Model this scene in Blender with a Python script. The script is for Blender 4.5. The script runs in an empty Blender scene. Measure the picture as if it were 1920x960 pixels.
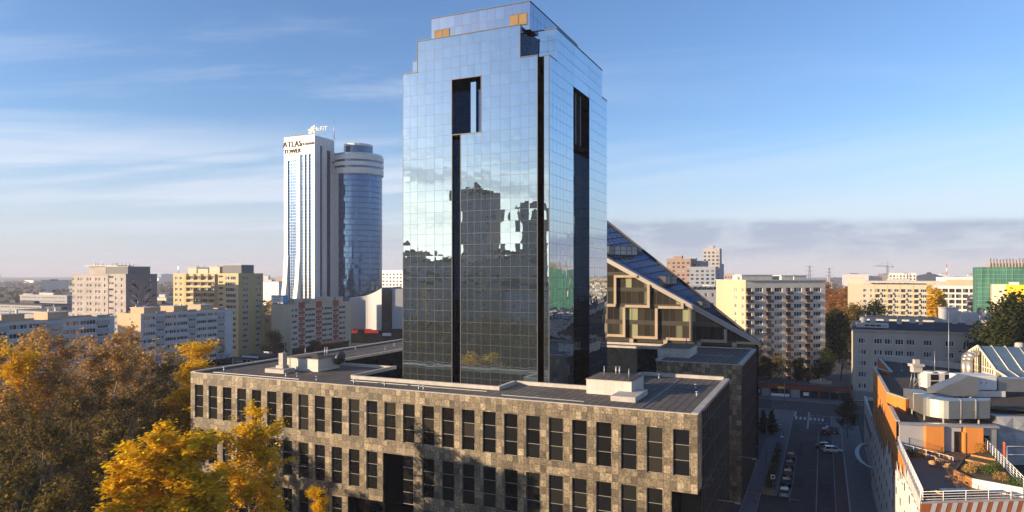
import bpy, math, random
from mathutils import Vector, Matrix, noise as mnoise
random.seed(7)
R = math.radians
sc = bpy.context.scene
col = sc.collection

# ------------------------------------------------------------------ camera
CAM_H, FOC, CX, HZ = 40.0, 1280.0, 960.0, 514.0     # photo pixels (1920 wide)
cam = bpy.data.cameras.new('camera')
cam.lens = 24; cam.sensor_width = 36; cam.shift_y = (HZ - 480) / 1920
cam.clip_start = 0.5; cam.clip_end = 30000
camo = bpy.data.objects.new('camera', cam); col.objects.link(camo)
camo.location = (0, 0, CAM_H); camo.rotation_euler = (R(90), 0, 0)
sc.camera = camo

# ------------------------------------------------------------------ light
SUN_EL, SUN_AZ = R(11.0), R(252.5)                   # compass-like: clockwise from +Y
SDIR = Vector((math.sin(SUN_AZ) * math.cos(SUN_EL), math.cos(SUN_AZ) * math.cos(SUN_EL), math.sin(SUN_EL)))
sun = bpy.data.lights.new('sun', 'SUN'); sun.energy = 5.0; sun.angle = R(0.5); sun.color = (1.0, 0.76, 0.50)
suno = bpy.data.objects.new('sun', sun); col.objects.link(suno)
suno.rotation_euler = (-SDIR).to_track_quat('-Z', 'Y').to_euler()
suno.location = SDIR * 400
vs = sc.view_settings
vs.view_transform = 'Standard'; vs.look = 'None'; vs.gamma = 1; vs.use_curve_mapping = False
vs.exposure = 1.0

world = bpy.data.worlds.new('World'); sc.world = world; world.use_nodes = True
def build_world():
    nt = world.node_tree; nt.nodes.clear(); N = nt.nodes.new; L = nt.links.new
    out = N('ShaderNodeOutputWorld'); bg = N('ShaderNodeBackground'); L(bg.outputs[0], out.inputs[0])
    bg.inputs[1].default_value = 0.102
    sky = N('ShaderNodeTexSky'); sky.sky_type = 'NISHITA'; sky.sun_disc = False
    sky.sun_elevation = SUN_EL; sky.sun_rotation = SUN_AZ
    sky.altitude = 100; sky.air_density = 1.0; sky.dust_density = 0.6; sky.ozone_density = 2.2
    tc = N('ShaderNodeTexCoord'); sep = N('ShaderNodeSeparateXYZ'); L(tc.outputs['Generated'], sep.inputs[0])
    def math_(op, a, b=None, c=None):
        n = N('ShaderNodeMath'); n.operation = op
        for i, v in enumerate((a, b, c)):
            if v is None: continue
            if isinstance(v, (int, float)): n.inputs[i].default_value = v
            else: L(v, n.inputs[i])
        return n.outputs[0]
    def ramp(v, lo, hi):
        n = N('ShaderNodeMapRange'); n.interpolation_type = 'SMOOTHSTEP'
        L(v, n.inputs[0]); n.inputs[1].default_value = lo; n.inputs[2].default_value = hi
        return n.outputs[0]
    def noise_(vec, scale, detail, rough, dist=0.0):
        n = N('ShaderNodeTexNoise'); L(vec, n.inputs['Vector'])
        n.inputs['Scale'].default_value = scale; n.inputs['Detail'].default_value = detail
        n.inputs['Roughness'].default_value = rough; n.inputs['Distortion'].default_value = dist
        return n.outputs[0]
    def comb(x, y, z):
        n = N('ShaderNodeCombineXYZ')
        for i, v in enumerate((x, y, z)):
            if isinstance(v, (int, float)): n.inputs[i].default_value = v
            else: L(v, n.inputs[i])
        return n.outputs[0]
    X, Y, Z = sep.outputs
    az = math_('ARCTAN2', X, Y)                       # radians, 0 straight ahead, + right
    el = math_('ARCSINE', Z)
    # high cirrus on a flat layer
    den = math_('ADD', math_('MAXIMUM', Z, 0.0), 0.10)
    px = math_('DIVIDE', X, den); py = math_('DIVIDE', Y, den)
    c1 = noise_(comb(math_('ADD', math_('MULTIPLY', px, 0.55), math_('MULTIPLY', py, 0.15)), math_('MULTIPLY', py, 1.5), 2.3), 1.1, 9, 0.62, 0.7)
    c1m = math_('MULTIPLY', ramp(c1, 0.50, 0.78), ramp(el, 0.02, 0.16))
    leftish = math_('SUBTRACT', 1.0, math_('MULTIPLY', ramp(az, -0.05, 0.25), 0.75))
    c1m = math_('MULTIPLY', math_('MULTIPLY', c1m, leftish), 0.34)
    # long low bands to the left
    tilt = math_('SUBTRACT', el, math_('MULTIPLY', az, 0.10))
    c2 = noise_(comb(math_('MULTIPLY', az, 2.0), math_('MULTIPLY', tilt, 34.0), 7.7), 1.0, 7, 0.55, 0.5)
    c2m = math_('MULTIPLY', ramp(c2, 0.40, 0.66), math_('MULTIPLY', ramp(el, 0.03, 0.07), math_('SUBTRACT', 1.0, ramp(el, 0.13, 0.23))))
    c2m = math_('MULTIPLY', c2m, math_('SUBTRACT', 0.66, math_('MULTIPLY', ramp(az, -0.12, 0.2), 0.42)))
    # grey bank low on the right
    w = noise_(comb(math_('MULTIPLY', az, 14.0), math_('MULTIPLY', el, 40.0), 3.1), 1.0, 8, 0.6, 0.3)
    wob = math_('MULTIPLY', math_('SUBTRACT', noise_(comb(math_('MULTIPLY', az, 9.0), 0.0, 1.0), 1.0, 5, 0.6), 0.5), 0.014)
    vv = math_('DIVIDE', Z, math_('MAXIMUM', Y, 0.1))
    eb = math_('ADD', vv, wob)
    bank = math_('MULTIPLY', math_('SUBTRACT', 1.0, ramp(eb, 0.071, 0.086)), ramp(vv, 0.004, 0.040))
    bank = math_('MULTIPLY', bank, ramp(az, 0.06, 0.17))
    bank = math_('MULTIPLY', bank, math_('MULTIPLY_ADD', ramp(w, 0.34, 0.60), 0.58, 0.32))
    # a thinner grey streak low on the left
    lb = math_('MULTIPLY', ramp(el, 0.030, 0.040), math_('SUBTRACT', 1.0, ramp(el, 0.046, 0.058)))
    lb = math_('MULTIPLY', lb, ramp(noise_(comb(math_('MULTIPLY', az, 5.0), math_('MULTIPLY', el, 60.0), 9.0), 1.0, 5, 0.6), 0.45, 0.62))
    lb = math_('MULTIPLY', lb, math_('MULTIPLY', ramp(az, -0.62, -0.3), 0.35))
    # vapour close to the horizon
    hz = math_('MULTIPLY', math_('SUBTRACT', 1.0, ramp(el, 0.0, 0.21)), 0.74)
    def mix(f, a, b):
        n = N('ShaderNodeMix'); n.data_type = 'RGBA'; L(f, n.inputs[0])
        L(a, n.inputs[6])
        if isinstance(b, tuple): n.inputs[7].default_value = (*b, 1)
        else: L(b, n.inputs[7])
        return n.outputs[2]
    c = sky.outputs[0]
    hs = N('ShaderNodeHueSaturation'); hs.inputs['Saturation'].default_value = 1.10; hs.inputs['Value'].default_value = 1.0
    L(c, hs.inputs['Color']); c = hs.outputs[0]
    tint = N('ShaderNodeMix'); tint.data_type = 'RGBA'; tint.blend_type = 'MULTIPLY'; tint.inputs[0].default_value = 1.0
    L(c, tint.inputs[6]); tint.inputs[7].default_value = (0.955, 0.995, 1.20, 1); c = tint.outputs[2]
    near = ramp(math_('ADD', math_('MULTIPLY', X, SDIR.x), math_('MULTIPLY', Y, SDIR.y)), 0.45, 0.97)
    glow = math_('MULTIPLY', math_('MULTIPLY', near, math_('SUBTRACT', 1.0, ramp(el, 0.03, 0.20))), 0.85)
    c = mix(hz, c, HAZE_SKY)
    c = mix(glow, c, GLOW)
    c = mix(c1m, c, CLOUD)
    c = mix(c2m, c, CLOUD)
    c = mix(lb, c, BANK)
    c = mix(bank, c, BANK)
    L(c, bg.inputs[0])
GLOW = (19.0, 17.4, 14.2); HAZE_SKY = (3.2, 3.5, 4.35); CLOUD = (4.0, 4.35, 5.0); BANK = (1.95, 2.35, 3.2)
build_world()
# ------------------------------------------------------------------ helpers
class MB:
    """collects faces of one mesh"""
    def __init__(s): s.v = []; s.f = []; s.m = []; s.sm = []
    def face(s, pts, m=0, smooth=False):
        i = len(s.v); s.v += [tuple(p) for p in pts]; s.f.append(tuple(range(i, i + len(pts)))); s.m.append(m); s.sm.append(smooth)
    def box(s, x0, x1, y0, y1, z0, z1, m=0, skip=''):
        if x1 < x0: x0, x1 = x1, x0
        if y1 < y0: y0, y1 = y1, y0
        i = len(s.v)
        s.v += [(x0,y0,z0),(x1,y0,z0),(x1,y1,z0),(x0,y1,z0),(x0,y0,z1),(x1,y0,z1),(x1,y1,z1),(x0,y1,z1)]
        for k, q in (('b',(0,3,2,1)),('t',(4,5,6,7)),('F',(0,1,5,4)),('R',(1,2,6,5)),('B',(2,3,7,6)),('L',(3,0,4,7))):
            if k in skip: continue
            s.f.append(tuple(i + j for j in q)); s.m.append(m); s.sm.append(False)
    def tube(s, p0, p1, r0, r1=None, n=8, m=0, cap=True, smooth=True):
        r1 = r0 if r1 is None else r1
        p0 = Vector(p0); p1 = Vector(p1); d = (p1 - p0)
        if d.length < 1e-6: return
        d.normalize(); a = d.orthogonal().normalized(); b = d.cross(a)
        i = len(s.v)
        for p, r in ((p0, r0), (p1, r1)):
            for k in range(n):
                t = 2 * math.pi * k / n
                s.v.append(tuple(p + (a * math.cos(t) + b * math.sin(t)) * r))
        for k in range(n):
            s.f.append((i + k, i + (k + 1) % n, i + n + (k + 1) % n, i + n + k)); s.m.append(m); s.sm.append(smooth)
        if cap:
            s.f.append(tuple(i + k for k in reversed(range(n)))); s.m.append(m); s.sm.append(False)
            s.f.append(tuple(i + n + k for k in range(n))); s.m.append(m); s.sm.append(False)
    def path(s, pts, r, n=8, m=0):
        for a, b in zip(pts[:-1], pts[1:]): s.tube(a, b, r, r, n, m)
    def prism(s, poly, z0, z1, m=0, smooth=False, top=True, bottom=False, mt=None):
        n = len(poly); i = len(s.v)
        s.v += [(x, y, z0) for x, y in poly] + [(x, y, z1) for x, y in poly]
        for k in range(n):
            s.f.append((i + k, i + (k + 1) % n, i + n + (k + 1) % n, i + n + k)); s.m.append(m); s.sm.append(smooth)
        if top: s.f.append(tuple(i + n + k for k in range(n))); s.m.append(m if mt is None else mt); s.sm.append(False)
        if bottom: s.f.append(tuple(i + k for k in reversed(range(n)))); s.m.append(m); s.sm.append(False)
    def lathe(s, prof, c=(0,0), n=16, m=0, smooth=True):
        i = len(s.v)
        for r, z in prof:
            for k in range(n):
                t = 2 * math.pi * k / n; s.v.append((c[0] + r * math.cos(t), c[1] + r * math.sin(t), z))
        for j in range(len(prof) - 1):
            for k in range(n):
                s.f.append((i + j*n + k, i + j*n + (k+1) % n, i + (j+1)*n + (k+1) % n, i + (j+1)*n + k)); s.m.append(m); s.sm.append(smooth)
    def xf(s, M):
        s.v = [tuple(M @ Vector(p)) for p in s.v]; return s
    def add(s, o, M=None, dm=0):
        i = len(s.v); s.v += [tuple(M @ Vector(p)) for p in o.v] if M else o.v
        s.f += [tuple(i + j for j in f) for f in o.f]; s.m += [x + dm for x in o.m]; s.sm += o.sm
    def mesh(s, name, mats):
        me = bpy.data.meshes.new(name); me.from_pydata(s.v, [], s.f)
        if not isinstance(mats, (list, tuple)): mats = [mats]
        for x in mats: me.materials.append(x)
        me.polygons.foreach_set('material_index', s.m); me.polygons.foreach_set('use_smooth', s.sm)
        me.update(); return me
    def build(s, name, mats, parent=None, loc=None, rot=None, **tags):
        o = put(name, s.mesh(name, mats), parent, loc, rot)
        for k, v in tags.items(): o[k] = v
        return o

def put(name, me, parent=None, loc=None, rot=None):
    o = bpy.data.objects.new(name, me); col.objects.link(o)
    if parent is not None: o.parent = parent
    if loc is not None: o.location = loc
    if rot is not None: o.rotation_euler = (0, 0, rot) if isinstance(rot, (int, float)) else rot
    return o
def tag(o, label=None, cat=None, group=None, kind=None):
    if label: o['label'] = label
    if cat: o['category'] = cat
    if group: o['group'] = group
    if kind: o['kind'] = kind
    return o
def thing(name, label, cat, loc=(0,0,0), rot=0, group=None):
    o = bpy.data.objects.new(name, None); col.objects.link(o); o.empty_display_size = 0.3
    o.location = loc; o.rotation_euler = (0, 0, rot)
    return tag(o, label, cat, group)
def struct(mb, name, mats, **k):
    return tag(mb.build(name, mats, **k), kind='structure')
KIDS = {}
def copy_tree(src, loc, rot=None, scale=None, label=None, group=None):
    def cp(o, parent):
        c = o.copy(); col.objects.link(c)
        if parent is not None: c.parent = parent
        for ch in list(o.children): cp(ch, c)
        return c
    r = cp(src, None); r.location = loc
    if rot is not None: r.rotation_euler = (0, 0, rot)
    if scale is not None: r.scale = scale if isinstance(scale, (tuple, list)) else (scale,) * 3
    if label: r['label'] = label
    if group: r['group'] = group
    return r

# ---- picture <-> world bookkeeping (all positions end up as metres in the world / the street grid)
TH = R(24.5); CT, ST = math.cos(TH), math.sin(TH)
P0 = (21.09, 77.58)                                   # near right corner of the stone building, street-grid origin
GROT = -TH
def wor(x, y): return (P0[0] + x * CT + y * ST, P0[1] - x * ST + y * CT)
def loc_(X, Y):
    dx, dy = X - P0[0], Y - P0[1]; return (dx * CT - dy * ST, dx * ST + dy * CT)
def gz(px, py, z=0.0):                                # world XY of the point of height z seen at a pixel
    D = (CAM_H - z) * FOC / (py - HZ); return ((px - CX) / FOC * D, D)
def lz(px, py, z=0.0): return loc_(*gz(px, py, z))    # the same in street-grid coordinates
def zy(py, D): return CAM_H - (py - HZ) / FOC * D
def xd(px, D): return (px - CX) / FOC * D

# ------------------------------------------------------------------ materials
MATS = {}
def M(name, c, rough=0.8, metal=0.0, var=0.12, scale=0.6, spec=0.4, rnd=0.0, bump=0.0, c2=None, streak=False, transl=0.0, coat=0.0):
    if name in MATS: return MATS[name]
    m = bpy.data.materials.new(name); m.use_nodes = True; nt = m.node_tree; N = nt.nodes.new; L = nt.links.new
    b = nt.nodes['Principled BSDF']; b.inputs['Roughness'].default_value = rough; b.inputs['Metallic'].default_value = metal
    b.inputs['Specular IOR Level'].default_value = spec
    if coat: b.inputs['Coat Weight'].default_value = coat
    tc = N('ShaderNodeTexCoord'); mp = N('ShaderNodeMapping'); L(tc.outputs['Object'], mp.inputs[0])
    mp.inputs['Scale'].default_value = (scale, scale, scale * (0.12 if streak else 1.0))
    nz = N('ShaderNodeTexNoise'); nz.inputs['Scale'].default_value = 1.0; nz.inputs['Detail'].default_value = 8; nz.inputs['Roughness'].default_value = 0.65
    L(mp.outputs[0], nz.inputs['Vector'])
    rp = N('ShaderNodeValToRGB'); rp.color_ramp.elements[0].position = 0.3; rp.color_ramp.elements[1].position = 0.7
    lo = tuple(max(0, x * (1 - var)) for x in c); hi = tuple(min(1, x * (1 + var)) for x in (c2 or c))
    rp.color_ramp.elements[0].color = (*lo, 1); rp.color_ramp.elements[1].color = (*hi, 1)
    L(nz.outputs[0], rp.inputs[0]); out = rp.outputs[0]
    if rnd:
        oi = N('ShaderNodeObjectInfo'); mr = N('ShaderNodeMapRange'); L(oi.outputs['Random'], mr.inputs[0])
        mr.inputs[3].default_value = 1 - rnd; mr.inputs[4].default_value = 1 + rnd
        mu = N('ShaderNodeVectorMath'); mu.operation = 'SCALE'; L(out, mu.inputs[0]); L(mr.outputs[0], mu.inputs['Scale']); out = mu.outputs[0]
    L(out, b.inputs['Base Color'])
    if bump:
        bp = N('ShaderNodeBump'); bp.inputs['Strength'].default_value = bump; bp.inputs['Distance'].default_value = 0.05
        L(nz.outputs[0], bp.inputs['Height']); L(bp.outputs[0], b.inputs['Normal'])
    MATS[name] = m; return m
def tiles(name, cols, sx, sz, rough=0.6, joint=0.02, jc=0.5, mott=0.25, axes='xz', spec=0.4, mscale=2.5):
    """cladding of separate slabs: every slab its own tone, mottled stone, thin joints; axes: which object axes the grid runs on"""
    m = bpy.data.materials.new(name); m.use_nodes = True; nt = m.node_tree; N = nt.nodes.new; L = nt.links.new
    b = nt.nodes['Principled BSDF']; b.inputs['Roughness'].default_value = rough; b.inputs['Specular IOR Level'].default_value = spec
    tc = N('ShaderNodeTexCoord'); sp = N('ShaderNodeSeparateXYZ'); L(tc.outputs['Object'], sp.inputs[0])
    def mt(op, a, bb=None):
        n = N('ShaderNodeMath'); n.operation = op
        for i, v in enumerate((a, bb)):
            if v is None: continue
            if isinstance(v, (int, float)): n.inputs[i].default_value = v
            else: L(v, n.inputs[i])
        return n.outputs[0]
    ax = {'x': sp.outputs[0], 'y': sp.outputs[1], 'z': sp.outputs[2]}
    hx = mt('ADD', sp.outputs[0], sp.outputs[1]) if axes[0] == 's' else ax[axes[0]]
    u = mt('DIVIDE', hx, sx); v = mt('DIVIDE', ax[axes[1]], sz)
    fu = mt('FLOOR', u); fv = mt('FLOOR', v)
    cb = N('ShaderNodeCombineXYZ'); L(fu, cb.inputs[0]); L(fv, cb.inputs[1])
    wn = N('ShaderNodeTexWhiteNoise'); wn.noise_dimensions = '2D'; L(cb.outputs[0], wn.inputs['Vector'])
    rp = N('ShaderNodeValToRGB'); rp.color_ramp.elements[0].color = (*cols[0], 1); rp.color_ramp.elements[1].color = (*cols[-1], 1)
    for i, c in enumerate(cols[1:-1]):
        e = rp.color_ramp.elements.new((i + 1) / (len(cols) - 1)); e.color = (*c, 1)
    L(wn.outputs['Value'], rp.inputs[0])
    nz = N('ShaderNodeTexNoise'); nz.inputs['Scale'].default_value = mscale; nz.inputs['Detail'].default_value = 9; nz.inputs['Roughness'].default_value = 0.7
    ad = N('ShaderNodeVectorMath'); L(tc.outputs['Object'], ad.inputs[0]); sc_ = N('ShaderNodeVectorMath'); sc_.operation = 'SCALE'; L(wn.outputs['Color'], sc_.inputs[0]); sc_.inputs['Scale'].default_value = 30
    L(sc_.outputs[0], ad.inputs[1]); L(ad.outputs[0], nz.inputs['Vector'])
    mr = N('ShaderNodeMapRange'); L(nz.outputs[0], mr.inputs[0]); mr.inputs[1].default_value = 0.3; mr.inputs[2].default_value = 0.7; mr.inputs[3].default_value = 1 - mott; mr.inputs[4].default_value = 1 + mott
    ju = mt('GREATER_THAN', mt('ABSOLUTE', mt('SUBTRACT', mt('FRACT', u), 0.5)), 0.5 - joint / sx / 2)
    jv = mt('GREATER_THAN', mt('ABSOLUTE', mt('SUBTRACT', mt('FRACT', v), 0.5)), 0.5 - joint / sz / 2)
    jj = mt('SUBTRACT', 1.0, mt('MULTIPLY', mt('MAXIMUM', ju, jv), 1 - jc))
    fac = mt('MULTIPLY', mr.outputs[0], jj)
    mu = N('ShaderNodeVectorMath'); mu.operation = 'SCALE'; L(rp.outputs[0], mu.inputs[0]); L(fac, mu.inputs['Scale'])
    L(mu.outputs[0], b.inputs['Base Color']); MATS[name] = m; return m
def glassy(name, cols, rough=0.03, spec=0.6, metal=0.0, pos=None):
    """window glass: rooms behind differ from window to window (blinds, curtains, dark rooms)"""
    m = bpy.data.materials.new(name); m.use_nodes = True; nt = m.node_tree; N = nt.nodes.new; L = nt.links.new
    b = nt.nodes['Principled BSDF']; b.inputs['Roughness'].default_value = rough; b.inputs['Specular IOR Level'].default_value = spec; b.inputs['Metallic'].default_value = metal
    oi = N('ShaderNodeObjectInfo'); ge = N('ShaderNodeNewGeometry'); ad = N('ShaderNodeMath'); ad.operation = 'ADD'
    L(oi.outputs['Random'], ad.inputs[0]); L(ge.outputs['Random Per Island'], ad.inputs[1])
    fr = N('ShaderNodeMath'); fr.operation = 'FRACT'; L(ad.outputs[0], fr.inputs[0])
    rp = N('ShaderNodeValToRGB'); rp.color_ramp.interpolation = 'CONSTANT'
    for i, c in enumerate(cols):
        p = pos[i] if pos else i / len(cols)
        e = rp.color_ramp.elements[i] if i < 2 else rp.color_ramp.elements.new(p)
        e.position = p; e.color = (*c, 1)
    L(fr.outputs[0], rp.inputs[0]); L(rp.outputs[0], b.inputs['Base Color']); MATS[name] = m; return m
def leafy(name, cols, transl=0.35):
    m = bpy.data.materials.new(name); m.use_nodes = True; nt = m.node_tree; N = nt.nodes.new; L = nt.links.new
    nt.nodes.clear(); out = N('ShaderNodeOutputMaterial'); mx = N('ShaderNodeMixShader'); d = N('ShaderNodeBsdfDiffuse'); t = N('ShaderNodeBsdfTranslucent')
    L(d.outputs[0], mx.inputs[1]); L(t.outputs[0], mx.inputs[2]); mx.inputs[0].default_value = transl; L(mx.outputs[0], out.inputs[0])
    ge = N('ShaderNodeNewGeometry'); rp = N('ShaderNodeValToRGB')
    for i, c in enumerate(cols):
        p = i / max(1, len(cols) - 1)
        e = rp.color_ramp.elements[0 if i == 0 else 1] if i in (0, len(cols) - 1) and False else None
    rp.color_ramp.elements[0].color = (*cols[0], 1); rp.color_ramp.elements[1].color = (*cols[-1], 1)
    for i, c in enumerate(cols[1:-1]):
        e = rp.color_ramp.elements.new((i + 1) / (len(cols) - 1)); e.color = (*c, 1)
    L(ge.outputs['Random Per Island'], rp.inputs[0]); L(rp.outputs[0], d.inputs[0]); L(rp.outputs[0], t.inputs[0])
    MATS[name] = m; return m
def emit(name, c, s):
    m = bpy.data.materials.new(name); m.use_nodes = True; b = m.node_tree.nodes['Principled BSDF']
    b.inputs['Base Color'].default_value = (*c, 1); b.inputs['Emission Color'].default_value = (*c, 1); b.inputs['Emission Strength'].default_value = s
    MATS[name] = m; return m

white = M('white_paint', (0.78, 0.77, 0.74), 0.6, var=0.06)
offwhite = M('off_white_render', (0.50, 0.48, 0.43), 0.8, var=0.10, streak=True)
dark_metal = M('dark_metal', (0.05, 0.05, 0.055), 0.5, var=0.2)
grey_metal = M('grey_metal', (0.35, 0.36, 0.38), 0.45, 0.6, var=0.1)
galv = M('galvanised_sheet', (0.36, 0.36, 0.34), 0.42, 0.8, var=0.10, scale=0.8)
asphalt = M('asphalt', (0.045, 0.047, 0.052), 0.9, var=0.25, scale=0.25)
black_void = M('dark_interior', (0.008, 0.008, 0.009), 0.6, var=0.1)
roof_felt = M('roof_felt', (0.075, 0.072, 0.07), 0.9, var=0.3, scale=0.3)
roof_blue = M('dark_blue_roofing', (0.035, 0.042, 0.055), 0.75, var=0.3, scale=0.4)
win_white = M('white_window_frame', (0.70, 0.70, 0.69), 0.5, var=0.04)
win_dark = M('dark_window_frame', (0.06, 0.06, 0.065), 0.5, var=0.1)
room_glass = glassy('room_glass', [(0.012,0.014,0.018),(0.03,0.034,0.04),(0.05,0.05,0.052),(0.22,0.20,0.17),(0.33,0.32,0.30),(0.02,0.022,0.026)], 0.05, 0.6, pos=[0,0.3,0.5,0.62,0.74,0.82])

# ------------------------------------------------------------------ walls with openings, windows
FACES = {'F': ((1,0),(0,-1),0.0), 'R': ((0,1),(1,0),R(90)), 'L': ((0,-1),(-1,0),R(-90)), 'B': ((-1,0),(0,1),R(180))}
def wall(mb, P, ex, n, Ln, z0, z1, ops=(), depth=0.2, m=0, mr=None):
    """a wall sheet from P along ex with openings (s0,s1,za,zb) and reveals going depth inwards"""
    mr = m if mr is None else mr
    def pt(s, z, d=0.0): return (P[0] + ex[0]*s - n[0]*d, P[1] + ex[1]*s - n[1]*d, z)
    zs = sorted({z0, z1} | {min(max(z, z0), z1) for o in ops for z in o[2:4]})
    for a, b in zip(zs[:-1], zs[1:]):
        if b - a < 1e-5: continue
        mid = (a + b) / 2
        cut = sorted((max(0, o[0]), min(Ln, o[1])) for o in ops if o[2] < mid < o[3])
        s = 0.0
        for c0, c1 in cut + [(Ln, Ln)]:
            if c0 - s > 1e-4: mb.face([pt(s,a), pt(c0,a), pt(c0,b), pt(s,b)], m)
            s = max(s, c1)
    for s0, s1, a, b in ops:
        for q in ([pt(s0,a),pt(s0,a,depth),pt(s0,b,depth),pt(s0,b)], [pt(s1,a,depth),pt(s1,a),pt(s1,b),pt(s1,b,depth)],
                  [pt(s0,a),pt(s1,a),pt(s1,a,depth),pt(s0,a,depth)], [pt(s0,b,depth),pt(s1,b,depth),pt(s1,b),pt(s0,b)]):
            mb.face(q, mr)
WM = {}
def win_mesh(w, h, nv=1, nh=1, frame=None, glass=None, fw=0.07, sill=False):
    frame = frame or win_white; glass = glass or room_glass
    key = (round(w,2), round(h,2), nv, nh, frame.name, glass.name, fw, sill)
    if key in WM: return WM[key]
    b = MB(); d = 0.06
    b.box(-w/2, -w/2+fw, 0, d, 0, h); b.box(w/2-fw, w/2, 0, d, 0, h)
    b.box(-w/2+fw, w/2-fw, 0, d, 0, fw); b.box(-w/2+fw, w/2-fw, 0, d, h-fw, h)
    for i in range(1, nv): x = -w/2 + w*i/nv; b.box(x-fw*.5, x+fw*.5, 0, d, fw, h-fw)
    xs = [-w/2+fw] + [-w/2+w*i/nv for i in range(1, nv)] + [w/2-fw]
    for j in range(1, nh):
        z = h*j/nh
        for x0, x1 in zip(xs[:-1], xs[1:]): b.box(x0+fw*.5, x1-fw*.5, 0.01, d, z-fw*.4, z+fw*.4)
    for x0, x1 in zip(xs[:-1], xs[1:]):
        for j in range(nh): b.face([(x0, d*.6, h*j/nh), (x1, d*.6, h*j/nh), (x1, d*.6, h*(j+1)/nh), (x0, d*.6, h*(j+1)/nh)], 1)
    if sill: b.box(-w/2-.05, w/2+.05, -0.16, 0.0, -0.06, -0.005)
    WM[key] = b.mesh('window', [frame, glass]); return WM[key]
def place_windows(root, items, name='window', most=100):
    """items: (local x, y, z, rot, mesh); the nearest `most` become parts of their own, the rest one part"""
    if not items: return
    W = Matrix.Translation(root.location) @ Matrix.Rotation(root.rotation_euler.z, 4, 'Z')
    cp = Vector((0, 0, CAM_H))
    items = sorted(items, key=lambda t: (W @ Vector(t[:3]) - cp).length)
    for x, y, z, r, me in items[:most]: put(name, me, root, (x, y, z), r)
    if len(items) > most:
        b = MB(); mats = []
        for x, y, z, r, me in items[most:]:
            T = Matrix.Translation((x, y, z)) @ Matrix.Rotation(r, 4, 'Z'); i = len(b.v)
            for mm in me.materials:
                if mm not in mats: mats.append(mm)
            b.v += [tuple(T @ v.co) for v in me.vertices]
            for p in me.polygons:
                b.f.append(tuple(i + k for k in p.vertices)); b.m.append(mats.index(me.materials[p.material_index])); b.sm.append(False)
        o = b.build(name, mats, root); o['kind'] = 'stuff'
def face_on(face, W, Dp):
    ex, n, rot = FACES[face]
    P = {'F': (0, 0), 'R': (W, 0), 'L': (0, Dp), 'B': (W, Dp)}[face]
    return P, ex, n, (W if face in 'FB' else Dp), rot
def block(name, label, cat, X, Y, rot, W, Dp, Ht, cols, mats, roof=None, group=None, depth=0.18, parapet=0.35, z0=0.0, cap=None):
    """a plain building body: local x 0..W along its front, y 0..Dp deep; cols: {face: [(s centre, w, h, z sill, window mesh)]}"""
    root = thing(name, label, cat, (X, Y, 0), rot, group)
    b = MB(); items = []
    for i, f in enumerate('FRLB'):
        P, ex, n, Ln, r = face_on(f, W, Dp); ops = []
        for s, w, h, z, me in cols.get(f, []):
            ops.append((s - w/2, s + w/2, z, z + h))
            items.append((P[0] + ex[0]*s - n[0]*(depth-.06), P[1] + ex[1]*s - n[1]*(depth-.06), z, r, me))
        mi = {'F': 0, 'R': 1, 'L': 2, 'B': 0}[f] if isinstance(mats, (list, tuple)) and len(mats) == 3 else 0
        wall(b, P, ex, n, Ln, z0, Ht + parapet, ops, depth, mi)
    b.build('wall', mats if isinstance(mats, (list, tuple)) else [mats], root)
    rb = MB(); t = 0.3
    rb.face([(t,t,Ht),(W-t,t,Ht),(W-t,Dp-t,Ht),(t,Dp-t,Ht)], 0)
    z = Ht + parapet
    for q in (((0,0),(W,0),(W-t,t),(t,t)), ((W,0),(W,Dp),(W-t,Dp-t),(W-t,t)), ((W,Dp),(0,Dp),(t,Dp-t),(W-t,Dp-t)), ((0,Dp),(0,0),(t,t),(t,Dp-t))):
        rb.face([(x, y, z) for x, y in q], 1)
        a, c = q[3], q[2]
        rb.face([(a[0],a[1],Ht),(a[0],a[1],z),(c[0],c[1],z),(c[0],c[1],Ht)], 1)
    rb.build('roof', [roof or roof_felt, cap or (mats[0] if isinstance(mats, (list, tuple)) else mats)], root)
    place_windows(root, items)
    return root
# ------------------------------------------------------------------ the stone office building with its mirror glass tower
stone = tiles('mottled_stone', [(0.065,0.052,0.034),(0.165,0.13,0.082),(0.105,0.084,0.054),(0.25,0.197,0.125),(0.14,0.11,0.07),(0.33,0.265,0.175)], 0.77, 0.8926, 0.55, 0.04, 0.4, 0.85, 'sz', mscale=4.0)
deck = tiles('roof_pavers', [(0.085,0.073,0.064),(0.12,0.10,0.086),(0.10,0.087,0.075),(0.14,0.12,0.10)], 1.0, 1.0, 0.85, 0.15, 0.25, 0.25, 'xy', mscale=0.7)
coping = M('pale_coping', (0.40, 0.37, 0.33), 0.75, var=0.2, scale=0.8)
dark_glass = M('dark_glass', (0.010, 0.011, 0.013), 0.04, var=0.3, spec=0.7)
court_glass = M('courtyard_glass', (0.012, 0.016, 0.022), 0.06, var=0.3, spec=0.6)
pod_glass = glassy('podium_glass', [(0.008,0.008,0.008),(0.014,0.014,0.014),(0.020,0.020,0.017),(0.010,0.011,0.013),(0.032,0.029,0.024),(0.012,0.012,0.012)], 0.035, 0.38, pos=[0,.25,.5,.68,.86,.92])
thin_bar = M('thin_window_bar', (0.30, 0.28, 0.24), 0.5, var=0.1)
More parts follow.
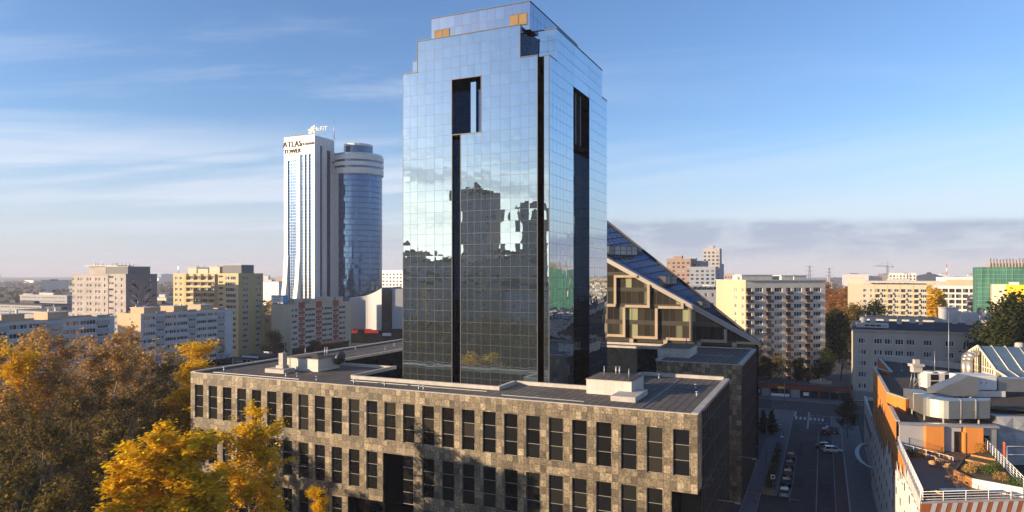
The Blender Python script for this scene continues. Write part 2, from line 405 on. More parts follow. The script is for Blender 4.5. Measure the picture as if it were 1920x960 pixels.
def mirror_mat(name, c, c2, rough, metal=1.0, graze=None):
    m = bpy.data.materials.new(name); m.use_nodes = True; nt = m.node_tree; N = nt.nodes.new; L = nt.links.new
    b = nt.nodes['Principled BSDF']; b.inputs['Metallic'].default_value = metal; b.inputs['Roughness'].default_value = rough
    ge = N('ShaderNodeNewGeometry'); rp = N('ShaderNodeValToRGB'); rp.color_ramp.elements[0].color = (*c, 1); rp.color_ramp.elements[1].color = (*c2, 1)
    L(ge.outputs['Random Per Island'], rp.inputs[0])
    tc = N('ShaderNodeTexCoord'); nz = N('ShaderNodeTexNoise'); nz.inputs['Scale'].default_value = 0.9; nz.inputs['Detail'].default_value = 2
    L(tc.outputs['Object'], nz.inputs['Vector'])
    bp = N('ShaderNodeBump'); bp.inputs['Strength'].default_value = 0.12; bp.inputs['Distance'].default_value = 0.02; L(nz.outputs[0], bp.inputs['Height'])
    L(bp.outputs[0], b.inputs['Normal']); 
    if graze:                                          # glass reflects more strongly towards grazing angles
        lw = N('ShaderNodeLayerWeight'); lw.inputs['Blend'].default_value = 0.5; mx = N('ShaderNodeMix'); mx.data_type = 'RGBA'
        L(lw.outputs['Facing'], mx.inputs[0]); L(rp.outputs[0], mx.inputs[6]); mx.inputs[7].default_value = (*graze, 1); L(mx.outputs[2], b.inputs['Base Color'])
    else: L(rp.outputs[0], b.inputs['Base Color'])
    MATS[name] = m; return m
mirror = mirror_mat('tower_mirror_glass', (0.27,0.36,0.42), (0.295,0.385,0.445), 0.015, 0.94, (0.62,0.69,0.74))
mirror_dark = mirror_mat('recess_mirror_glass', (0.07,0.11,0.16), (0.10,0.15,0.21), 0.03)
tower_bar = M('tower_glazing_bar', (0.085, 0.08, 0.072), 0.5, 0.2, var=0.08)
louvre = M('ochre_louvre', (0.22, 0.145, 0.06), 0.8, var=0.15)

office = thing('office_building', 'mottled stone office building with tall dark mirror glass tower rising from it', 'office building', (P0[0], P0[1], 0), GROT)
RZ = 24.0
XL = -80.6
PW = []
def podium_window():
    if not PW:
        b = MB(); w, h, fw, d = 1.88, 5.35, .05, .06
        b.box(-w/2,-w/2+fw,0,d,0,h); b.box(w/2-fw,w/2,0,d,0,h); b.box(-w/2+fw,w/2-fw,0,d,0,fw); b.box(-w/2+fw,w/2-fw,0,d,h-fw,h)
        for z in (h/3, h*2/3): b.box(-w/2+fw,w/2-fw,.01,d,z-.025,z+.025)
        PW.append(b.mesh('window', [thin_bar]))
        for k in range(5):
            g = MB(); rg = random.Random(k)
            for j in range(3):
                t = [rg.gauss(0,.004) for _ in range(4)]; z0, z1 = h*j/3+.03, h*(j+1)/3-.03
                g.face([(-w/2+fw,.036+t[0],z0),(w/2-fw,.036+t[1],z0),(w/2-fw,.036+t[2],z1),(-w/2+fw,.036+t[3],z1)])
            PW.append(g.mesh('pane', [pod_glass]))
    return PW[0], random.choice(PW[1:])
def office_body():
    b = MB(); ops = []
    for r, top in enumerate((22.15, 15.0, 7.85)):
        for i in range(27):
            x = -1.83 - 3.076 * i
            if r == 1 and (i == 0 or i in (12, 13)): continue
            if r == 2 and (i == 0 or 12 <= i <= 15): continue
            if x < XL + 1: continue
            s = x - XL
            ops.append((s - 0.94, s + 0.94, top - 5.35, top))
            fr_, pn_ = podium_window(); w_ = put('window', fr_, office, (x, 0.20, top - 5.35)); put('pane', pn_, w_)
    wall(b, (XL, 0), (1, 0), (0, -1), -XL - 2.95, 0, RZ, [o for o in ops if o[1] < -XL - 2.95] + [(-49.07-XL, -38.0-XL, 0, 8.17), (-43.0-XL, -38.0-XL, 8.17, 15.05)], 0.24)
    # last bay with the cut away corner
    wall(b, (-2.95, 0), (1, 0), (0, -1), 2.95, 14.95, RZ, [(o[0] + XL + 2.95, o[1] + XL + 2.95, o[2], o[3]) for o in ops if o[1] >= -XL - 2.95], 0.24)
    # left end and the rest of the outer walls in stone
    wall(b, (XL, 74), (0, -1), (-1, 0), 74, 0, RZ, [(4 + 3.1*i, 5.9 + 3.1*i, t - 5.35, t) for i in range(22) for t in (22.15, 15.0)], 0.24)
    wall(b, (0, 74), (-1, 0), (0, 1), -XL, 0, RZ)
    # front of the second wing, end of the front wing
    wall(b, (-15, 46.3), (1, 0), (0, -1), 15, 0, RZ)
    wall(b, (0, 28.5), (-1, 0), (0, 1), 13.4, 0, RZ)
    b.build('stone_wall', [stone], office)
office_body()
# side facing the street: dark reflecting glass with thin upright bars
def street_glass(y0, y1, x=0.0, z0=0.0, z1=RZ - 0.25):
    b = MB(); n = max(1, int((y1 - y0) / 1.5)); nz_ = 13
    for i in range(n):
        for j in range(nz_):
            a, c = y0 + (y1-y0)*i/n, y0 + (y1-y0)*(i+1)/n; za, zb = z0 + (z1-z0)*j/nz_, z0 + (z1-z0)*(j+1)/nz_
            t = [random.gauss(0, 0.004) for _ in range(4)]
            b.face([(x+t[0], a, za), (x+t[1], c, za), (x+t[2], c, zb), (x+t[3], a, zb)], 0)
    for i in range(n + 1):
        a = y0 + (y1-y0)*i/n; b.box(x, x+0.08, a-.04, a+.04, z0, z1, 1)
    for j in range(0, nz_ + 1, 2):
        z = z0 + (z1-z0)*j/nz_; b.box(x, x+0.05, y0+.05, y1-.05, z-.03, z+.03, 1)
    b.box(x-.02, x+.1, y0, y1, z1, RZ, 2)
    b.build('street_glazing', [dark_glass, dark_metal, stone], office)
street_glass(3.0, 28.5); street_glass(46.3, 74.0)
b = MB(); b.box(-2.95, 0.0, 0.02, 3.0, 14.95, 15.15, 0); wall(b, (-0.0, 0.0), (0, 1), (1, 0), 3.0, 14.95, RZ, [], 0.2, 0); b.build('corner_soffit', [stone], office)
b = MB(); b.face([(-2.9,3.0,0),(0,3.0,0),(0,3.0,14.95),(-2.9,3.0,14.95)]); b.face([(-2.95,0,0),(-2.95,3.0,0),(-2.95,3.0,14.95),(-2.95,0,14.95)])
b.build('corner_glazing', [dark_glass], office)
# entrance recess
b = MB()
b.box(-43.0, -42.9, 0.25, 4.5, 0, 15.05); b.box(-38.1, -38.0, 0.25, 4.5, 0, 15.05)
b.box(-43, -38, 4.5, 4.7, 0, 15.05); b.box(-43.0, -38.0, 0.25, 4.5, 15.05, 15.15)
b.box(-49.07, -43, 1.6, 1.75, 0, 8.17)
b.build('entrance_recess', [dark_glass], office)
b = MB()
for z in (8.3, 9.9, 11.6, 13.3): b.face([(-39.9,0.5,z),(-38.1,0.5,z),(-38.1,0.5,z+1.6),(-39.9,0.5,z+1.6)], 0); b.box(-39.9,-38.1,0.44,0.56,z-.05,z+.02,1)
b.build('recess_window', [pod_glass, thin_bar], office)
# courtyard walls
for P, Q in (((-53,6.2),(-28,6.2)), ((-28,11.7),(-13.4,11.7)), ((-67.8,18),(-53,18)), ((-67.8,62),(-67.8,18)), ((-15,66.5),(-67.8,66.5)), ((-15,46.3),(-15,66.5)), ((-53,18),(-53,6.2)), ((-28,6.2),(-28,11.7)), ((-13.4,11.7),(-13.4,28.5))):
    b = MB(); n = max(1, int(math.hypot(Q[0]-P[0], Q[1]-P[1]) / 3))
    for i in range(n):
        for j in range(6):
            A = [P[k]+(Q[k]-P[k])*i/n for k in (0,1)]; B_ = [P[k]+(Q[k]-P[k])*(i+1)/n for k in (0,1)]
            b.face([(A[0],A[1],j*4-.1),(B_[0],B_[1],j*4-.1),(B_[0],B_[1],j*4+3.9),(A[0],A[1],j*4+3.9)])
    b.build('courtyard_glazing', [court_glass], office)
# roof decks
b = MB()
for x0, x1, y0, y1 in ((XL,-53,0,18), (-53,-28,0,6.2), (-28,-13.4,0,11.7), (-13.4,0,0,28.5), (XL,-67.8,18,62), (XL,-67.8,62,74), (-67.8,-15,66.5,74), (-15,0,46.3,74)):
    b.face([(x0,y0,RZ-.12),(x1,y0,RZ-.12),(x1,y1,RZ-.12),(x0,y1,RZ-.12)])
b.build('roof_deck', [deck], office)
# copings: thin along the front, broad along the street, upstands round the courtyard
b = MB()
b.box(XL-.05, 0.05, -0.07, 0.22, RZ, RZ+.10)
b.box(-0.75, 0.06, 0.22, 28.5, RZ, RZ+.16); b.box(-0.75, 0.06, 46.5, 74, RZ, RZ+.16)
b.box(XL-.06, XL+.75, 0.22, 74, RZ, RZ+.22)
b.box(-15, -0.75, 46.25, 46.5, RZ, RZ+.10); b.box(-15, -0.75, 73.4, 74, RZ, RZ+.25)
b.build('roof_coping', [coping], office)
b = MB()
for x0, x1, y0, y1 in ((-53,-28.3,5.9,6.4), (-28.3,-27.8,5.9,11.5), (-27.8,-16.2,11.5,12.0), (-16.0,-13.3,11.5,12.0), (-13.6,-13.1,12,28.2), (-13.1,-0.75,28.1,28.6), (-67.8,-53.3,17.6,18.1), (-53.5,-53.0,6.4,18.1), (-15.2,-14.7,46.5,66.3), (-67.8,-15.3,66.3,66.8), (-68.0,-67.5,18.3,66.3), (-67.8,-15.3,73.3,74.1)):
    b.box(x0, x1, y0, y1, RZ-.1, RZ+(.42 if y1 < 60 and x0 > -60 else .35))
b.build('courtyard_upstand', [coping], office)
# plant rooms on the roof
pl_white = tiles('plant_room_panels', [(0.47,0.43,0.38),(0.52,0.48,0.43),(0.55,0.51,0.46)], 1.2, 3.5, 0.6, 0.03, 0.6, 0.1, 'sz')
def plant_room(x0, x1, y0, y1, h, pipes, hip=0.5):
    b = MB(); b.box(x0, x1, y0, y1, RZ-.1, RZ+h, 0, skip='t')
    xm = (x0+x1)/2 + 0.8; ym = (y0+y1)/2; c = [(x0-.12,y0-.12),(x1+.12,y0-.12),(x1+.12,y1+.12),(x0-.12,y1+.12)]
    for i in range(4):
        a, d = c[i], c[(i+1) % 4]; b.face([(a[0],a[1],RZ+h),(d[0],d[1],RZ+h),(xm,ym,RZ+h+hip)], 1)
    b.box(x0-.1, x1+.1, y0-.1, y1+.1, RZ+h-.12, RZ+h-.01, 2)
    o = b.build('plant_room', [pl_white, deck, coping], office)
    for px_, py_, z0, z1, r in pipes: p = MB(); p.tube((px_,py_,RZ+z0),(px_,py_,RZ+z1), r, r, 8); p.build('vent_pipe', [grey_metal], o)
plant_room(-69.3, -62.6, 9.6, 15.0, 2.0, [(-66.5,11,2,3.6,.06),(-63.6,12.5,2,3.7,.09),(-63.2,12.6,2,3.7,.09),(-69.2,9,0,3.2,.05)])
plant_room(-16.1, -9.9, 8.7, 15.3, 1.9, [(-14.6,12,1.9,3.3,.07),(-13.2,13,1.9,3.2,.11),(-12.7,13,1.9,3.2,.11),(-10.6,10,1.9,3.4,.06)], 0.35)
plant_room(-16.4, -10.4, 53.5, 63, 1.7, [(-15.5,60,1.7,3.4,.09),(-12,60,1.7,3.4,.09)], 0.2)
b = MB(); b.box(-70.2,-66.2,5.6,8.2,RZ-.1,RZ+.55); b.box(-68.6,-67.7,7.0,8.0,RZ+.55,RZ+3.0); b.box(-68.9,-67.4,6.7,8.1,RZ+.55,RZ+1.0)
b.build('chimney', [coping], office)
b = MB(); b.box(-11.6,-8.4,4.8,11.4,RZ-.1,RZ+.55); b.build('roof_plinth', [coping], office)
b = MB(); b.lathe([(0,0),(0.6,.05),(1.1,.35),(1.25,.75),(1.2,.75)], n=20); b.tube((0,0,.0),(0,0,-.9),.08)
b.xf(Matrix.Translation((-61.2,14.2,RZ+1.6)) @ Matrix.Rotation(R(-75),4,'Y')); b.build('satellite_dish', [dark_metal], office)
# small things on the roof: drains, cable runs, vent caps, patches of newer felt
rr = random.Random(14)
for i in range(16):
    x, y = (rr.uniform(-80,-55), rr.uniform(1,5)) if i < 4 else ((rr.uniform(-52,-30), rr.uniform(1,5)) if i < 8 else ((rr.uniform(-12,-2), rr.uniform(1.5,26)) if i < 12 else (rr.uniform(-80,-70), rr.uniform(18,66))))
    b = MB(); b.tube((x,y,RZ-.13),(x,y,RZ+rr.uniform(.15,.6)),.12,.12,8); b.tube((x,y,RZ+.5),(x,y,RZ+.62),.2,.2,8); b.build('roof_vent', [grey_metal], office)
for x0, x1, y0, y1 in ((-78,-60,2.2,2.28),(-52,-29,4.4,4.48),(-26,-14.5,2.8,2.88),(-7.0,-6.92,2,27),(-76,-75.9,20,64),(-12,-3,60,60.08)):
    b = MB(); b.box(x0,x1,y0,y1,RZ-.115,RZ-.04); b.build('cable_run', [grey_metal], office)
felt_new = M('newer_roof_felt', (0.07,0.065,0.06), .9, var=.3)
for x0, x1, y0, y1 in ((-74,-71,10,13.5),(-60,-57.5,3,8),(-45,-41,1,3.4),(-22,-19,5,9.5),(-6,-3,15,19),(-79,-75,40,46)):
    b = MB(); b.face([(x0,y0,RZ-.116),(x1,y0,RZ-.116),(x1,y1,RZ-.116),(x0,y1,RZ-.116)]); b.build('felt_patch', [felt_new], office)
# floodlights on arms
for y in (16.0, 40.0):
    b = MB(); b.box(0.05,2.6,y-.04,y+.04,9.5,9.58); b.box(2.3,3.0,y-.2,y+.2,9.35,9.5); b.build('lamp_arm', [grey_metal], office)

# ---- tower
def curtain(glass, bars, pt, us, zs, inside, sub=4, amp=0.0042, tilt=0.0022, bar=0.032, proud=0.012):
    """panes us x zs on the sheet pt(u, z, out); every pane slightly bowed and tilted as real panes are"""
    for i, (a, c) in enumerate(zip(us[:-1], us[1:])):
        for j, (za, zb) in enumerate(zip(zs[:-1], zs[1:])):
            if not inside((a+c)/2, (za+zb)/2): continue
            bow = random.gauss(0.0, 1.0) * amp + amp * .5; tu = random.gauss(0, tilt); tz = random.gauss(0, tilt)
            w, h = c - a, zb - za; k0 = len(glass.v)
            cu, cz = random.uniform(.35,.65), random.uniform(.35,.65)
            for q in range(sub + 1):
                for p in range(sub + 1):
                    fu, fz = p/sub, q/sub
                    d = bow * (1-((fu-cu)*1.8)**2) * (1-((fz-cz)*1.8)**2) + tu*(fu-.5)*w + tz*(fz-.5)*h if sub > 1 else 0
                    glass.v.append(pt(a + fu*w, za + fz*h, d))
            for q in range(sub):
                for p in range(sub):
                    k = k0 + q*(sub+1) + p
                    glass.f.append((k, k+1, k+sub+2, k+sub+1)); glass.m.append(0); glass.sm.append(True)
            for (u0, u1, z0, z1) in ((a-bar/2, a+bar/2, za, zb), (a+bar/2, c-bar/2, za-bar/2, za+bar/2)):
                bars.face([pt(u0,z0,proud), pt(u1,z0,proud), pt(u1,z1,proud), pt(u0,z1,proud)], 0)
def rows(a, b, n): return [a + (b-a)*i/n for i in range(n+1)]
ZB = 10.0
zs_low = rows(61.7, 61.7-1.712*30, 30)[::-1]; ZB = zs_low[0]
zs_all = zs_low + rows(61.7, 70.25, 5)[1:] + [72.15] + rows(72.15, 77.05, 3)[1:]
YF = 13.5
g = MB(); br = MB()
usF = [-48.6,-47.25,-45.9,-44.33,-42.75,-41.2,-39.6,-38.1,-36.9,-35.7,-34.5,-32.9,-31.25,-29.6,-28,-26.6,-25.2]
def inF(u, z):
    if z > 72.15: return -45.9 < u < -28
    if -39.6 < u < -38.1 and z < 70.25: return False
    if -38.1 < u < -34.5 and 61.7 < z < 70.25: return False
    return True
curtain(g, br, lambda u, z, d: (u, YF - d, z), usF, zs_all, inF)
XR = -23.6
usR = [14.1,15.65,17.2] + rows(17.2,24.7,5)[1:] + [33.0] + rows(33.0,40.5,5)[1:] + [42.0,43.5]
def inR(u, z):
    if z > 72.15: return 17.2 < u < 40.5
    return not (24.7 < u < 33.0 and z < 70.0)
curtain(g, br, lambda u, z, d: (XR + d, u, z), usR, zs_all, inR)
# returns, strips and stepped corners
curtain(g, br, lambda u, z, d: (u, 17.2 - d, z), [-28,-26.5,-25.0,-23.6], rows(72.15,77.05,3), lambda u, z: True)
curtain(g, br, lambda u, z, d: (u, 14.1 - d, z), [-24.4,-23.6], zs_all, lambda u, z: z < 72.15)
curtain(g, br, lambda u, z, d: (u, 14.3 - d, z), [-49.2,-48.6], zs_all, lambda u, z: z < 72.15)
curtain(g, br, lambda u, z, d: (u, 17.2 - d, z), [-49.2,-47.5,-45.9], rows(72.15,75.4,2), lambda u, z: True)
curtain(g, br, lambda u, z, d: (-49.2 - d, 43.5 - (u - 14.3), z), rows(14.3,43.5,19), zs_all, lambda u, z: z < 72.15, sub=1)
curtain(g, br, lambda u, z, d: (-25.2 + (-48.6+25.2)*(u), 44.0 + d, z), rows(0,1,15), zs_all, lambda u, z: z < 72.15, sub=1, bar=0.004)
g.build('mirror_glazing', [mirror], office); br.build('glazing_grid', [tower_bar], office)
# dark glass: recesses, grooves, side of the stepped corner
b = MB(); b2 = MB()
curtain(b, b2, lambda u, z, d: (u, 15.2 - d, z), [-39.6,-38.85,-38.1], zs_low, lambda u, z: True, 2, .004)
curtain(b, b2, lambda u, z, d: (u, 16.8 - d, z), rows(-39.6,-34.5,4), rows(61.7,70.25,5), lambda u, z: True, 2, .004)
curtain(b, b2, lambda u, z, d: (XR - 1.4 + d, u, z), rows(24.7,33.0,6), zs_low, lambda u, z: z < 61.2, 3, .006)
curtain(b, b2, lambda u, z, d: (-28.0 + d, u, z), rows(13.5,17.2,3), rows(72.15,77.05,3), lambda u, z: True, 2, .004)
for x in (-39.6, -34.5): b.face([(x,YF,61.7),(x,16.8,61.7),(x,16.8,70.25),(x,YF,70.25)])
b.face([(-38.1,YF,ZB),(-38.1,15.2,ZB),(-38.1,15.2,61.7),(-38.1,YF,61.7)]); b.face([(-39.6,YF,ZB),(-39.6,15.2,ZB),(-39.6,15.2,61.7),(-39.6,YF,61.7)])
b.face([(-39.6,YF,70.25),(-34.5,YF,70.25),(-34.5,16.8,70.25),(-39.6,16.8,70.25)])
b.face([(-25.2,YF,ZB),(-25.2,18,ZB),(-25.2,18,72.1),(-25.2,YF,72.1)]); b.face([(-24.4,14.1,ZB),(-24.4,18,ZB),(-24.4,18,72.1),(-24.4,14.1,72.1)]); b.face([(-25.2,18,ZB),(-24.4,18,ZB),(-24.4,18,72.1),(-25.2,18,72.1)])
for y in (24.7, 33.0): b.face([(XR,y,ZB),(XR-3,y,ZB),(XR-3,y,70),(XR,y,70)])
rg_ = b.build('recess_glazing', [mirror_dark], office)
b2.build('recess_bar', [dark_metal], rg_)
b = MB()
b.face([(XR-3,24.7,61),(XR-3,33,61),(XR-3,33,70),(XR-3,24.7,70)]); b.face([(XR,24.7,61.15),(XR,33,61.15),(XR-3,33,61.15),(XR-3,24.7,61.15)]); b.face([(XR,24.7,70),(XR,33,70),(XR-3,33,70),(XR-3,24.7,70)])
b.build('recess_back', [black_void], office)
b = MB(); b.box(-36.5,-35.6,13.9,14.8,61.7,69.6); b.build('recess_pier', [mirror], office)
b = MB()
for y in (27.4, 29.8): b.box(XR-1.2, XR-.5, y-.2, y+.2, 61.1, 69.9)
b.build('recess_fin', [dark_metal], office)
b = MB(); b.box(-39.6,-34.4,YF-.06,15.3,61.58,61.72)
for x in (-39.64,-34.5): b.box(x-.05, x+.05, YF-.05, YF+.1, 61.7, 70.3)
b.box(-39.64,-39.54,YF-.05,YF+.1,ZB,61.58); b.box(-38.12,-38.02,YF-.05,YF+.1,ZB,61.58)
b.box(-39.6,-34.5,YF-.05,YF+.1,70.22,70.32); b.box(-25.27,-25.17,YF-.06,YF+.1,ZB,72.15); b.box(-23.66,-23.55,14.03,14.13,ZB,72.15)
b.box(-48.6,-45.9,YF-.08,YF+.3,72.15,72.27); b.box(-28,-25.15,YF-.08,YF+.3,72.15,72.27); b.box(-45.95,-27.95,YF-.08,YF+.3,77.05,77.17)
b.box(-24.4,-23.55,14.05,17.2,72.15,72.25); b.box(-28,-23.55,17.12,17.5,77.05,77.2); b.box(XR-.3,XR+.08,17.5,40.5,77.05,77.17); b.box(XR-.3,XR+.08,40.5,43.5,72.15,72.25)
b.box(-45.96,-45.86,YF-.06,YF+.05,72.27,77.05); b.box(-49.2,-45.9,17.1,17.5,75.4,75.5); b.box(-28.05,-27.95,YF-.06,YF+.05,72.27,77.05)
b.build('edge_trim', [tower_bar], office)
# flat roofs of the steps and the hidden sides
b = MB()
b.face([(-48.6,13.5,72.12),(-25.2,13.5,72.12),(-25.2,44,72.12),(-48.6,44,72.12)]); b.face([(-25.2,14.1,72.1),(-23.6,14.1,72.1),(-23.6,43.5,72.1),(-25.2,43.5,72.1)]); b.face([(-49.2,14.3,72.1),(-48.6,14.3,72.1),(-48.6,43.5,72.1),(-49.2,43.5,72.1)])
b.face([(-45.9,13.5,77.02),(-28,13.5,77.02),(-28,44,77.02),(-45.9,44,77.02)]); b.face([(-28,17.2,77.01),(-23.6,17.2,77.01),(-23.6,40.5,77.01),(-28,40.5,77.01)])
for q in ([(-23.6,40.5),(-28,40.5)], [(-28,40.5),(-28,44)], [(-28,44),(-45.9,44)], [(-45.9,44),(-45.9,13.5)]):
    b.face([(q[0][0],q[0][1],72.12),(q[1][0],q[1][1],72.12),(q[1][0],q[1][1],77.02),(q[0][0],q[0][1],77.02)])
b.face([(-49.2,17.2,72.1),(-49.2,40,72.1),(-49.2,40,75.4),(-49.2,17.2,75.4)]); b.face([(-49.2,17.2,75.4),(-49.2,40,75.4),(-45.9,40,75.4),(-45.9,17.2,75.4)])
b.build('tower_step', [court_glass], office)
# top storey with plant
g = MB(); br = MB()
PX0, PX1, PY0, PY1, PZ = -44.6, -27.3, 15.6, 37.5, 81.2
curtain(g, br, lambda u, z, d: (u, PY0 - d, z), rows(PX0,PX1,12), [77.0,79.3,81.2], lambda u, z: True, 2)
curtain(g, br, lambda u, z, d: (PX1 + d, u, z), rows(PY0,PY1,15), [77.0,79.3,81.2], lambda u, z: True, 2)
curtain(g, br, lambda u, z, d: (PX0 - d, PY1 - u + PY0, z), rows(PY0,PY1,15), [77.0,79.3,81.2], lambda u, z: True, 1)
curtain(g, br, lambda u, z, d: (PX1 + PX0 - u, PY1 + d, z), rows(PX0,PX1,12), [77.0,79.3,81.2], lambda u, z: True, 1)
pg_ = mirror_mat('top_storey_cladding', (0.30,0.36,0.43), (0.36,0.42,0.49), 0.16)
g.face([(PX0,PY0,81.15),(PX1,PY0,81.15),(PX1,PY1,81.15),(PX0,PY1,81.15)])
to = g.build('top_storey', [pg_], office); br.build('glazing_grid', [tower_bar], to)
for x0, x1, z0, z1 in ((-44.0,-41.2,77.3,79.1), (-30.6,-27.8,77.9,79.5)):
    b = MB(); b.box(x0, x1, PY0-.10, PY0-.02, z0, z1, 0); b.box((x0+x1)/2-.06, (x0+x1)/2+.06, PY0-.14, PY0-.10, z0, z1, 1); b.box(x0, x1, PY0-.14, PY0-.02, z0-.1, z0, 1); b.box(x0, x1, PY0-.14, PY0-.02, z1, z1+.08, 1)
    b.build('louvre_panel', [louvre, tower_bar], to)
b = MB()
b.box(PX0-.05,PX1+.08,PY0-.08,PY0+.2,81.2,81.3); b.box(PX1-.2,PX1+.08,PY0+.2,PY1,81.2,81.3); b.box(PX0-.05,PX0+.2,PY0+.2,PY1,81.2,81.3)
b.build('edge_trim', [tower_bar], to)
# ------------------------------------------------------------------ ground, streets
def sheet(name, pts, mat, z=0.0, local=True):
    b = MB(); b.face([(*(wor(*p) if local else p), z) for p in pts]); return struct(b, name, [mat])
def rect(x0, x1, y0, y1): return [(x0,y0),(x1,y0),(x1,y1),(x0,y1)]
land = M('autumn_land', (0.06, 0.055, 0.04), 1.0, var=0.5, scale=0.02, c2=(0.085,0.075,0.05))
soil = M('leaf_strewn_soil', (0.045, 0.036, 0.022), 1.0, var=0.55, scale=0.35, c2=(0.10,0.075,0.03))
paving = tiles('grey_paving', [(0.10,0.105,0.115),(0.125,0.13,0.14),(0.115,0.12,0.13)], 0.8, 0.8, 0.85, 0.02, 0.7, 0.2, 'xy', mscale=0.6)
redpave = tiles('reddish_cycle_paving', [(0.085,0.062,0.058),(0.10,0.072,0.066)], 0.4, 0.2, 0.9, 0.01, 0.8, 0.25, 'xy', mscale=0.5)
paint = M('road_paint', (0.42, 0.43, 0.44), 0.85, var=0.35, scale=1.5)
kerb_m = M('kerb_stone', (0.22, 0.225, 0.23), 0.8, var=0.12)
b = MB(); S_ = 9000; b.face([(-S_,-900,-.012),(S_,-900,-.012),(S_,S_,-.012),(-S_,S_,-.012)]); struct(b, 'ground', [land])
sheet('city_asphalt', rect(-200, 260, -320, 420), asphalt, -0.004)
sheet('park_soil', rect(-190, -5, -70, -4), soil, 0.0); sheet('park_soil', rect(-190, -86, -4, 60), soil, 0.0)
sheet('street', rect(5.4, 14.9, -60, 156), asphalt, 0.004)
sheet('cross_street', rect(-150, 160, 138, 153), asphalt, 0.008)
def raised(name, x0, x1, y0, y1, mat, h=0.13):
    b = MB(); i = len(b.v)
    b.xf(Matrix.Identity(4)); b.box(x0, x1, y0, y1, -.05, h, 0, skip='b')
    for s in ((x0-.14,x0,y0,y1), (x1,x1+.14,y0,y1), (x0-.14,x1+.14,y0-.14,y0), (x0-.14,x1+.14,y1,y1+.14)): b.box(*s, -.05, h+.004, 1, skip='b')
    o = struct(b, name, [mat, kerb_m]); o.location = (P0[0], P0[1], 0); o.rotation_euler = (0, 0, GROT); return o
raised('pavement', 0.3, 5.26, 52.5, 136, paving); raised('pavement', 0.3, 2.6, -40, 52.2, paving)
raised('cycle_path', 15.04, 17.0, -60, 88, redpave); raised('pavement', 17.3, 21.2, -60, 132, paving)
raised('pavement', 15.04, 17.0, 88.3, 132, paving)
raised('pavement', -60, 60, 153.2, 159.0, paving)
raised('pavement', -84, 0.0, -3.8, -0.3, paving)
def mark(name, rects, z=0.009):
    b = MB()
    for x0, x1, y0, y1 in rects: b.face([(x0,y0,z),(x1,y0,z),(x1,y1,z),(x0,y1,z)])
    o = struct(b, name, [paint]); o.location = (P0[0], P0[1], 0); o.rotation_euler = (0,0,GROT)
mark('lane_line', [(11.82,12.0,y,y+.55) for y in [i*1.1 for i in range(-30, 101)]])
mark('parking_line', [(7.55,7.68,y,y+.5) for y in [50+i*1.0 for i in range(0, 34)]])
mark('zebra_crossing', [(x,x+.55,124.5,128.5) for x in (5.9,7.0,8.1,9.6,10.6,11.6,12.6)], .0135)
mark('stop_line', [(9.1,9.25,113,136),(9.35,9.5,113,136),(5.6,6.0,128,136)], .0095)
mark('stop_line', [(x,x+1.0,131.5,131.8) for x in (9.6,11.2,12.8,14.2)] + [(x,x+1.2,121.2,121.5) for x in (9.8,11.6,13.2)], .0115)
mark('parking_line', [(12.0,14.8,97.0,97.12),(12.0,14.8,104,104.12),(7.0,9.2,51.5,51.65)], .0125)
b = MB(); b.face([(x, y, .1365) for x, y in rect(17.05,17.18,-60,87)]); o = struct(b, 'edge_line', [paint]); o.location = (P0[0],P0[1],0); o.rotation_euler = (0,0,GROT)
b = MB(); pts = [(2.9,30),(5.3,30),(5.3,52.3)] + [(5.3-2.4*math.sin(t), 46+6.2*math.cos(t)) for t in [i*math.pi/16 for i in range(1, 9)]]
b.face([(x, y, .002) for x, y in pts]); o = struct(b, 'driveway', [asphalt]); o.location = (P0[0],P0[1],0); o.rotation_euler = (0,0,GROT)

patch_m = M('patched_asphalt', (0.030,0.031,0.034), .95, var=.3); patch2 = M('worn_asphalt', (0.062,0.064,0.067), .9, var=.3)
for i, (x0, x1, y0, y1) in enumerate(((8.2,9.6,60,66),(9.9,11.5,72,73.4),(12.3,14.3,58,64),(12.4,14.0,78,81),(7.9,8.8,84,97),(9.4,11.4,100,104),(6.0,7.4,108,118),(12.4,14.5,36,50))): sheet('road_patch', rect(x0,x1,y0,y1), (patch_m, patch2)[i % 2], .0065)
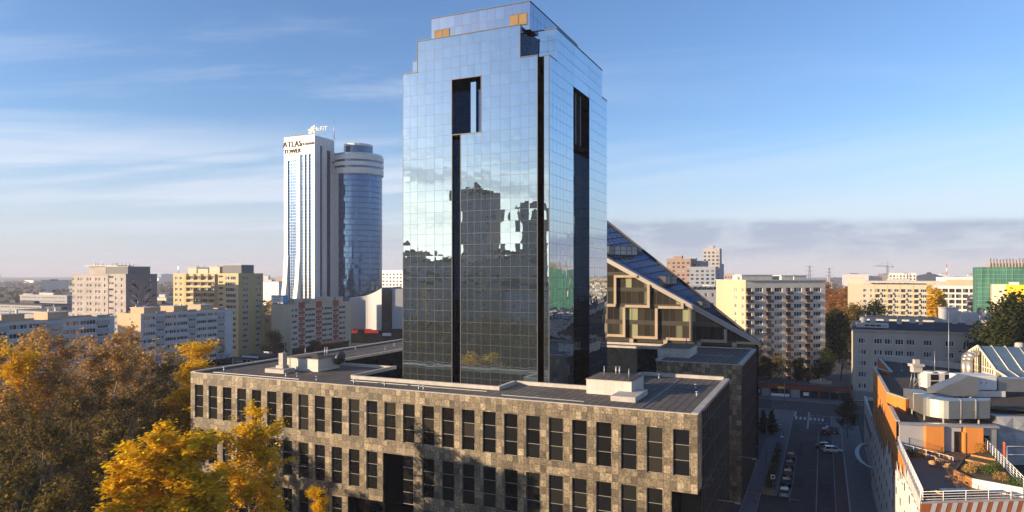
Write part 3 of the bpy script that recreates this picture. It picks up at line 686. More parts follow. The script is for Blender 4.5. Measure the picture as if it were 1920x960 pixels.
# ---- cars
car_glass = M('car_glass', (0.01,0.012,0.015), 0.04, var=0.1, spec=0.7); tyre_m = M('tyre', (0.015,0.015,0.015), 0.9); rim_m = M('wheel_rim', (0.4,0.4,0.41), 0.3, 0.8)
lamp_w = M('headlamp', (0.7,0.7,0.72), 0.15, var=0.05, spec=0.8); lamp_r = M('tail_lamp', (0.35,0.01,0.01), 0.2, var=0.1, spec=0.7); plate_m = M('number_plate', (0.7,0.7,0.66), 0.5, var=0.03)
def make_car(paint_m, label, L=4.3, W=1.78, estate=True, group='cars parked along the street'):
    root = thing('parked_car', label, 'car', (0,0,0), 0, group)
    h = W/2
    # cross sections from the rear (x=-L/2) to the nose: (x, half width, z bottom, z belt, bulge)
    secs = [(-L/2, .80*h, .42, .86), (-L/2+.06, .93*h, .28, .92), (-L/2+.6, h, .22, .95), (-.3, h, .20, .93), (.75, h, .20, .92), (L/2-.9, .98*h, .22, .82), (L/2-.22, .90*h, .26, .70), (L/2, .74*h, .36, .56)]
    b = MB(); n = len(secs); prof = []
    for x, w, z0, z1 in secs: prof.append([(x,-w*.92,z0),(x,-w,z0+.18),(x,-w,z1-.16),(x,-w*.90,z1),(x,w*.90,z1),(x,w,z1-.16),(x,w,z0+.18),(x,w*.92,z0)])
    i0 = len(b.v)
    for p in prof: b.v += p
    for i in range(n-1):
        for k in range(8):
            b.f.append((i0+i*8+k, i0+(i+1)*8+k, i0+(i+1)*8+(k+1)%8, i0+i*8+(k+1)%8)); b.m.append(0); b.sm.append(True)
    b.f.append(tuple(i0+k for k in range(8))); b.m.append(0); b.sm.append(False)
    b.f.append(tuple(i0+(n-1)*8+k for k in reversed(range(8)))); b.m.append(0); b.sm.append(False)
    # roof and pillars
    rx0, rx1 = (-L/2+.55, .45) if estate else (-L/2+1.15, .40); bx0, bx1 = -L/2+.10 if estate else -L/2+.62, 1.18; zr = 1.46; wr = h*.72
    roof = [(rx0,-wr,zr-.03),(rx0+.35,-wr,zr),(rx1-.3,-wr,zr),(rx1,-wr,zr-.04)]
    b.face(roof + [(x,-y,z) for x,y,z in reversed(roof)], 0, True)
    bl = h*.90
    for s in (-1, 1):
        for (xa, xb, wa) in ((bx0, rx0, .10), (bx1, rx1, .07), (-.35, -.35, .05)):
            b.face([(xa-wa,s*bl,.92),(xa+wa,s*bl,.92),(xb+wa,s*wr,zr-.03),(xb-wa,s*wr,zr-.03)], 0)
    b.build('body', [paint_m], root)
    g = MB(); e = .985
    for s in (-1, 1): g.face([(bx0,s*bl*e,.92),(bx1,s*bl*e,.92),(rx1,s*wr*e,zr-.05),(rx0,s*wr*e,zr-.05)])
    g.build('side_window', [car_glass], root)
    g = MB(); g.face([(bx1,-bl*e,.92),(bx1,bl*e,.92),(rx1,wr*e,zr-.045),(rx1,-wr*e,zr-.045)]); g.build('windscreen', [car_glass], root)
    g = MB(); g.face([(bx0,-bl*e,.93),(bx0,bl*e,.93),(rx0,wr*e,zr-.035),(rx0,-wr*e,zr-.035)]); g.build('rear_window', [car_glass], root)
    wme = MB(); wme.tube((0,-.10,0),(0,.10,0),.31,.31,16,0); wm = wme.mesh('wheel', [tyre_m])
    rme = MB(); rme.tube((0,-.115,0),(0,.115,0),.20,.20,12,0); rm = rme.mesh('rim', [rim_m])
    for x in (-L/2+.78, L/2-.85):
        for s in (-1, 1):
            w = put('wheel', wm, root, (x, s*(h-.09), .31)); put('rim', rm, w)
    for s in (-1, 1):
        g = MB(); g.box(L/2-.20, L/2-.03, s*h*.50, s*h*.80, .54, .66); g.build('headlight', [lamp_w], root)
        g = MB(); g.box(-L/2-.01, -L/2+.1, s*h*.62, s*h*.86, .66, .88); g.build('tail_light', [lamp_r], root)
        g = MB(); g.box(.95, 1.12, s*(h+.02), s*(h+.16), .88, 1.0); g.build('mirror', [paint_m], root)
    g = MB(); g.box(-L/2-.02, -L/2, -.26, .26, .50, .62); g.build('number_plate', [plate_m], root)
    return root
def car_paint(name, c): return M(name, c, 0.22, 0.15, var=0.04, spec=0.6, coat=0.6)
cars = [(6.65,53.4,'silver_car_paint',(0.42,0.43,0.45),'silver parked car, nearest in the row beside the planted strip',True,90),
        (6.7,59.8,'black_car_paint',(0.012,0.012,0.013),'black parked car directly behind the silver car in the kerbside row',False,90),
        (6.7,66.2,'navy_car_paint',(0.02,0.028,0.045),'dark blue parked car in the middle of the kerbside row',True,90),
        (6.7,73.0,'charcoal_car_paint',(0.035,0.037,0.04),'charcoal parked car fourth from the near end of the kerbside row',False,90),
        (6.7,79.8,'deep_black_car_paint',(0.010,0.010,0.012),'black parked car at the far end of the kerbside row',True,90),
        (14.9,89.3,'white_car_paint',(0.75,0.76,0.78),'white hatchback parked across the cycle path',True,15),
        (13.6,92.8,'bottle_black_car_paint',(0.014,0.018,0.018),'dark saloon parked just behind the white hatchback',False,15),
        (13.4,109.2,'red_car_paint',(0.22,0.012,0.012),'red parked car beside the blue roadside sign near the crossing',True,90),
        (15.6,110.5,'tar_black_car_paint',(0.012,0.012,0.012),'black parked car standing right beside the red one',False,90)]
for x, y, nm, c, lab, est, rot in cars:
    r = make_car(car_paint(nm, c), lab, 4.2 if est else 4.5, 1.78, est)
    r.location = (*wor(x, y), 0.136 if x > 15.04 or (x > 14.5 and y < 91) else 0.012); r.rotation_euler = (0, 0, GROT + R(rot))
# distant road traffic on the avenue to the left
for px, D, nm, c, lab in ((622,372,'silver_car_paint',None,'silver car driving past the orange shopfront below the red striped flats'), (640,378,'red_car_paint',None,'red car on the avenue by the shopping arcade'),
                          (602,366,'black_car_paint',None,'black car on the avenue below the brown flats')):
    r = make_car(MATS[nm], lab, group='cars on the avenue'); r.location = (xd(px, D), D, 0.012); r.rotation_euler = (0,0,R(66))

# ---- street lamps, signs, planting along the street
pole_m = M('lamp_post_steel', (0.20,0.21,0.23), 0.5, 0.5)
def street_lamp(x, y, h, arm, label, rot=0, z=0.13):
    r = thing('street_lamp', label, 'street lamp', (*wor(x, y), z), GROT + R(rot), 'street lamps')
    b = MB(); b.tube((0,0,0),(0,0,h-.5),.09,.06); 
    if arm: b.path([(0,0,h-.5),(arm*.15,0,h-.15),(arm*.45,0,h),(arm,0,h)], .05, 6)
    b.tube((0,0,0),(0,0,1.0),.12,.12); b.build('pole', [pole_m], r)
    g = MB(); g.box(arm-.1 if arm else -.2, arm+.6 if arm else .2, -.13, .13, h-.08, h+.05); g.build('lantern', [grey_metal], r)
street_lamp(2.2, 72.9, 8.6, 2.4, 'curved street lamp on the pavement beside the planted strip')
street_lamp(2.5, 140.1, 8.6, 2.6, 'curved street lamp in front of the orange fascia shops', z=.02)
street_lamp(2.2, 46.5, 7.6, 0, 'plain upright lamp post without arm near the driveway')
street_lamp(18.6, 122.0, 8.4, 2.0, 'street lamp rising behind the dark round street tree', 180)
street_lamp(20.6, 158.5, 9.5, 3.6, 'street lamp with a long arm at the corner of the brown tenement', 180)
blue_m = M('blue_sign', (0.02,0.12,0.42), 0.5, var=0.03)
def text_mesh(txt, size, mat, name, parent, loc, rot, ext=0.01, align='CENTER'):
    c = bpy.data.curves.new(name, 'FONT'); c.body = txt; c.size = size; c.extrude = ext; c.align_x = align
    o = bpy.data.objects.new(name, c); col.objects.link(o)
    dg_ = bpy.context.evaluated_depsgraph_get(); me = bpy.data.meshes.new_from_object(o.evaluated_get(dg_)); bpy.data.objects.remove(o)
    me.materials.clear(); me.materials.append(mat); return put(name, me, parent, loc, rot)
def sign(x, y, label, blue=True, h=2.6):
    r = thing('road_sign', label, 'road sign', (*wor(x, y), .13), GROT, 'road signs')
    b = MB(); b.tube((0,0,0),(0,0,h+.8),.04); b.build('pole', [pole_m], r)
    b = MB(); b.box(-.38,.38,-.06,-.04,h,h+.8); p = b.build('sign_panel', [blue_m if blue else white], r)
    if blue:
        text_mesh('P', .75, white, 'lettering', p, (0,-.065,h+.13), (R(90),0,0))
        b = MB(); b.box(-.38,.38,-.06,-.04,h-.45,h-.04); b.build('plate', [white], r)
    else:
        b = MB(); b.box(-.2,.2,-.065,-.06,h+.15,h+.6); b.build('marking', [dark_metal], p)
sign(4.3, 90.2, 'blue parking sign with white plate standing at the kerb'); sign(13.9, 106.0, 'blue parking sign beside the red car'); sign(4.6, 54.5, 'small white street sign at the near end of the planted strip', False, 2.3)
# ------------------------------------------------------------------ buildings left of the tower
blue_render = M('pale_grey_panel', (0.50, 0.50, 0.50), 0.85, var=0.10, scale=0.25, streak=False)
blue_render2 = M('stair_bay_panel', (0.36, 0.355, 0.35), 0.85, var=0.12, scale=0.25)
peach = M('peach_render', (0.52, 0.36, 0.23), 0.85, var=0.08, scale=0.15, streak=True)
def roof_house(root, x0, x1, y0, y1, z, h, mat, name='roof_house'):
    b = MB(); b.box(x0, x1, y0, y1, z-.05, z+h, 0, skip='t'); b.box(x0-.25, x1+.25, y0-.25, y1+.25, z+h, z+h+.22, 1)
    return b.build(name, [mat, offwhite], root)
def roof_bits(root, n, x0, x1, y0, y1, z, rng, name='vent', mats=None):
    for i in range(n):
        x, y = rng.uniform(x0, x1), rng.uniform(y0, y1); b = MB(); k = rng.random()
        if k < .5: b.box(x-.3, x+.3, y-.25, y+.25, z-.03, z+rng.uniform(.5,1.1)); b.box(x-.38, x+.38, y-.33, y+.33, z+1.1, z+1.2)
        elif k < .8: b.tube((x,y,z-.03),(x,y,z+rng.uniform(.8,1.4)), .16, .16, 8)
        else: b.tube((x,y,z-.03),(x,y,z+rng.uniform(2.0,3.5)), .035, .03, 5); b.box(x-.5,x+.5,y-.02,y+.02,z+1.8,z+1.84)
        b.build('antenna' if k >= .8 else name, mats or [offwhite if k < .5 else grey_metal], root)
flat_glass = glassy('flat_window_glass', [(0.02,0.026,0.034),(0.04,0.045,0.055),(0.30,0.31,0.32),(0.14,0.14,0.14),(0.025,0.03,0.04)], 0.06, 0.6, pos=[0,.34,.62,.76,.86])
def long_flats(name_label, X, Y, Dp_len, width, Ht, nfl, bays, end_mat, seed):
    """long panel block: street-grid orientation, its long side (local R) faces the avenue"""
    rng = random.Random(seed); W = width; cols = {'R': [], 'F': [], 'L': []}
    fh = (Ht - 3.6) / nfl
    s = 1.0
    strips = []
    k = 0
    while s < Dp_len - 2:
        for kind, bw in bays:
            if s + bw > Dp_len - .5: s = Dp_len; break
            for f in range(nfl):
                z = 3.4 + f*fh + (0.9 if kind != 's' else .9 + fh*.45)
                if kind == 's':
                    if z + 1 < Ht: cols['R'].append((s + bw/2, bw-.9, .95, z, win_mesh(bw-.9, .95, 4, 1, win_white, flat_glass, .09)))
                else:
                    h = 1.45
                    cols['R'].append((s + bw/2, bw-.5, h, z, win_mesh(bw-.5, h, 5, 1, win_white, flat_glass, .09)))
            strips.append((kind, s, bw)); s += bw
    for f in range(nfl): cols['F'].append((W*.55, .7, .7, 4.4 + f*fh, win_mesh(.7,.7,1,1,win_white,flat_glass)))
    root = block('apartment_block', name_label, 'apartment block', X, Y, GROT, W, Dp_len, Ht, cols, [end_mat, blue_render, end_mat], roof_felt, 'long low apartment blocks', .2, .4)
    # stair bays stand a little proud in a darker panel (between their windows), parapets of the bays
    b = MB()
    for kind, s0, bw in strips:
        if kind == 's': 
            for f in range(nfl + 1):
                z0 = 3.4 + (f-1)*fh + .9 + fh*.45 + .95 + .05 if f else 3.2; z1 = min(Ht + 1.5, 3.4 + f*fh + .9 + fh*.45 - .05)
                if f == nfl: z1 = Ht + 1.0
                if z1 - z0 > .2: b.box(W+.003, W+.28, s0+.15, s0+bw-.15, z0, z1, 0)
        else:
            for f in range(nfl):
                z = 3.4 + f*fh + .9; b.box(W+.003, W+.14, s0+.1, s0+bw-.1, z-1.15, z-.1, 1)
    b.build('balustrade_panel', [blue_render2, blue_render], root)
    b = MB(); b.box(W+.003, W+.5, .3, Dp_len-.3, 2.9, 3.3, 0)
    b.box(W+.004, W+.1, .5, Dp_len-.5, .3, 2.85, 1); b.build('shopfront', [dark_metal, MATS['car_glass']], root)
    t = 4.0
    while t < Dp_len - 6:
        o = roof_house(root, 2.0, W-3.5, t, t+6.5, Ht, 2.3, end_mat); roof_bits(root, 3, 2.2, W-4, t+.5, t+6, Ht+2.5, rng)
        t += 14 + rng.uniform(-1, 2)
    roof_bits(root, 8, 1, W-1.5, 2, Dp_len-2, Ht, rng)
    return root
bays = [('b',5.6),('b',5.6),('s',4.6)]
# left block: far right corner seen at x=215; right block: near corner at x=264
V = (ST, CT)
D = 233; fx_, fy_ = xd(215, D) , D
W1 = 12.5
cx_, cy_ = fx_ - V[0]*66, fy_ - V[1]*66            # near right corner
long_flats('long pale grey apartment block at the left edge with trees before it', cx_ - CT*W1, cy_ + ST*W1, 66, W1, 25.4, 8, bays, peach, 3)
D = 262; X0, Y0 = xd(264, D), D
long_flats('long pale grey apartment block with a peach end wall facing the wood', X0 - CT*13.3, Y0 + ST*13.3, 45, 13.3, 24.4, 7, [('b',5.4),('s',4.2),('b',5.4)], peach, 4)

# tall grey block with a leaf mural on its end
def tall_block(label, X, Y, W, Dp, Ht, mats, colsF, colsR, seed, group='tall apartment blocks'):
    rng = random.Random(seed)
    r = block('apartment_tower', label, 'apartment tower', X - CT*W, Y + ST*W, GROT, W, Dp, Ht, {'F': colsF, 'R': colsR}, mats, roof_felt, group, .22, .5)
    return r, rng
grey_panel = tiles('grey_pink_panels', [(0.31,0.28,0.265),(0.36,0.325,0.31),(0.39,0.355,0.34),(0.30,0.275,0.26)], 3.0, 2.8, 0.85, 0.06, 0.75, 0.08, 'sz', mscale=.6)
mural_wall = M('slate_grey_wall', (0.17,0.175,0.19), 0.85, var=0.06, scale=.2)
D = 300; W, Dp, Ht = 36.8, 15.5, 39.6
wm1 = win_mesh(1.25,1.5,2,1,win_white,flat_glass,.10); wm2 = win_mesh(2.3,1.5,3,1,win_white,flat_glass,.10); wm3 = win_mesh(3.0,.9,3,1,win_dark,flat_glass,.10)
cF = []
for f in range(13):
    z = 3.6 + f*2.78
    for s in (1.0,4.6,6.7,11.0,13.2,17.0,19.2,23.0,30.4,34.2): cF.append((s,1.25,1.5,z,wm1))
    if z + 2 < Ht: cF.append((27.2,3.0,.9,z+1.3,wm3))
ht_, rng = tall_block('tall grey panel block with a black leaf mural on its shaded end', xd(236,D), D, W, Dp, Ht, [grey_panel, mural_wall, grey_panel], cF, [(s,1.2,1.3,3.6+f*2.78,wm1) for s in (3.4,12.2) for f in (11,12)], 5)
b = MB(); b.box(25.0,25.35,-.18,-.003,0,Ht+.3); b.box(0,W,-.12,-.004,Ht+.1,Ht+.52); b.build('wall_rib', [grey_panel], ht_)
roof_house(ht_, 8, 20, 2.5, 12, Ht+.05, 4.0, grey_panel); roof_house(ht_, 21, 35.4, 2.0, 13, Ht+.05, 3.6, mural_wall)
b = MB(); b.box(6.5,29,1.6,9,Ht+3.9,Ht+4.3); b.build('roof_slab', [offwhite], ht_)
roof_bits(ht_, 14, 9, 34, 3, 11, Ht+4.2, rng)
black_paint = M('black_wall_paint', (0.010,0.011,0.013), 0.7); pale_paint = M('pale_grey_wall_paint', (0.30,0.31,0.33), 0.8)
b = MB()
def leaf(cy, cz, L, w, a, bend):
    pts = []
    for sgn in (1, -1):
        rng_ = range(0, 9) if sgn > 0 else range(8, -1, -1)
        for i in rng_:
            t = i/8; off = sgn*w*math.sin(math.pi*t)*(1-.3*t) + bend*math.sin(math.pi*t)
            u = (t-.5)*L; pts.append((cy + u*math.cos(a) - off*math.sin(a), cz + u*math.sin(a) + off*math.cos(a)))
    return pts
lr = random.Random(11)
for i in range(26):
    side = 1 if i % 2 else -1; lv = (i//2)/13
    a = R(90 - side*(25 + 70*(1-lv))); rr = 1.5 + 4.2*math.sin(math.pi*(.15+.7*lv)); cy = 7.6 + side*(.8 + lr.uniform(.3,1)*rr); cz = 19 + lv*18 + lr.uniform(-1,1)
    p = leaf(cy, cz, lr.uniform(2.4,4.0), lr.uniform(.22,.42), a + lr.uniform(-.4,.4), lr.uniform(.2,.7)*side)
    b.face([(W+.012, y, z) for y, z in p], 0)
for i in range(10):
    side = 1 if i % 2 else -1; p = leaf(7.6+side*lr.uniform(.3,1.3), 14+i*1.9, 4.2, .14, R(90-side*8), .2*side); b.face([(W+.012, y, z) for y, z in p], 0)
b.build('mural', [black_paint], ht_)
b = MB()
for i in range(14):
    side = 1 if i % 2 else -1; lv = (i//2)/7; p = leaf(7.6 + side*lr.uniform(1.2,4.6), 15 + lv*17, lr.uniform(3,5), .8, R(90-side*40), .4*side); b.face([(W+.006, y, z) for y, z in p], 0)
b.build('mural_shade', [pale_paint], ht_)

# tall yellow block
yel = M('pale_yellow_render', (0.50,0.41,0.23), 0.85, var=0.06, scale=.2); yel2 = M('deep_yellow_render', (0.42,0.335,0.17), 0.85, var=0.05, scale=.2); yel3 = M('cream_render', (0.54,0.47,0.36), 0.85, var=.05)
D = 330; W, Dp, Ht = 44.7, 16.0, 39.9
cF = []; nf = 13
wA = win_mesh(1.6,1.5,2,1,win_white,flat_glass,.10); wB = win_mesh(4.4,1.7,6,1,win_white,flat_glass,.09); wC = win_mesh(2.6,.9,3,1,win_dark,flat_glass,.10); wD = win_mesh(6.6,1.7,6,1,win_white,flat_glass,.09)
for f in range(nf):
    z = 3.6 + f*2.8
    for s in (2.2,5.4): cF.append((s,1.6,1.5,z,wA))
    for s in (13.0,18.0,23.0,27.6): cF.append((s,4.4,1.7,z,wB))
    if z + 2.2 < Ht: cF.append((33.2,2.6,.9,z+1.2,wC))
    cF.append((39.6,6.6,1.7,z,wD))
iy, rng = tall_block('tall yellow apartment block with ribbon balconies and rooftop aerials', xd(447,D), D, W, Dp, Ht, [yel, yel2, yel3], cF, [(s,3.4,1.6,3.6+f*2.8,win_mesh(3.4,1.6,4,1,win_white,flat_glass,.10)) for s in (4.6,12.8) for f in range(nf)], 6)
b = MB()
for f in range(nf):
    z = 3.6 + f*2.8
    b.box(10.5,30.0,-1.0,-.003,z-1.15,z-.05,0); b.box(10.5,30.0,-1.0,-.004,z+1.85,z+1.97,1)
for x in (10.3,15.4,20.4,25.3,30.0): b.box(x-.1,x+.1,-1.05,-.005,2.0,Ht+.1,0)
b.build('balcony', [yel, yel3], iy)
b = MB(); b.box(8.2,10.1,-.5,-.003,0,Ht+.45); b.build('wall_rib', [yel2], iy)
for x0, x1, hh in ((7,13,3.2),(14,21,2.6),(22,29,3.6),(31,43.5,4.4)): roof_house(iy, x0, x1, 3, 11, Ht+.05, hh, yel3 if x1 < 30 else mural_wall)
roof_bits(iy, 14, 8, 43, 4, 10, Ht+3.6, rng)
b = MB(); b.tube((1.5,2,Ht),(1.5,2,Ht+5.5),.10,.05,6); b.box(1.0,2.0,1.8,2.2,Ht+2.5,Ht+4.2); b.build('antenna', [grey_metal], iy)

# red striped row of flats with a hoarding on the roof
beige = M('sandy_render', (0.47,0.42,0.31), 0.85, var=.08, scale=.2, streak=True); brick_red = M('oxide_red_render', (0.34,0.065,0.035), 0.8, var=.08, scale=.4); tan = M('tan_render', (0.52,0.43,0.31), 0.85, var=.08)
D = 335; W, Dp, Ht = 12.5, 47, 24.6; cR = []; nf = 7; segs = [('t',5.2),('r',4.2),('g',8.6),('r',4.2),('t',9.2),('r',4.4),('t',6.5)]
s = .4; rl = []
for kind, bw in segs:
    for f in range(nf):
        z = 4.4 + f*2.82
        if kind == 'r': cR.append((s+bw/2, bw-1.2, 1.15, z+.2, win_mesh(bw-1.2,1.15,3,1,win_white,flat_glass,.12)))
        else: cR.append((s+bw/2, bw-1.0, 1.5, z, win_mesh(bw-1.0,1.5,int(bw*.8),1,win_white,flat_glass,.10)))
    rl.append((kind, s, bw)); s += bw
lf = block('apartment_block', 'sandy flats with three oxide red stair bays and a roof hoarding', 'apartment block', xd(545,D)-CT*W, D+ST*W, GROT, W, Dp, Ht, {'R': cR}, [beige, tan, beige], roof_felt, 'low apartment blocks', .2, .4)
for kind, s0, bw in rl:
    if kind == 'r':
        b = MB()
        for f in range(nf+1):
            z0 = 4.6+(f-1)*2.82+1.2 if f else 3.4; z1 = 4.6+f*2.82-.06 if f < nf else Ht+1.3
            b.box(W+.003,W+.35,s0+.1,s0+bw-.1,z0,z1)
        b.build('stair_bay_panel', [brick_red], lf)
for t, hh in ((6,2.6),(17,2.4),(30,3.0),(38,2.8)): roof_house(lf, 2, 9.5, t, t+6, Ht, hh, tan)
roof_bits(lf, 8, 2, 11, 3, 44, Ht+.1, random.Random(2))
b = MB(); b.box(W+.003,W+.9,1,45,3.1,3.5,0); b.box(W+.003,W+.12,1,45,.2,3.0,1); b.build('shopfront', [dark_metal, MATS['car_glass']], lf)
b = MB(); b.box(W+.3,W+1.1,24,40,3.5,4.4,0); b.build('orange_fascia', [M('orange_fascia_paint',(0.62,0.16,0.03),.6)], lf)
b = MB(); b.box(W+.3,W+1.0,10,19,3.5,4.4,0); b.build('white_fascia', [white], lf)
hb = thing('rooftop_hoarding', 'white and blue advertising hoarding standing on the sandy flats roof', 'hoarding', (xd(524,D+2), D+2, Ht+.4), GROT)
b = MB(); b.box(-5.2,2.4,-.1,.1,.9,4.6); b.build('white_panel', [white], hb)
b = MB(); b.box(2.42,5.4,-.1,.1,.9,4.6); b.build('blue_panel', [M('sky_blue_hoarding',(0.05,0.30,0.62),.6,var=.03)], hb)
b = MB()
for x in (-4.5,-1.5,1.5,4.5): b.box(x-.08,x+.08,.11,.25,0,4.5); b.tube((x,.2,3.4),(x,2.6,.05),.06)
b.build('support', [dark_metal], hb)
b = MB()
for i, (w0, w1) in enumerate(((-4.8,1.8),(-4.0,1.0),(-4.4,1.2),(-3.6,.6))): b.box(w0,w1,-.13,-.102,3.9-i*.8,4.3-i*.8)
for i in range(3): b.box(3.0,4.8,-.13,-.102,3.5-i*.8,3.8-i*.8)
b.build('text_line', [M('hoarding_grey_text',(0.16,0.19,0.24),.7)], hb)

# white tower with a round glass drum, letters on its roof
clad = tiles('white_tower_cladding', [(0.60,0.585,0.56),(0.64,0.625,0.60),(0.67,0.655,0.63)], 1.6, 1.8, 0.45, 0.03, 0.85, 0.04, 'sz')
t_glass = mirror_mat('blue_tower_glass', (0.06,0.13,0.27), (0.09,0.18,0.33), 0.08, 0.75); t_dark = mirror_mat('dark_blue_glass', (0.06,0.09,0.15), (0.08,0.12,0.19), 0.08); slot_m = M('dark_window_slot', (0.02,0.035,0.06), .1, spec=.6)
D = 430; aX, aY = xd(590, D), D
at_ = thing('office_tower', 'white office tower with round blue glass drum and rooftop lettering', 'office tower', (aX, aY, 0), GROT)
HT = 128.0; W, Dp = 25.0, 19.0
b = MB(); strips = [(-22.0,-14.6),(-11.8,-9.0),(-8.1,-5.8),(-4.9,-2.6)]
wall(b, (-W,0), (1,0), (0,-1), W, 0, HT, [(a+W, c+W, 9 if i else 16, 116 if i else 113) for i, (a, c) in enumerate(strips)], .7)
wall(b, (0,0), (0,1), (1,0), Dp, 0, HT-.5, [(5.2,7.4,6,122),(11.6,15.6,6,120)], .8)
wall(b, (0,Dp), (-1,0), (0,1), W, 0, HT); wall(b, (-W,Dp), (0,-1), (-1,0), Dp, 0, HT-3)
b.face([(-W,0,HT-.4),(0,0,HT-.4),(0,Dp,HT-.4),(-W,Dp,HT-.4)]); b.build('white_wall', [clad], at_)
for i, (a, c) in enumerate(strips):
    g = MB(); gb = MB(); curtain(g, gb, lambda u, z, d: (u, .65-d, z), rows(a, c, 4 if i == 0 else 1), rows(16 if i == 0 else 9, 113 if i == 0 else 116, 52), lambda u, z: True, 1, bar=.08)
    o = g.build('glass_strip', [t_glass], at_); gb.build('glazing_bar', [grey_metal], o)
for a, c in ((5.2,7.4),(11.6,15.6)):
    g = MB(); gb = MB(); curtain(g, gb, lambda u, z, d: (-.75+d, u, z), rows(a, c, 2), rows(6,122,48), lambda u, z: True, 1, bar=.08); o = g.build('glass_strip', [t_dark], at_); gb.build('glazing_bar', [dark_metal], o)
b = MB()                                            # flared foot of the left corner
for z0, z1, e0, e1 in ((0,12,3.0,2.6),(12,22,2.6,1.6),(22,34,1.6,.7),(34,52,.7,0)):
    for x0, x1 in ((-25,-21.6),(-15.1,-12)):
        b.face([(x0-e0*.8,-e0*1.2,z0),(x1-e0*.8,-e0*1.2,z0),(x1-e1*.8,-e1*1.2-.01,z1),(x0-e1*.8,-e1*1.2-.01,z1)])
        b.face([(x0-e0*.8,-e0*1.2,z0),(x0-e1*.8,-e1*1.2-.01,z1),(x0,0.5,z1),(x0,.5,z0)]); b.face([(x1-e0*.8,-e0*1.2,z0),(x1,.5,z0),(x1,.5,z1),(x1-e1*.8,-e1*1.2-.01,z1)])
b.build('flared_pier', [clad], at_)
cyl_c = (3.0, 24.0); RC = 15.6                       # drum centre in the tower's own frame
cyl_c = ((xd(672,456)-aX)*CT - (456-aY)*ST, (xd(672,456)-aX)*ST + (456-aY)*CT)
def drum(name, r, z0, z1, mat, n=64, a0=0, a1=360, bars=None):
    b = MB()
    for i in range(n):
        p, q = R(a0+(a1-a0)*i/n), R(a0+(a1-a0)*(i+1)/n)
        b.face([(cyl_c[0]+r*math.cos(p),cyl_c[1]+r*math.sin(p),z0),(cyl_c[0]+r*math.cos(q),cyl_c[1]+r*math.sin(q),z0),(cyl_c[0]+r*math.cos(q),cyl_c[1]+r*math.sin(q),z1),(cyl_c[0]+r*math.cos(p),cyl_c[1]+r*math.sin(p),z1)])
    return b.build(name, mat if isinstance(mat, list) else [mat], at_)
g = MB(); gb = MB(); nsl = MB()
for j in range(27):
    z0 = 8 + j*3.6
    for i in range(48):
        p, q = R(-106+200*i/48), R(-106+200*(i+1)/48)
        t = random.gauss(0, .03)
        P_ = lambda a, r, z: (cyl_c[0]+r*math.cos(a), cyl_c[1]+r*math.sin(a), z)
        g.face([P_(p,RC+t,z0),P_(q,RC-t,z0),P_(q,RC-t,z0+2.3),P_(p,RC+t,z0+2.3)]); g.face([P_(p,RC+t,z0+2.3),P_(q,RC,z0+2.3),P_(q,RC,z0+3.6),P_(p,RC+t,z0+3.6)])
        if i % 8 not in (3,): nsl.face([P_(p+.012,RC+.06,z0+2.35),P_(q-.025,RC+.06,z0+2.35),P_(q-.025,RC+.06,z0+3.3),P_(p+.012,RC+.06,z0+3.3)])
        gb.face([P_(p-.002,RC+.08,z0),P_(p+.002,RC+.08,z0),P_(p+.002,RC+.08,z0+3.6),P_(p-.002,RC+.08,z0+3.6)])
g.build('drum_glazing', [t_glass], at_); nsl.build('window_slot', [slot_m], at_); gb.build('glazing_bar', [dark_metal], at_)
zt = 105.4
drum('drum_wall', RC+.05, 0, 105.2, clad, 12, -160, -106.5)
drum('drum_band', RC+1.0, zt, zt+3.6, clad); drum('drum_band', RC+1.0, zt+5.0, zt+7.6, clad); drum('drum_band', RC+1.0, zt+9.0, zt+12.0, clad)
drum('band_window', RC+.6, zt+3.6, zt+5.0, t_dark); drum('band_window', RC+.6, zt+7.6, zt+9.0, t_dark)
b = MB(); b.lathe([(RC+1.0,zt),(RC-.1,zt-.3)], cyl_c, 48); b.lathe([(RC+1.0,zt+12.0),(2,zt+12.1)], cyl_c, 48); b.build('drum_roof', [clad], at_)
drum('glass_railing', RC+.5, zt+12.0, zt+13.4, M('pale_glass_railing', (0.35,0.42,0.48), .1, .4))
drum('upper_drum', 9.5, zt+12.1, zt+20.5, clad); drum('upper_drum_window', 9.7, zt+14.5, zt+19, t_dark, 30, -110, 20)
b = MB(); b.lathe([(9.5,zt+20.5),(1,zt+20.6)], cyl_c, 32); b.build('drum_roof', [clad], at_)
b = MB(); wall(b, (0,Dp), (1,0), (0,-1), max(1.0, cyl_c[0]), 0, 118); wall(b, (0.02,Dp), (0,1), (1,0), 14, 0, 119.5); b.build('link_wall', [clad], at_)
bronze = M('bronze_letters', (0.05,0.035,0.02), .8, 0.0); let_w = M('white_letters', (0.80,0.79,0.75), .5, var=.02); gold = M('yellow_logo', (0.75,0.62,0.30), .5, var=.04)
text_mesh('ATLAS', 5.4, bronze, 'lettering', at_, (-18.0,-.25,121.4), (R(90),0,0), .12); text_mesh('TOWER', 3.9, bronze, 'lettering', at_, (-18.0,-.25,117.4), (R(90),0,0), .12)
text_mesh('TOORANK', 2.5, bronze, 'lettering', at_, (-6.2,-.25,121.8), (R(90),0,0), .1)
text_mesh('McFIT', 4.0, let_w, 'lettering', at_, (3.4,1.2,130.2), (R(90),0,R(12)), .2)
b = MB(); b.face([(-6.0,.4,129),(-2.6,.4,129),(-1.2,.4,133.4),(-2.4,.4,135.6),(-4.0,.4,133.6),(-6.6,.4,132.4),(-4.6,.4,131.4)]); b.face([(-1.0,.4,129),(.6,.4,129),(.2,.4,137.0),(-1.8,.4,135.2)]); b.xf(Matrix.Translation((-1.6,0,129)) @ Matrix.Diagonal((.8,1,.66,1)) @ Matrix.Translation((1.0,0,-129))); b.build('roof_emblem', [gold], at_)
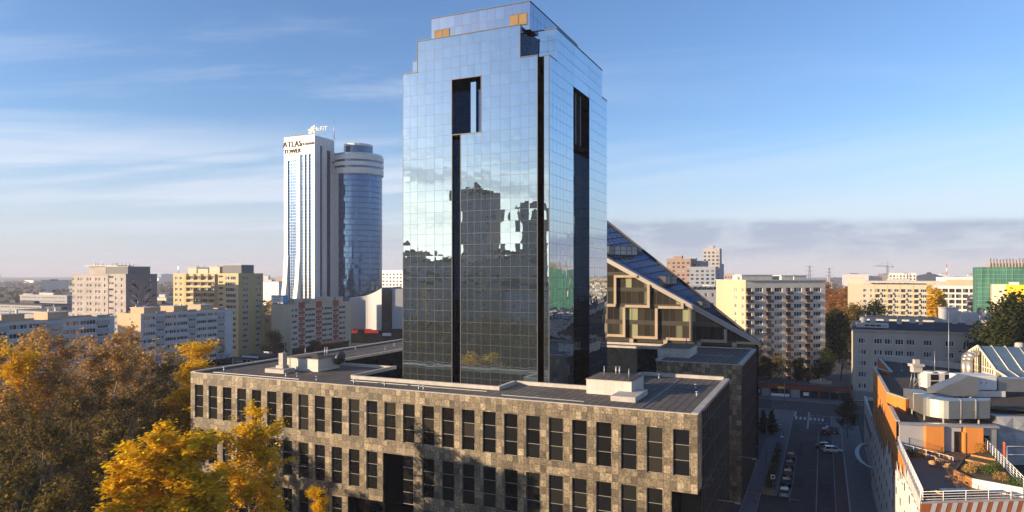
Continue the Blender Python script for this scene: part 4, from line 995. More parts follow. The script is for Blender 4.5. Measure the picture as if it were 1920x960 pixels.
b = MB(); b.box(.02,.2,16.4,18.6,112.4,113.2); b.build('small_sign', [bronze], at_)
b = MB(); b.path([(2,1.5,127.5),(2,1.5,130.6)], .15); b.path([(7,2.0,127.5),(7,2.0,130.6)], .15); b.build('sign_frame', [grey_metal], at_)
b = MB(); b.tube((3,15,127),(3,15,141),.28,.12,6); b.build('antenna', [grey_metal], at_)
roof_bits(at_, 12, -24, -2, 2, 17, 127.6, random.Random(9)); 
b = MB()
for i in range(5): b.box(-20+i*2.2,-18.8+i*2.2,.6,1.2,128,129.2)
b.build('roof_unit', [dark_metal], at_)

# retail hall in front of the white tower, pale curved wall
sm = M('pale_retail_cladding', (0.38,0.385,0.40), .5, var=.05)
D = 392; rt = thing('retail_hall', 'pale retail hall with a curved blank wall and dark glass corner', 'shopping hall', (xd(655,D), D, 0), 0)
b = MB(); pts = []
for i in range(13):
    t = i/12; px = 655 + (716-655)*t; d = D + 3*math.sin(math.pi*t)*1.6 - 4*t; pts.append((xd(px,d)-rt.location.x, d-D))
for p, q in zip(pts[:-1], pts[1:]):
    zt0 = 26.4 + 5.5*((p[0])/18)**2*.9; zt1 = 26.4 + 5.5*((q[0])/18)**2*.9
    b.face([(p[0],p[1],8),(q[0],q[1],8),(q[0],q[1],zt1),(p[0],p[1],zt0)])
    b.face([(p[0],p[1],zt0),(q[0],q[1],zt1),(q[0]+2,40,zt1),(p[0]+2,40,zt0)])
b.build('curved_wall', [sm], rt)
b = MB(); xq, yq = pts[-1]
b.box(0, xq, 2.6, 3.0, 0, 8); b.build('shop_glazing', [dark_glass], rt)
b = MB(); b.box(xq, xq+5.8, yq-.8, 30, 0, 32.5); b.build('glass_corner', [t_dark], rt)
b = MB(); b.box(xq+5.85, xq+13.5, yq-.2, 30, 9, 31.5); b.build('end_wall', [sm], rt)
b = MB(); b.box(xq+5.85, xq+13.5, yq+.4, 28, 0, 8.9); b.box(xq+13.5, xq+26, yq+4, 28, 0, 30); b.build('side_glazing', [t_dark], rt)
for q in ((1.0,4.4,8.6),(8.5,16.5,8.4)): b = MB(); b.box(q[0], q[1], 1.2, 2.5, 6.0, q[2]); b.build('red_awning', [M('red_awning_cloth',(0.35,0.02,0.02),.8)], rt)
b = MB(); b.box(13.2, 16.6, 1.4, 2.2, 10, 12); b.build('yellow_sign', [M('yellow_sign_panel',(0.75,0.5,0.05),.6)], rt)
b = MB(); b.box(xq+.5, xq+5.4, yq-1.0, yq-.81, 5.0, 6.6); b.build('shop_sign', [white], rt)
# single storey pavilions and kiosks by the avenue
def pavilion(label, px, D, W, Dp, H, wallm, roofm, rot=0, cat='pavilion', name='shop_pavilion'):
    r = thing(name, label, cat, (xd(px,D), D, 0), GROT + R(rot), 'low pavilions on the avenue')
    b = MB(); b.box(0,W,0,Dp,0,H); b.build('wall', [wallm], r)
    b = MB(); b.box(-.6,W+.6,-.8,Dp+.4,H+.003,H+.45); b.build('roof', [roofm], r)
    n = int(W/2.4)
    for i in range(n): put('window', win_mesh(2.0,2.0,1,1,win_white,room_glass,.1), r, (1.2+i*2.4,-.06,.6))
    b = MB(); b.box(.5,W*.7,-.95,-.82,H-.35,H+.4); b.build('fascia_sign', [white], r)
    return r
pavilion('low shop pavilion with a pale sign beside the peach ended flats', 408, 255, 15, 8, 4.2, offwhite, roof_blue)
pavilion('dark flat roofed kiosk below the yellow tall block', 455, 300, 14, 8, 4.0, dark_metal, roof_blue)
pavilion('narrow kiosk next to the sandy flats', 496, 318, 8, 6, 3.8, M('red_kiosk_wall',(0.3,.06,.04),.7), roof_blue)
pk = block('flat_roofed_house', 'pinkish two storey house between the yellow tower and the hoarding', 'house', xd(494,352), 352, GROT, 8, 12, 18.5, {'F': [(2.5,1.8,1.8,15,wA)]}, M('pink_render',(0.48,.38,.34),.85), roof_felt)

vs1 = emit('violet_sign_light', (0.35,0.22,0.85), 1.2)
for i, (px, lab) in enumerate(((32,'left one of two lit violet signs at the foot of the long pale flats'), (50,'right one of two lit violet signs at the foot of the long pale flats'))):
    sg = thing('shop_sign', lab, 'sign', (xd(px,183), 183, 12.6), GROT+R(90), 'violet signs'); b = MB(); b.box(-1.1,1.1,-.1,.1,0,1.3); b.build('sign_panel', [vs1], sg); b = MB(); b.box(-.1,.1,.1,.2,-4,1.3); b.build('bracket', [dark_metal], sg)
# ------------------------------------------------------------------ glass building with the sloping roof, behind the tower
pyr_roof = mirror_mat('blue_roof_glass', (0.17,0.27,0.40), (0.20,0.31,0.45), 0.12)
tan_frame = M('tan_stone_frame', (0.36,0.28,0.195), .6, var=.12); span_m = M('dark_spandrel', (0.05,0.045,0.036), .35, var=.2)
off_glass = glassy('office_glass', [(0.028,0.025,0.02),(0.04,0.036,0.026),(0.26,0.27,0.16),(0.022,0.02,0.018),(0.14,0.14,0.09),(0.03,0.03,0.026)], .06, .5, pos=[0,.25,.5,.66,.84,.92])
py = thing('sloped_glass_building', 'glass office building with tan frames under a long sloping blue glass roof', 'office building', (*wor(0,76),0), GROT)
def pyz(x): return 25.2 + (0.1 - x)*0.547            # roof edge above the front, y=0 in its own frame
XE = -62
b = MB(); b.box(XE, .3, 0.3, 40, 0, 24.2); b.build('base_wall', [dark_glass], py)
levels = [24.3, 25.4, 28.4, 29.4, 32.4, 33.2, 36.0, 36.9, 39.7, 40.5, 43.3, 44.2, 47, 48, 51, 52, 55, 56, 59]
g = MB(); mu = MB()
xs = [0.2 - i*1.45 for i in range(44)]
def clip_col(x1, x0, za, zb):
    """one pane x0<x1 cut by the roof edge"""
    t0, t1 = pyz(x0)-.7, pyz(x1)-.7
    if za >= t0: return None
    p = [(x0, za)]
    if za >= t1:
        xc = .1 - (za+.7-25.2)/.547; p += [(xc, za)]
    else:
        p += [(x1, za)]
        if zb <= t1: p += [(x1, zb)]
        else:
            p += [(x1, t1)]
            if zb < t0: p += [(.1-(zb+.7-25.2)/.547, zb)]
    p += [(x0, min(zb, t0))]
    return p
for j, (za, zb) in enumerate(zip(levels[:-1], levels[1:])):
    sp_ = MB()
    for x1, x0 in zip(xs[:-1], xs[1:]):
        p = clip_col(x1, x0, za, zb)
        if not p: continue
        if j % 2: g.face([(x, 0.02+random.gauss(0,.004), z) for x, z in p], 0)
        else: sp_.face([(x, 0, z) for x, z in p], 0)
        if j % 2: mu.face([(x0-.04,-.06,za),(x0+.04,-.06,za),(x0+.04,-.06,min(zb,pyz(x0)-.7)),(x0-.04,-.06,min(zb,pyz(x0)-.7))])
    if sp_.f: sp_.build('spandrel', [span_m], py)
g.build('office_glazing', [off_glass], py); mu.build('mullion', [dark_metal], py)
def frame(x0, x1, z0, z1):
    b = MB(); b.box(x0, x1, -.75, -.07, z0, z1); return b
def zig(*bars):
    b = MB()
    for q in bars: b.box(q[0], q[1], -.75, -.07, q[2], q[3])
    b.build('facade_frame', [tan_frame], py)
zig((-30.85,-25.9,39.2,39.75)); zig((-31.4,-30.85,33.0,39.75)); zig((-40,-31.0,32.4,33.0))
zig((-28.8,-23.6,32.3,32.9)); zig((-23.6,-23.0,32.3,37.6)); zig((-21.1,-16.0,32.2,32.8)); zig((-16.0,-15.4,32.2,33.5))
zig((-29.3,-28.7,25.4,32.3)); zig((-35,-29.3,25.4,26.0)); zig((-21.8,-21.2,25.2,32.2)); zig((-26.9,-21.8,25.2,25.8)); zig((-14.1,-13.5,25.1,32.2)); zig((-19.3,-14.1,25.1,25.7))
zig((-6.7,-6.1,25.0,28.0)); zig((-11.7,-6.7,25.0,25.6)); zig((-4.1,0.1,24.9,25.4))
for x in (-34.6,-27.2,-19.4,-12.0,-4.5): zig((x-.5,x+.4,24.2,25.1))
# roof plane: tip T, front edge rising left along y=0, back edge rising to the far ridge
T0 = Vector((0.6,-.3,25.0)); F0 = Vector((XE,-.3,pyz(XE))); T1 = Vector((-1.5, 22.0, 25.4)); 
gx = fx0 = None
def back_pt(px, D, py_):
    X = xd(px, D); x, y = loc_(X, D); return Vector((x, y-76, zy(py_, D)))
Bk = back_pt(1140, 178, 418); Tk = back_pt(1418, 150, 637)
T0 = Vector((0.5,-.4,25.3)); dirB = (Bk - T0); E1 = T0 + dirB*1.32; E0 = F0  # hidden end of the ridge drawn out further to shade the tenement
g = MB(); bars = MB(); NN = 26; MM = 10
def rp_(t, s):
    a = T0.lerp(E0, t); c = T0.lerp(E1, t); return a.lerp(c, s)
for i in range(NN):
    for j in range(MM):
        q = [rp_(i/NN,j/MM), rp_((i+1)/NN,j/MM), rp_((i+1)/NN,(j+1)/MM), rp_(i/NN,(j+1)/MM)]
        if i == 0: q = [q[0], q[1], q[2]]
        g.face([tuple(p + Vector((0,0,random.gauss(0,.006)))) for p in q], 0)
g.build('sloping_roof', [pyr_roof], py)
up = (E0-T0).cross(E1-T0).normalized(); up = -up if up.z < 0 else up
for i in range(1, NN):
    a, c = rp_(i/NN,0.02)+up*.05, rp_(i/NN,.98)+up*.05; bars.tube(a, c, .07, .07, 4)
for j in range(1, MM):
    bars.tube(rp_(.05,j/MM)+up*.05, rp_(1,j/MM)+up*.05, .05, .05, 4)
bars.build('roof_glazing_bar', [dark_metal], py)
eb = MB(); d = Vector((0,0,1)); e_ = (E0-T0).normalized(); n_ = up
for off, w in ((0,1),): 
    q = [T0, E0]; s = (e_.cross(n_)).normalized()
    s = s if s.y > 0 else -s
    a = [T0+n_*.25, E0+n_*.25, E0+n_*.25+s*1.1, T0+n_*.25+s*.5]; eb.face([tuple(v) for v in a])
    eb.face([tuple(T0+n_*.25), tuple(E0+n_*.25), tuple(E0-Vector((0,0,.9))), tuple(T0-Vector((0,0,.7)))])
eb.build('roof_edge', [M('taupe_edge_metal',(0.36,0.33,0.30),.5,.3,var=.08)], py)
rg = MB(); rg.tube(T0+n_*.2, E1+n_*.2, .12, .35, 6); rg.build('ridge_trim', [dark_metal], py)
bk = MB(); bk.face([tuple(T0), tuple(E1), (E1.x,E1.y,20), (T0.x,T0.y,20)]); bk.build('back_wall', [dark_glass], py)  # unseen wall below the ridge, added so its shadow reaches the tenement
# dormer terraces cut across the slope: glazed upright bands
def edge_at(z, E): return T0.lerp(E, (z-T0.z)/(E.z-T0.z))
def dormer(z, s0, s1, h):
    p0, p1 = edge_at(z, E0), edge_at(z, E1); a, c = p0.lerp(p1, s0), p0.lerp(p1, s1)
    ln = (c-a).normalized(); out = Vector((ln.y,-ln.x,0)); out = out if out.y < 0 or out.x > 0 else -out
    q0, q1 = edge_at(z+h, E0), edge_at(z+h, E1); run = ((q0.lerp(q1,(s0+s1)/2)-p0.lerp(p1,(s0+s1)/2)).dot(-out))
    b = MB(); f = MB(); n = max(5, int((c-a).length/1.6)); hh = Vector((0,0,h)); o1 = out*.15
    for i in range(n):
        p, q = a.lerp(c, i/n)+o1, a.lerp(c, (i+1)/n)+o1; b.face([tuple(p), tuple(q), tuple(q+hh), tuple(p+hh)])
        f.tube(p+out*.05, p+hh+out*.05, .07, .07, 4, 1)
    f.tube(c+o1, c+hh+o1, .07, .07, 4, 1); f.tube(a+out*.2+hh*.5, c+out*.2+hh*.5, .05, .05, 4, 1)
    back = -out*(run+.6); f.face([tuple(a+hh+out*.5), tuple(c+hh+out*.5), tuple(c+hh+back), tuple(a+hh+back)], 0)
    for pt_ in (a, c): f.face([tuple(pt_+o1), tuple(pt_+o1+hh), tuple(pt_+hh+back)], 1)
    f.face([tuple(c+o1), tuple(c+o1+ln*2.2), tuple(c+hh+back*.7)], 1); f.face([tuple(a-ln*1+out*.3), tuple(c+ln*1+out*.3), tuple(c+ln+out*.3-Vector((0,0,.35))), tuple(a-ln+out*.3-Vector((0,0,.35)))], 1)
    o = b.build('dormer_window', [MATS['off_glass_pale']], py); f.build('dormer_frame', [pyr_roof, dark_metal], o)
glassy('off_glass_pale', [(0.52,0.48,0.43),(0.60,0.56,0.50),(0.28,0.29,0.30)], .3, .3, pos=[0,.45,.8])
dormer(zy(479,172),.20,.76,2.0); dormer(zy(531,165),.40,.74,1.7); dormer(zy(575,158),.36,.72,1.4)
b = MB(); b.box(-3.2,.5,-1.5,5.0,3.4,24.15); b.build('overhanging_end', [dark_glass], py)
b = MB(); b.box(-3.1,.4,-1.4,4.9,3.3,3.39); b.build('soffit', [M('pale_soffit',(0.5,.48,.45),.7)], py)

# ------------------------------------------------------------------ buildings to the right, behind the hotel
cream = M('cream_yellow_render', (0.50,0.385,0.25), .85, var=.06, scale=.15, streak=True); greybeige = M('greyish_beige_render', (0.62,0.56,0.47), .85, var=.08, scale=.2, streak=True); balc = M('brown_balcony_front', (0.09,0.058,0.048), .8, var=.2)
# cream slab block seen on its corner
D = 236; Wj, Dj, Hj = 31.0, 20.7, 37.2
JX, JY = xd(1398, D), D; JR = R(11.5); ux, uy = math.cos(JR), math.sin(JR)
cF = []; wS = win_mesh(3.0,1.55,3,1,win_white,flat_glass,.11); wG = win_mesh(1.1,1.5,2,1,win_white,flat_glass,.12)
for f in range(12):
    z = 2.6 + f*2.83
    for k in range(4): cF.append((1.3+k*7.6,2.0,2.2,z-.7,win_mesh(2.0,2.2,2,1,win_dark,flat_glass,.1))); cF.append((5.0+k*7.6,3.0,1.55,z,wS))
jb = block('apartment_tower', 'cream slab block with stacked brown balconies behind the sloping glass roof', 'apartment tower', JX, JY, JR, Wj, Dj, Hj, {'F': cF, 'L': [(s,1.5,1.5,2.6+f*2.83,win_mesh(1.5,1.5,2,1,win_white,flat_glass,.12)) for f in range(12) for s in (14.0,19.0)]}, [greybeige, cream, cream], roof_felt, 'tall apartment blocks', .25, .5)
for f in range(12):
    for k in range(4):
        b = MB(); z = 1.9 + f*2.83; x = 1.3+k*7.6; b.box(x-1.25,x+1.25,-1.1,-.003,z-.25,z-.1,1); b.box(x-1.25,x+1.25,-1.15,-1.05,z-.1,z+.95,0); b.box(x-1.25,x-1.2,-1.05,-.003,z-.1,z+.95,0); b.box(x+1.2,x+1.25,-1.05,-.003,z-.1,z+.95,0)
        b.build('balcony', [balc, greybeige], jb)
b = MB(); b.box(-.3,Wj+.4,-.5,Dj+.3,Hj+.51,Hj+.8); b.build('roof_slab', [offwhite], jb)
roof_house(jb, 2, 14, 6, 12, Hj+.8, 1.6, offwhite); roof_house(jb, 17, 27, 5, 11, Hj+.8, 1.4, offwhite); roof_bits(jb, 10, 1, 30, 3, 15, Hj+.8, random.Random(12))
# white building with roof letters behind it
D = 300
wb = block('office_block', 'white office block with dark roof lettering half hidden by the cream slab', 'office block', xd(1290,D), D, R(8), 14, 16, 34.5, {'F': [(2+i*3.2,1.3,1.6,30-f*4.2,wG) for i in range(4) for f in range(4)]}, M('white_render',(0.66,0.62,0.57),.8,var=.04), roof_felt)
b = MB(); x_ = 1.2; rg9 = random.Random(4)
while x_ < 12: w_ = rg9.uniform(.35,.9); b.box(x_, x_+w_, -.12, -.004, 33.2, 33.2+rg9.uniform(.9,1.5)); x_ += w_+rg9.uniform(.12,.5)
b.build('worn_lettering', [dark_metal], wb)
# row of shops with an orange band
org = M('orange_shop_band', (0.22,0.05,0.02), .7, var=.1, scale=.6)
shp = thing('shop_row', 'long single storey shop row with orange fascia across the street end', 'shop row', (*wor(-6,160),0), GROT)
b = MB(); b.box(0,27,0,11,0,3.9); b.build('wall', [dark_metal], shp)
b = MB(); b.box(.2,27,-.9,-.02,2.7,4.15); b.build('orange_fascia', [org], shp)
b = MB(); b.box(-.3,27.2,-1.0,11.3,4.16,4.4); b.build('roof', [roof_blue], shp)
b = MB(); b.box(15,21.5,4,6,4.41,5.2); b.build('roof_unit', [galv], shp)
for i in range(9): put('window', win_mesh(2.4,2.2,1,1,win_dark,room_glass,.1), shp, (1.6+i*2.95,-.07,.35))
b = MB(); b.box(2.0,9.0,-.3,-.09,.15,1.0); b.build('white_banner', [white], shp)
b = MB(); b.box(9.6,12.2,-.5,-.03,0,2.65); b.build('entrance_frame', [grey_metal], shp)
sgn = MB(); sgn.box(13.2,14.8,-.5,-.45,.9,2.0); sgn.build('shop_sign', [white], shp)
sgn = MB(); sgn.box(5.5,7.5,-1.0,-.92,2.8,3.4); sgn.build('yellow_sign', [MATS['yellow_sign_panel']], shp)
sgn = MB(); sgn.box(19,22.5,-1.0,-.92,3.0,3.8); sgn.build('dark_sign', [dark_metal], shp)
b = MB(); b.box(-4,-.4,1,9,0,3.2); b.build('kiosk_wing', [white], shp)
# brown tenement with a dark roof
ten = M('brown_grey_render', (0.46,0.395,0.32), .9, var=.12, scale=.25, streak=True)
cF = []; wT = win_mesh(2.3,1.7,3,1,win_white,flat_glass,.13); wT2 = win_mesh(2.3,1.7,3,1,win_white,flat_glass,.13)
for f in range(5):
    z = 4.0 + f*3.55
    for s in (2.6,7.0,9.9,12.8,15.8,20.3,26.0,30.6,34.0,37.6,41.5,45.0,48.5):
        cF.append((s,2.3,1.7,z,wT))
mb_ = block('tenement', 'long brown grey tenement with a dark blue roof behind the orange hotel', 'tenement', *wor(21.6,162), GROT, 52, 13, 22.6, {'F': cF, 'L': [(3+i*3.6,1.3,1.7,4+f*3.55,win_mesh(1.3,1.7,2,1,win_white,flat_glass,.12)) for i in range(3) for f in range(5)]}, ten, roof_blue, None, .22, .05)
b = MB(); W, Dp, z = 52, 13, 22.65
b.face([(-.5,-.6,z),(W+.5,-.6,z),(W-4,6.5,z+2.4),(0,6.5,z+2.4)],0); b.face([(W+.5,Dp+.5,z),(-.5,Dp+.5,z),(0,6.5,z+2.4),(W-4,6.5,z+2.4)],0); b.face([(W+.5,-.6,z),(W+.5,Dp+.5,z),(W-4,6.5,z+2.4)],0); b.face([(-.5,Dp+.5,z),(-.5,-.6,z),(0,6.5,z+2.4)],0)
b.build('pitched_roof', [roof_blue], mb_)
b = MB(); b.box(-.5,W+.5,-.62,-.02,z-.5,z-.06); b.build('cornice', [ten], mb_)
chm = M('pale_chimney_render', (0.42,0.40,0.38), .9, var=.12)
rng = random.Random(21)
for x in (3,5.5,9.5,13,16.5,19,23.5,28,31.5,35.5,40,43):
    b = MB(); y = rng.uniform(4,7); h = rng.uniform(1.8,2.7); b.box(x-.5,x+rng.uniform(.5,1.4),y-.4,y+.4,z+.8,z+2.4+h*.45); b.box(x-.6,x+.6,y-.5,y+.5,z+2.4+h*.45,z+2.55+h*.45); b.build('chimney', [chm], mb_)
b = MB(); b.box(1,10,1.0,4.5,z+.1,z+1.9,0); b.build('dormer', [chm], mb_)
put('dormer_window', win_mesh(6.5,.9,4,1,win_white,flat_glass,.12), mb_, (6.4,.93,z+.75))
b = MB(); b.box(.004-.5,W,-.14,-.003,.4,3.2); b.build('ground_floor_band', [M('grey_ground_floor',(.24,.24,.24),.8)], mb_)
# pale attic building behind the tenement roof
ab = block('attic_building', 'pale building with dark flat roofs and satellite dish behind the tenement', 'building', *wor(25,186), GROT, 33, 12, 24.6, {'F': [(4.5,2.2,1.9,21.2,wT),(10,2.2,1.9,21.2,wT),(16.5,1.6,2.1,21,win_mesh(1.6,2.1,1,1,win_dark,flat_glass)),(20.5,1.6,2.1,21,win_mesh(1.6,2.1,1,1,win_dark,flat_glass))]}, M('pale_grey_render',(0.46,0.46,0.46),.85,var=.08), roof_blue, None, .2, .25)
roof_house(ab, 24, 29, 3, 9, 24.6, 4.0, MATS['pale_grey_render']); roof_bits(ab, 8, 1, 22, 2, 8, 24.7, rng)
b = MB(); b.box(-.4,23,-.8,11,24.86,25.3); b.build('roof_edge', [roof_blue], ab)
ab2 = block('attic_building', 'long pale attic storey with rooftop units to the right of the satellite dish', 'building', *wor(62,182), GROT, 44, 14, 25.6, {'F': [(4+i*4,2.0,.9,23.6,win_mesh(2.0,.9,2,1,win_dark,flat_glass)) for i in range(8)]}, MATS['pale_grey_render'], roof_blue, None, .2, .25)
b = MB(); b.box(-.6,44.6,-1.0,14.5,25.86,26.6); b.build('roof_edge', [roof_blue], ab2); roof_bits(ab2, 14, 2, 40, 3, 12, 26.6, rng)
b = MB(); b.box(-8,3,2,10,22,27.3); b.build('stair_head', [MATS['pale_grey_render']], ab2)
dd = thing('satellite_dish', 'large pale satellite dish on the dark attic roof by the dark trees', 'satellite dish', (xd(1838,205),205,26.3), 0)
b = MB(); b.lathe([(0,0),(.6,.06),(1.15,.3),(1.4,.55)], n=28); b.xf(Matrix.Translation((0,0,2.2)) @ Matrix.Rotation(R(70),4,'X') ); b.build('reflector', [galv], dd)
b = MB(); b.tube((0,.15,-.3),(0,.15,2.1),.12); b.build('mount', [grey_metal], dd)
# yellow slab block
ky = M('straw_yellow_render', (0.53,0.415,0.215), .85, var=.05, scale=.2); ky2 = M('buff_render', (0.50,0.43,0.32), .85, var=.05)
D = 352; W, Dp, Ht = 34.5, 12, 34.6; cF = []
for f in range(11):
    z = 3.0 + f*2.8
    cF += [(7.6,1.6,1.5,z,wA),(10.4,1.0,1.5,z,wG)]
    for k in range(4): cF.append((13.2+k*5.7,1.9,1.6,z-.1,win_mesh(1.9,1.6,2,1,win_dark,flat_glass,.1))); cF.append((16.3+k*5.7,2.6,1.5,z,win_mesh(2.6,1.5,3,1,win_white,flat_glass,.1)))
kb = block('apartment_block', 'yellow slab block behind the tenement with shade across its lower floors', 'apartment block', xd(1591,D), D, GROT, W, Dp, Ht, {'F': cF}, [ky2, ky, ky], roof_felt, 'slab blocks on the right', .22, .3)
for k in range(4): b = MB(); b.box(11.4+k*5.7,12.0+k*5.7,-.1,-.003,0,Ht+.2); b.build('wall_rib', [ky], kb)
for f in range(11):
    for k in range(4): b = MB(); z = 2.8+f*2.8; b.box(12.1+k*5.7,14.3+k*5.7,-1.0,-.004,z-.9,z,0); b.build('balcony', [MATS['cream_render']], kb)
b = MB(); b.box(11.3,W+.3,-.4,Dp+.3,Ht+.31,Ht+.7); b.build('roof_slab', [dark_metal], kb); roof_house(kb, 1, 7, 3, 9, Ht+.3, 3.0, MATS['cream_render'])
# scaffolded tower in green netting
net = bpy.data.materials.new('green_netting'); net.use_nodes = True
def netting():
    nt = net.node_tree; N = nt.nodes.new; L = nt.links.new; bs = nt.nodes['Principled BSDF']; bs.inputs['Roughness'].default_value = .85
    tc = N('ShaderNodeTexCoord'); mp = N('ShaderNodeMapping'); L(tc.outputs['Object'], mp.inputs[0]); mp.inputs['Scale'].default_value = (.55,.55,.08)
    nz = N('ShaderNodeTexNoise'); nz.inputs['Scale'].default_value = 1.0; nz.inputs['Detail'].default_value = 6; L(mp.outputs[0], nz.inputs['Vector'])
    rp = N('ShaderNodeValToRGB'); rp.color_ramp.elements[0].position = .35; rp.color_ramp.elements[1].position = .7; rp.color_ramp.elements[0].color = (.02,.105,.08,1); rp.color_ramp.elements[1].color = (.06,.21,.14,1)
    L(nz.outputs[0], rp.inputs[0]); L(rp.outputs[0], bs.inputs['Base Color']); MATS['net'] = net
netting()
D = 330; gt = thing('scaffolded_tower', 'tower under construction wrapped in green scaffold netting', 'construction site', (xd(1830,D), D, 0), GROT + R(-6))
b = MB(); 
for i in range(18):
    b.face([(i*2.4,random.gauss(0,.12),0),((i+1)*2.4,random.gauss(0,.12),0),((i+1)*2.4,random.gauss(0,.12),43.4),(i*2.4,random.gauss(0,.12),43.4)])
b.box(.3,43,.6,26,0,43.0,1)
for i in range(8): b.face([(0,i*2.4,0),(0,(i+1)*2.4,0),(0,(i+1)*2.4,43.4),(0,i*2.4,43.4)])
b.build('scaffold_net', [net, span_m], gt)
b = MB()
for j in range(1, 21): b.box(-.1,43,-.22,-.14,j*2.1-.06,j*2.1+.06)
for i in range(0, 19): b.box(i*2.4-.05,i*2.4+.05,-.24,-.15,0,43.6)
b.build('scaffold_pole', [M('scaffold_green_steel',(.25,.36,.30),.6,.2)], gt)
b = MB(); b.box(5.5,43,2,24,43.05,45.2,0)
for i in range(30): x = 6+i*1.25; b.box(x-.22,x+.22,1.6,2.0,43.5,47.2+random.uniform(-.3,.5),1)
b.build('concrete_top', [M('raw_concrete',(.40,.33,.27),.9,var=.15), M('rusty_shuttering',(.16,.11,.09),.9,var=.4)], gt)
# bright yellow block
D = 275; yb = block('apartment_block', 'bright yellow block with a pale end panel beside the green netting', 'apartment block', xd(1860,D), D, GROT+R(-8), 40, 12, 35.4, {'F': [(18+i*4.6,1.8,1.5,32.2-f*2.8,wA) for i in range(4) for f in range(9)]}, [M('bright_yellow_render',(0.78,0.50,0.03),.85,var=.03), cream, cream], roof_felt, 'slab blocks on the right', .2, .4)
b = MB(); b.box(.003,4.6,-.12,-.004,0,35.8); b.build('end_panel', [M('pale_yellow_panel',(.74,.64,.42),.85)], yb); roof_house(yb, 6, 9, 4, 8, 35.4, 1.2, white)
# white framed office
D = 420; wf = []
for f in range(9):
    for i in range(7): wf.append((2.2+i*3.5,2.9,2.3,2+f*3.35,win_mesh(2.9,2.3,2,1,win_dark,flat_glass,.1)))
block('office_block', 'white framed office block behind the yellow poplars', 'office block', xd(1752,D), D, GROT, 26, 14, 32.4, {'F': wf}, M('white_frame_render',(.66,.63,.58),.8), roof_felt, 'mid distance blocks', .4)
D = 440; block('office_block', 'dark blue glazed office block next to the white framed one', 'office block', xd(1796,D), D, GROT, 24, 16, 31, {'F': [(1.4+i*2.3,2.0,2.4,2+f*3.3,win_mesh(2.0,2.4,1,1,win_dark,flat_glass,.08)) for i in range(10) for f in range(9)]}, M('slate_cladding',(.12,.14,.18),.5), roof_felt, 'mid distance blocks', .2)
D = 400; block('office_block', 'curved looking brown office with pale floor bands beside the netting', 'office block', xd(1813,D), D, GROT+R(-20), 12, 12, 27, {'F': [(6,11,1.7,2+f*3.3,win_mesh(11,1.7,5,1,win_dark,flat_glass,.1)) for f in range(7)]}, M('pale_brown_band',(.56,.47,.36),.8), roof_felt, 'mid distance blocks', .4)
D = 520; block('office_block', 'cream low block with square windows above the dark attic roofs', 'office block', xd(1780,D), D, GROT, 48, 16, 35.5, {'F': [(18+i*3.4,2.2,2.2,32-f*4,win_mesh(2.2,2.2,1,1,win_dark,flat_glass)) for i in range(9) for f in range(3)]}, cream, roof_felt, 'mid distance blocks', .2)
# cluster of towers beyond the sloping roof
def far_block(label, px, D, W, Dp, H, mat, nf, ni, rot=0, cat='tower block', glass=None, ww=.55, ratio=.5, group='distant towers', name='tower_block', roofbits=0, z0=0):
    fh = H/(nf+.6); cw = W/ni
    cF = [((i+.5)*cw, cw*ww, fh*ratio, z0+(f+.35)*fh, win_mesh(cw*ww, fh*ratio, 1, 1, win_dark if D > 500 else win_white, glass or flat_glass, .1)) for f in range(nf) for i in range(ni)]
    r = block(name, label, cat, xd(px,D), D, GROT+R(rot), W, Dp, H, {'F': cF}, mat, roof_felt, group, .25, .5)
    if roofbits: roof_house(r, W*.25, W*.6, Dp*.3, Dp*.7, H, 3.0, mat)
    return r
orange_b = M('salmon_brick', (0.30,0.205,0.16), .85, var=.08); lilac = M('greyish_lilac_panel', (0.26,0.25,0.27), .85, var=.06); bl = M('blue_grey_panel', (0.25,0.28,0.34), .7, var=.08)
far_block('salmon brick tower with stepped top beyond the sloping glass roof', 1250, 640, 22, 16, 54, orange_b, 14, 5, roofbits=1)
far_block('grey lilac tower in the middle of the far cluster', 1274, 650, 24, 18, 52, lilac, 15, 6, roofbits=1)
far_block('blue grey balconied tower in front of the far cluster', 1293, 600, 22, 16, 46, bl, 13, 5)
far_block('tallest pale crowned tower of the far cluster', 1318, 680, 16, 16, 65, M('pale_crown_panel',(.36,.345,.34),.8), 17, 4, roofbits=1)
far_block('slim blue tower at the right edge of the far cluster', 1338, 690, 8, 16, 50, bl, 14, 3)
far_block('small brown block right of the far tower cluster', 1353, 900, 14, 12, 40, M('dull_brown_panel',(.36,.27,.22),.85), 9, 4)
far_block('white striped apartment slab beneath the construction crane', 1667, 900, 31, 14, 41, M('white_slab_panel',(.68,.62,.56),.8), 10, 8, ratio=.6)
far_block('white tower block between the round tower and the mirror tower', 716, 620, 26, 18, 43, white, 13, 7)
far_block('cream blocks low beyond the white tower block', 730, 560, 20, 14, 24, yel3, 7, 6)
cr = thing('tower_crane', 'grey tower crane with a long jib over the white striped slab', 'crane', (xd(1664,880), 880, 0), R(8))
b = MB()
for x in (-.9,.9):
    for y in (-.9,.9): b.tube((x,y,0),(x,y,50),.22,.22,4)
for i in range(25): b.tube((-.9,-.9,i*2),(.9,-.9,i*2+2),.12,.12,4); b.tube((.9,.9,i*2),(-.9,.9,i*2+2),.12,.12,4)
b.build('mast', [grey_metal], cr)
b = MB(); b.tube((-20,0,50),(8,0,50),.3,.3,4); b.tube((-20,0,51),(0,0,51.6),.2,.2,4); b.tube((0,0,50),(0,0,56),.3,.2,4); b.tube((0,0,56),(-15,0,51),.12,.12,4); b.tube((0,0,56),(8,0,50.4),.12,.12,4)
for i in range(14): b.tube((-20+i*1.45,0,50),(-19.3+i*1.45,0,51.2),.12,.12,4)
b.build('jib', [M('teal_jib_steel',(.16,.26,.27),.5,.3)], cr)
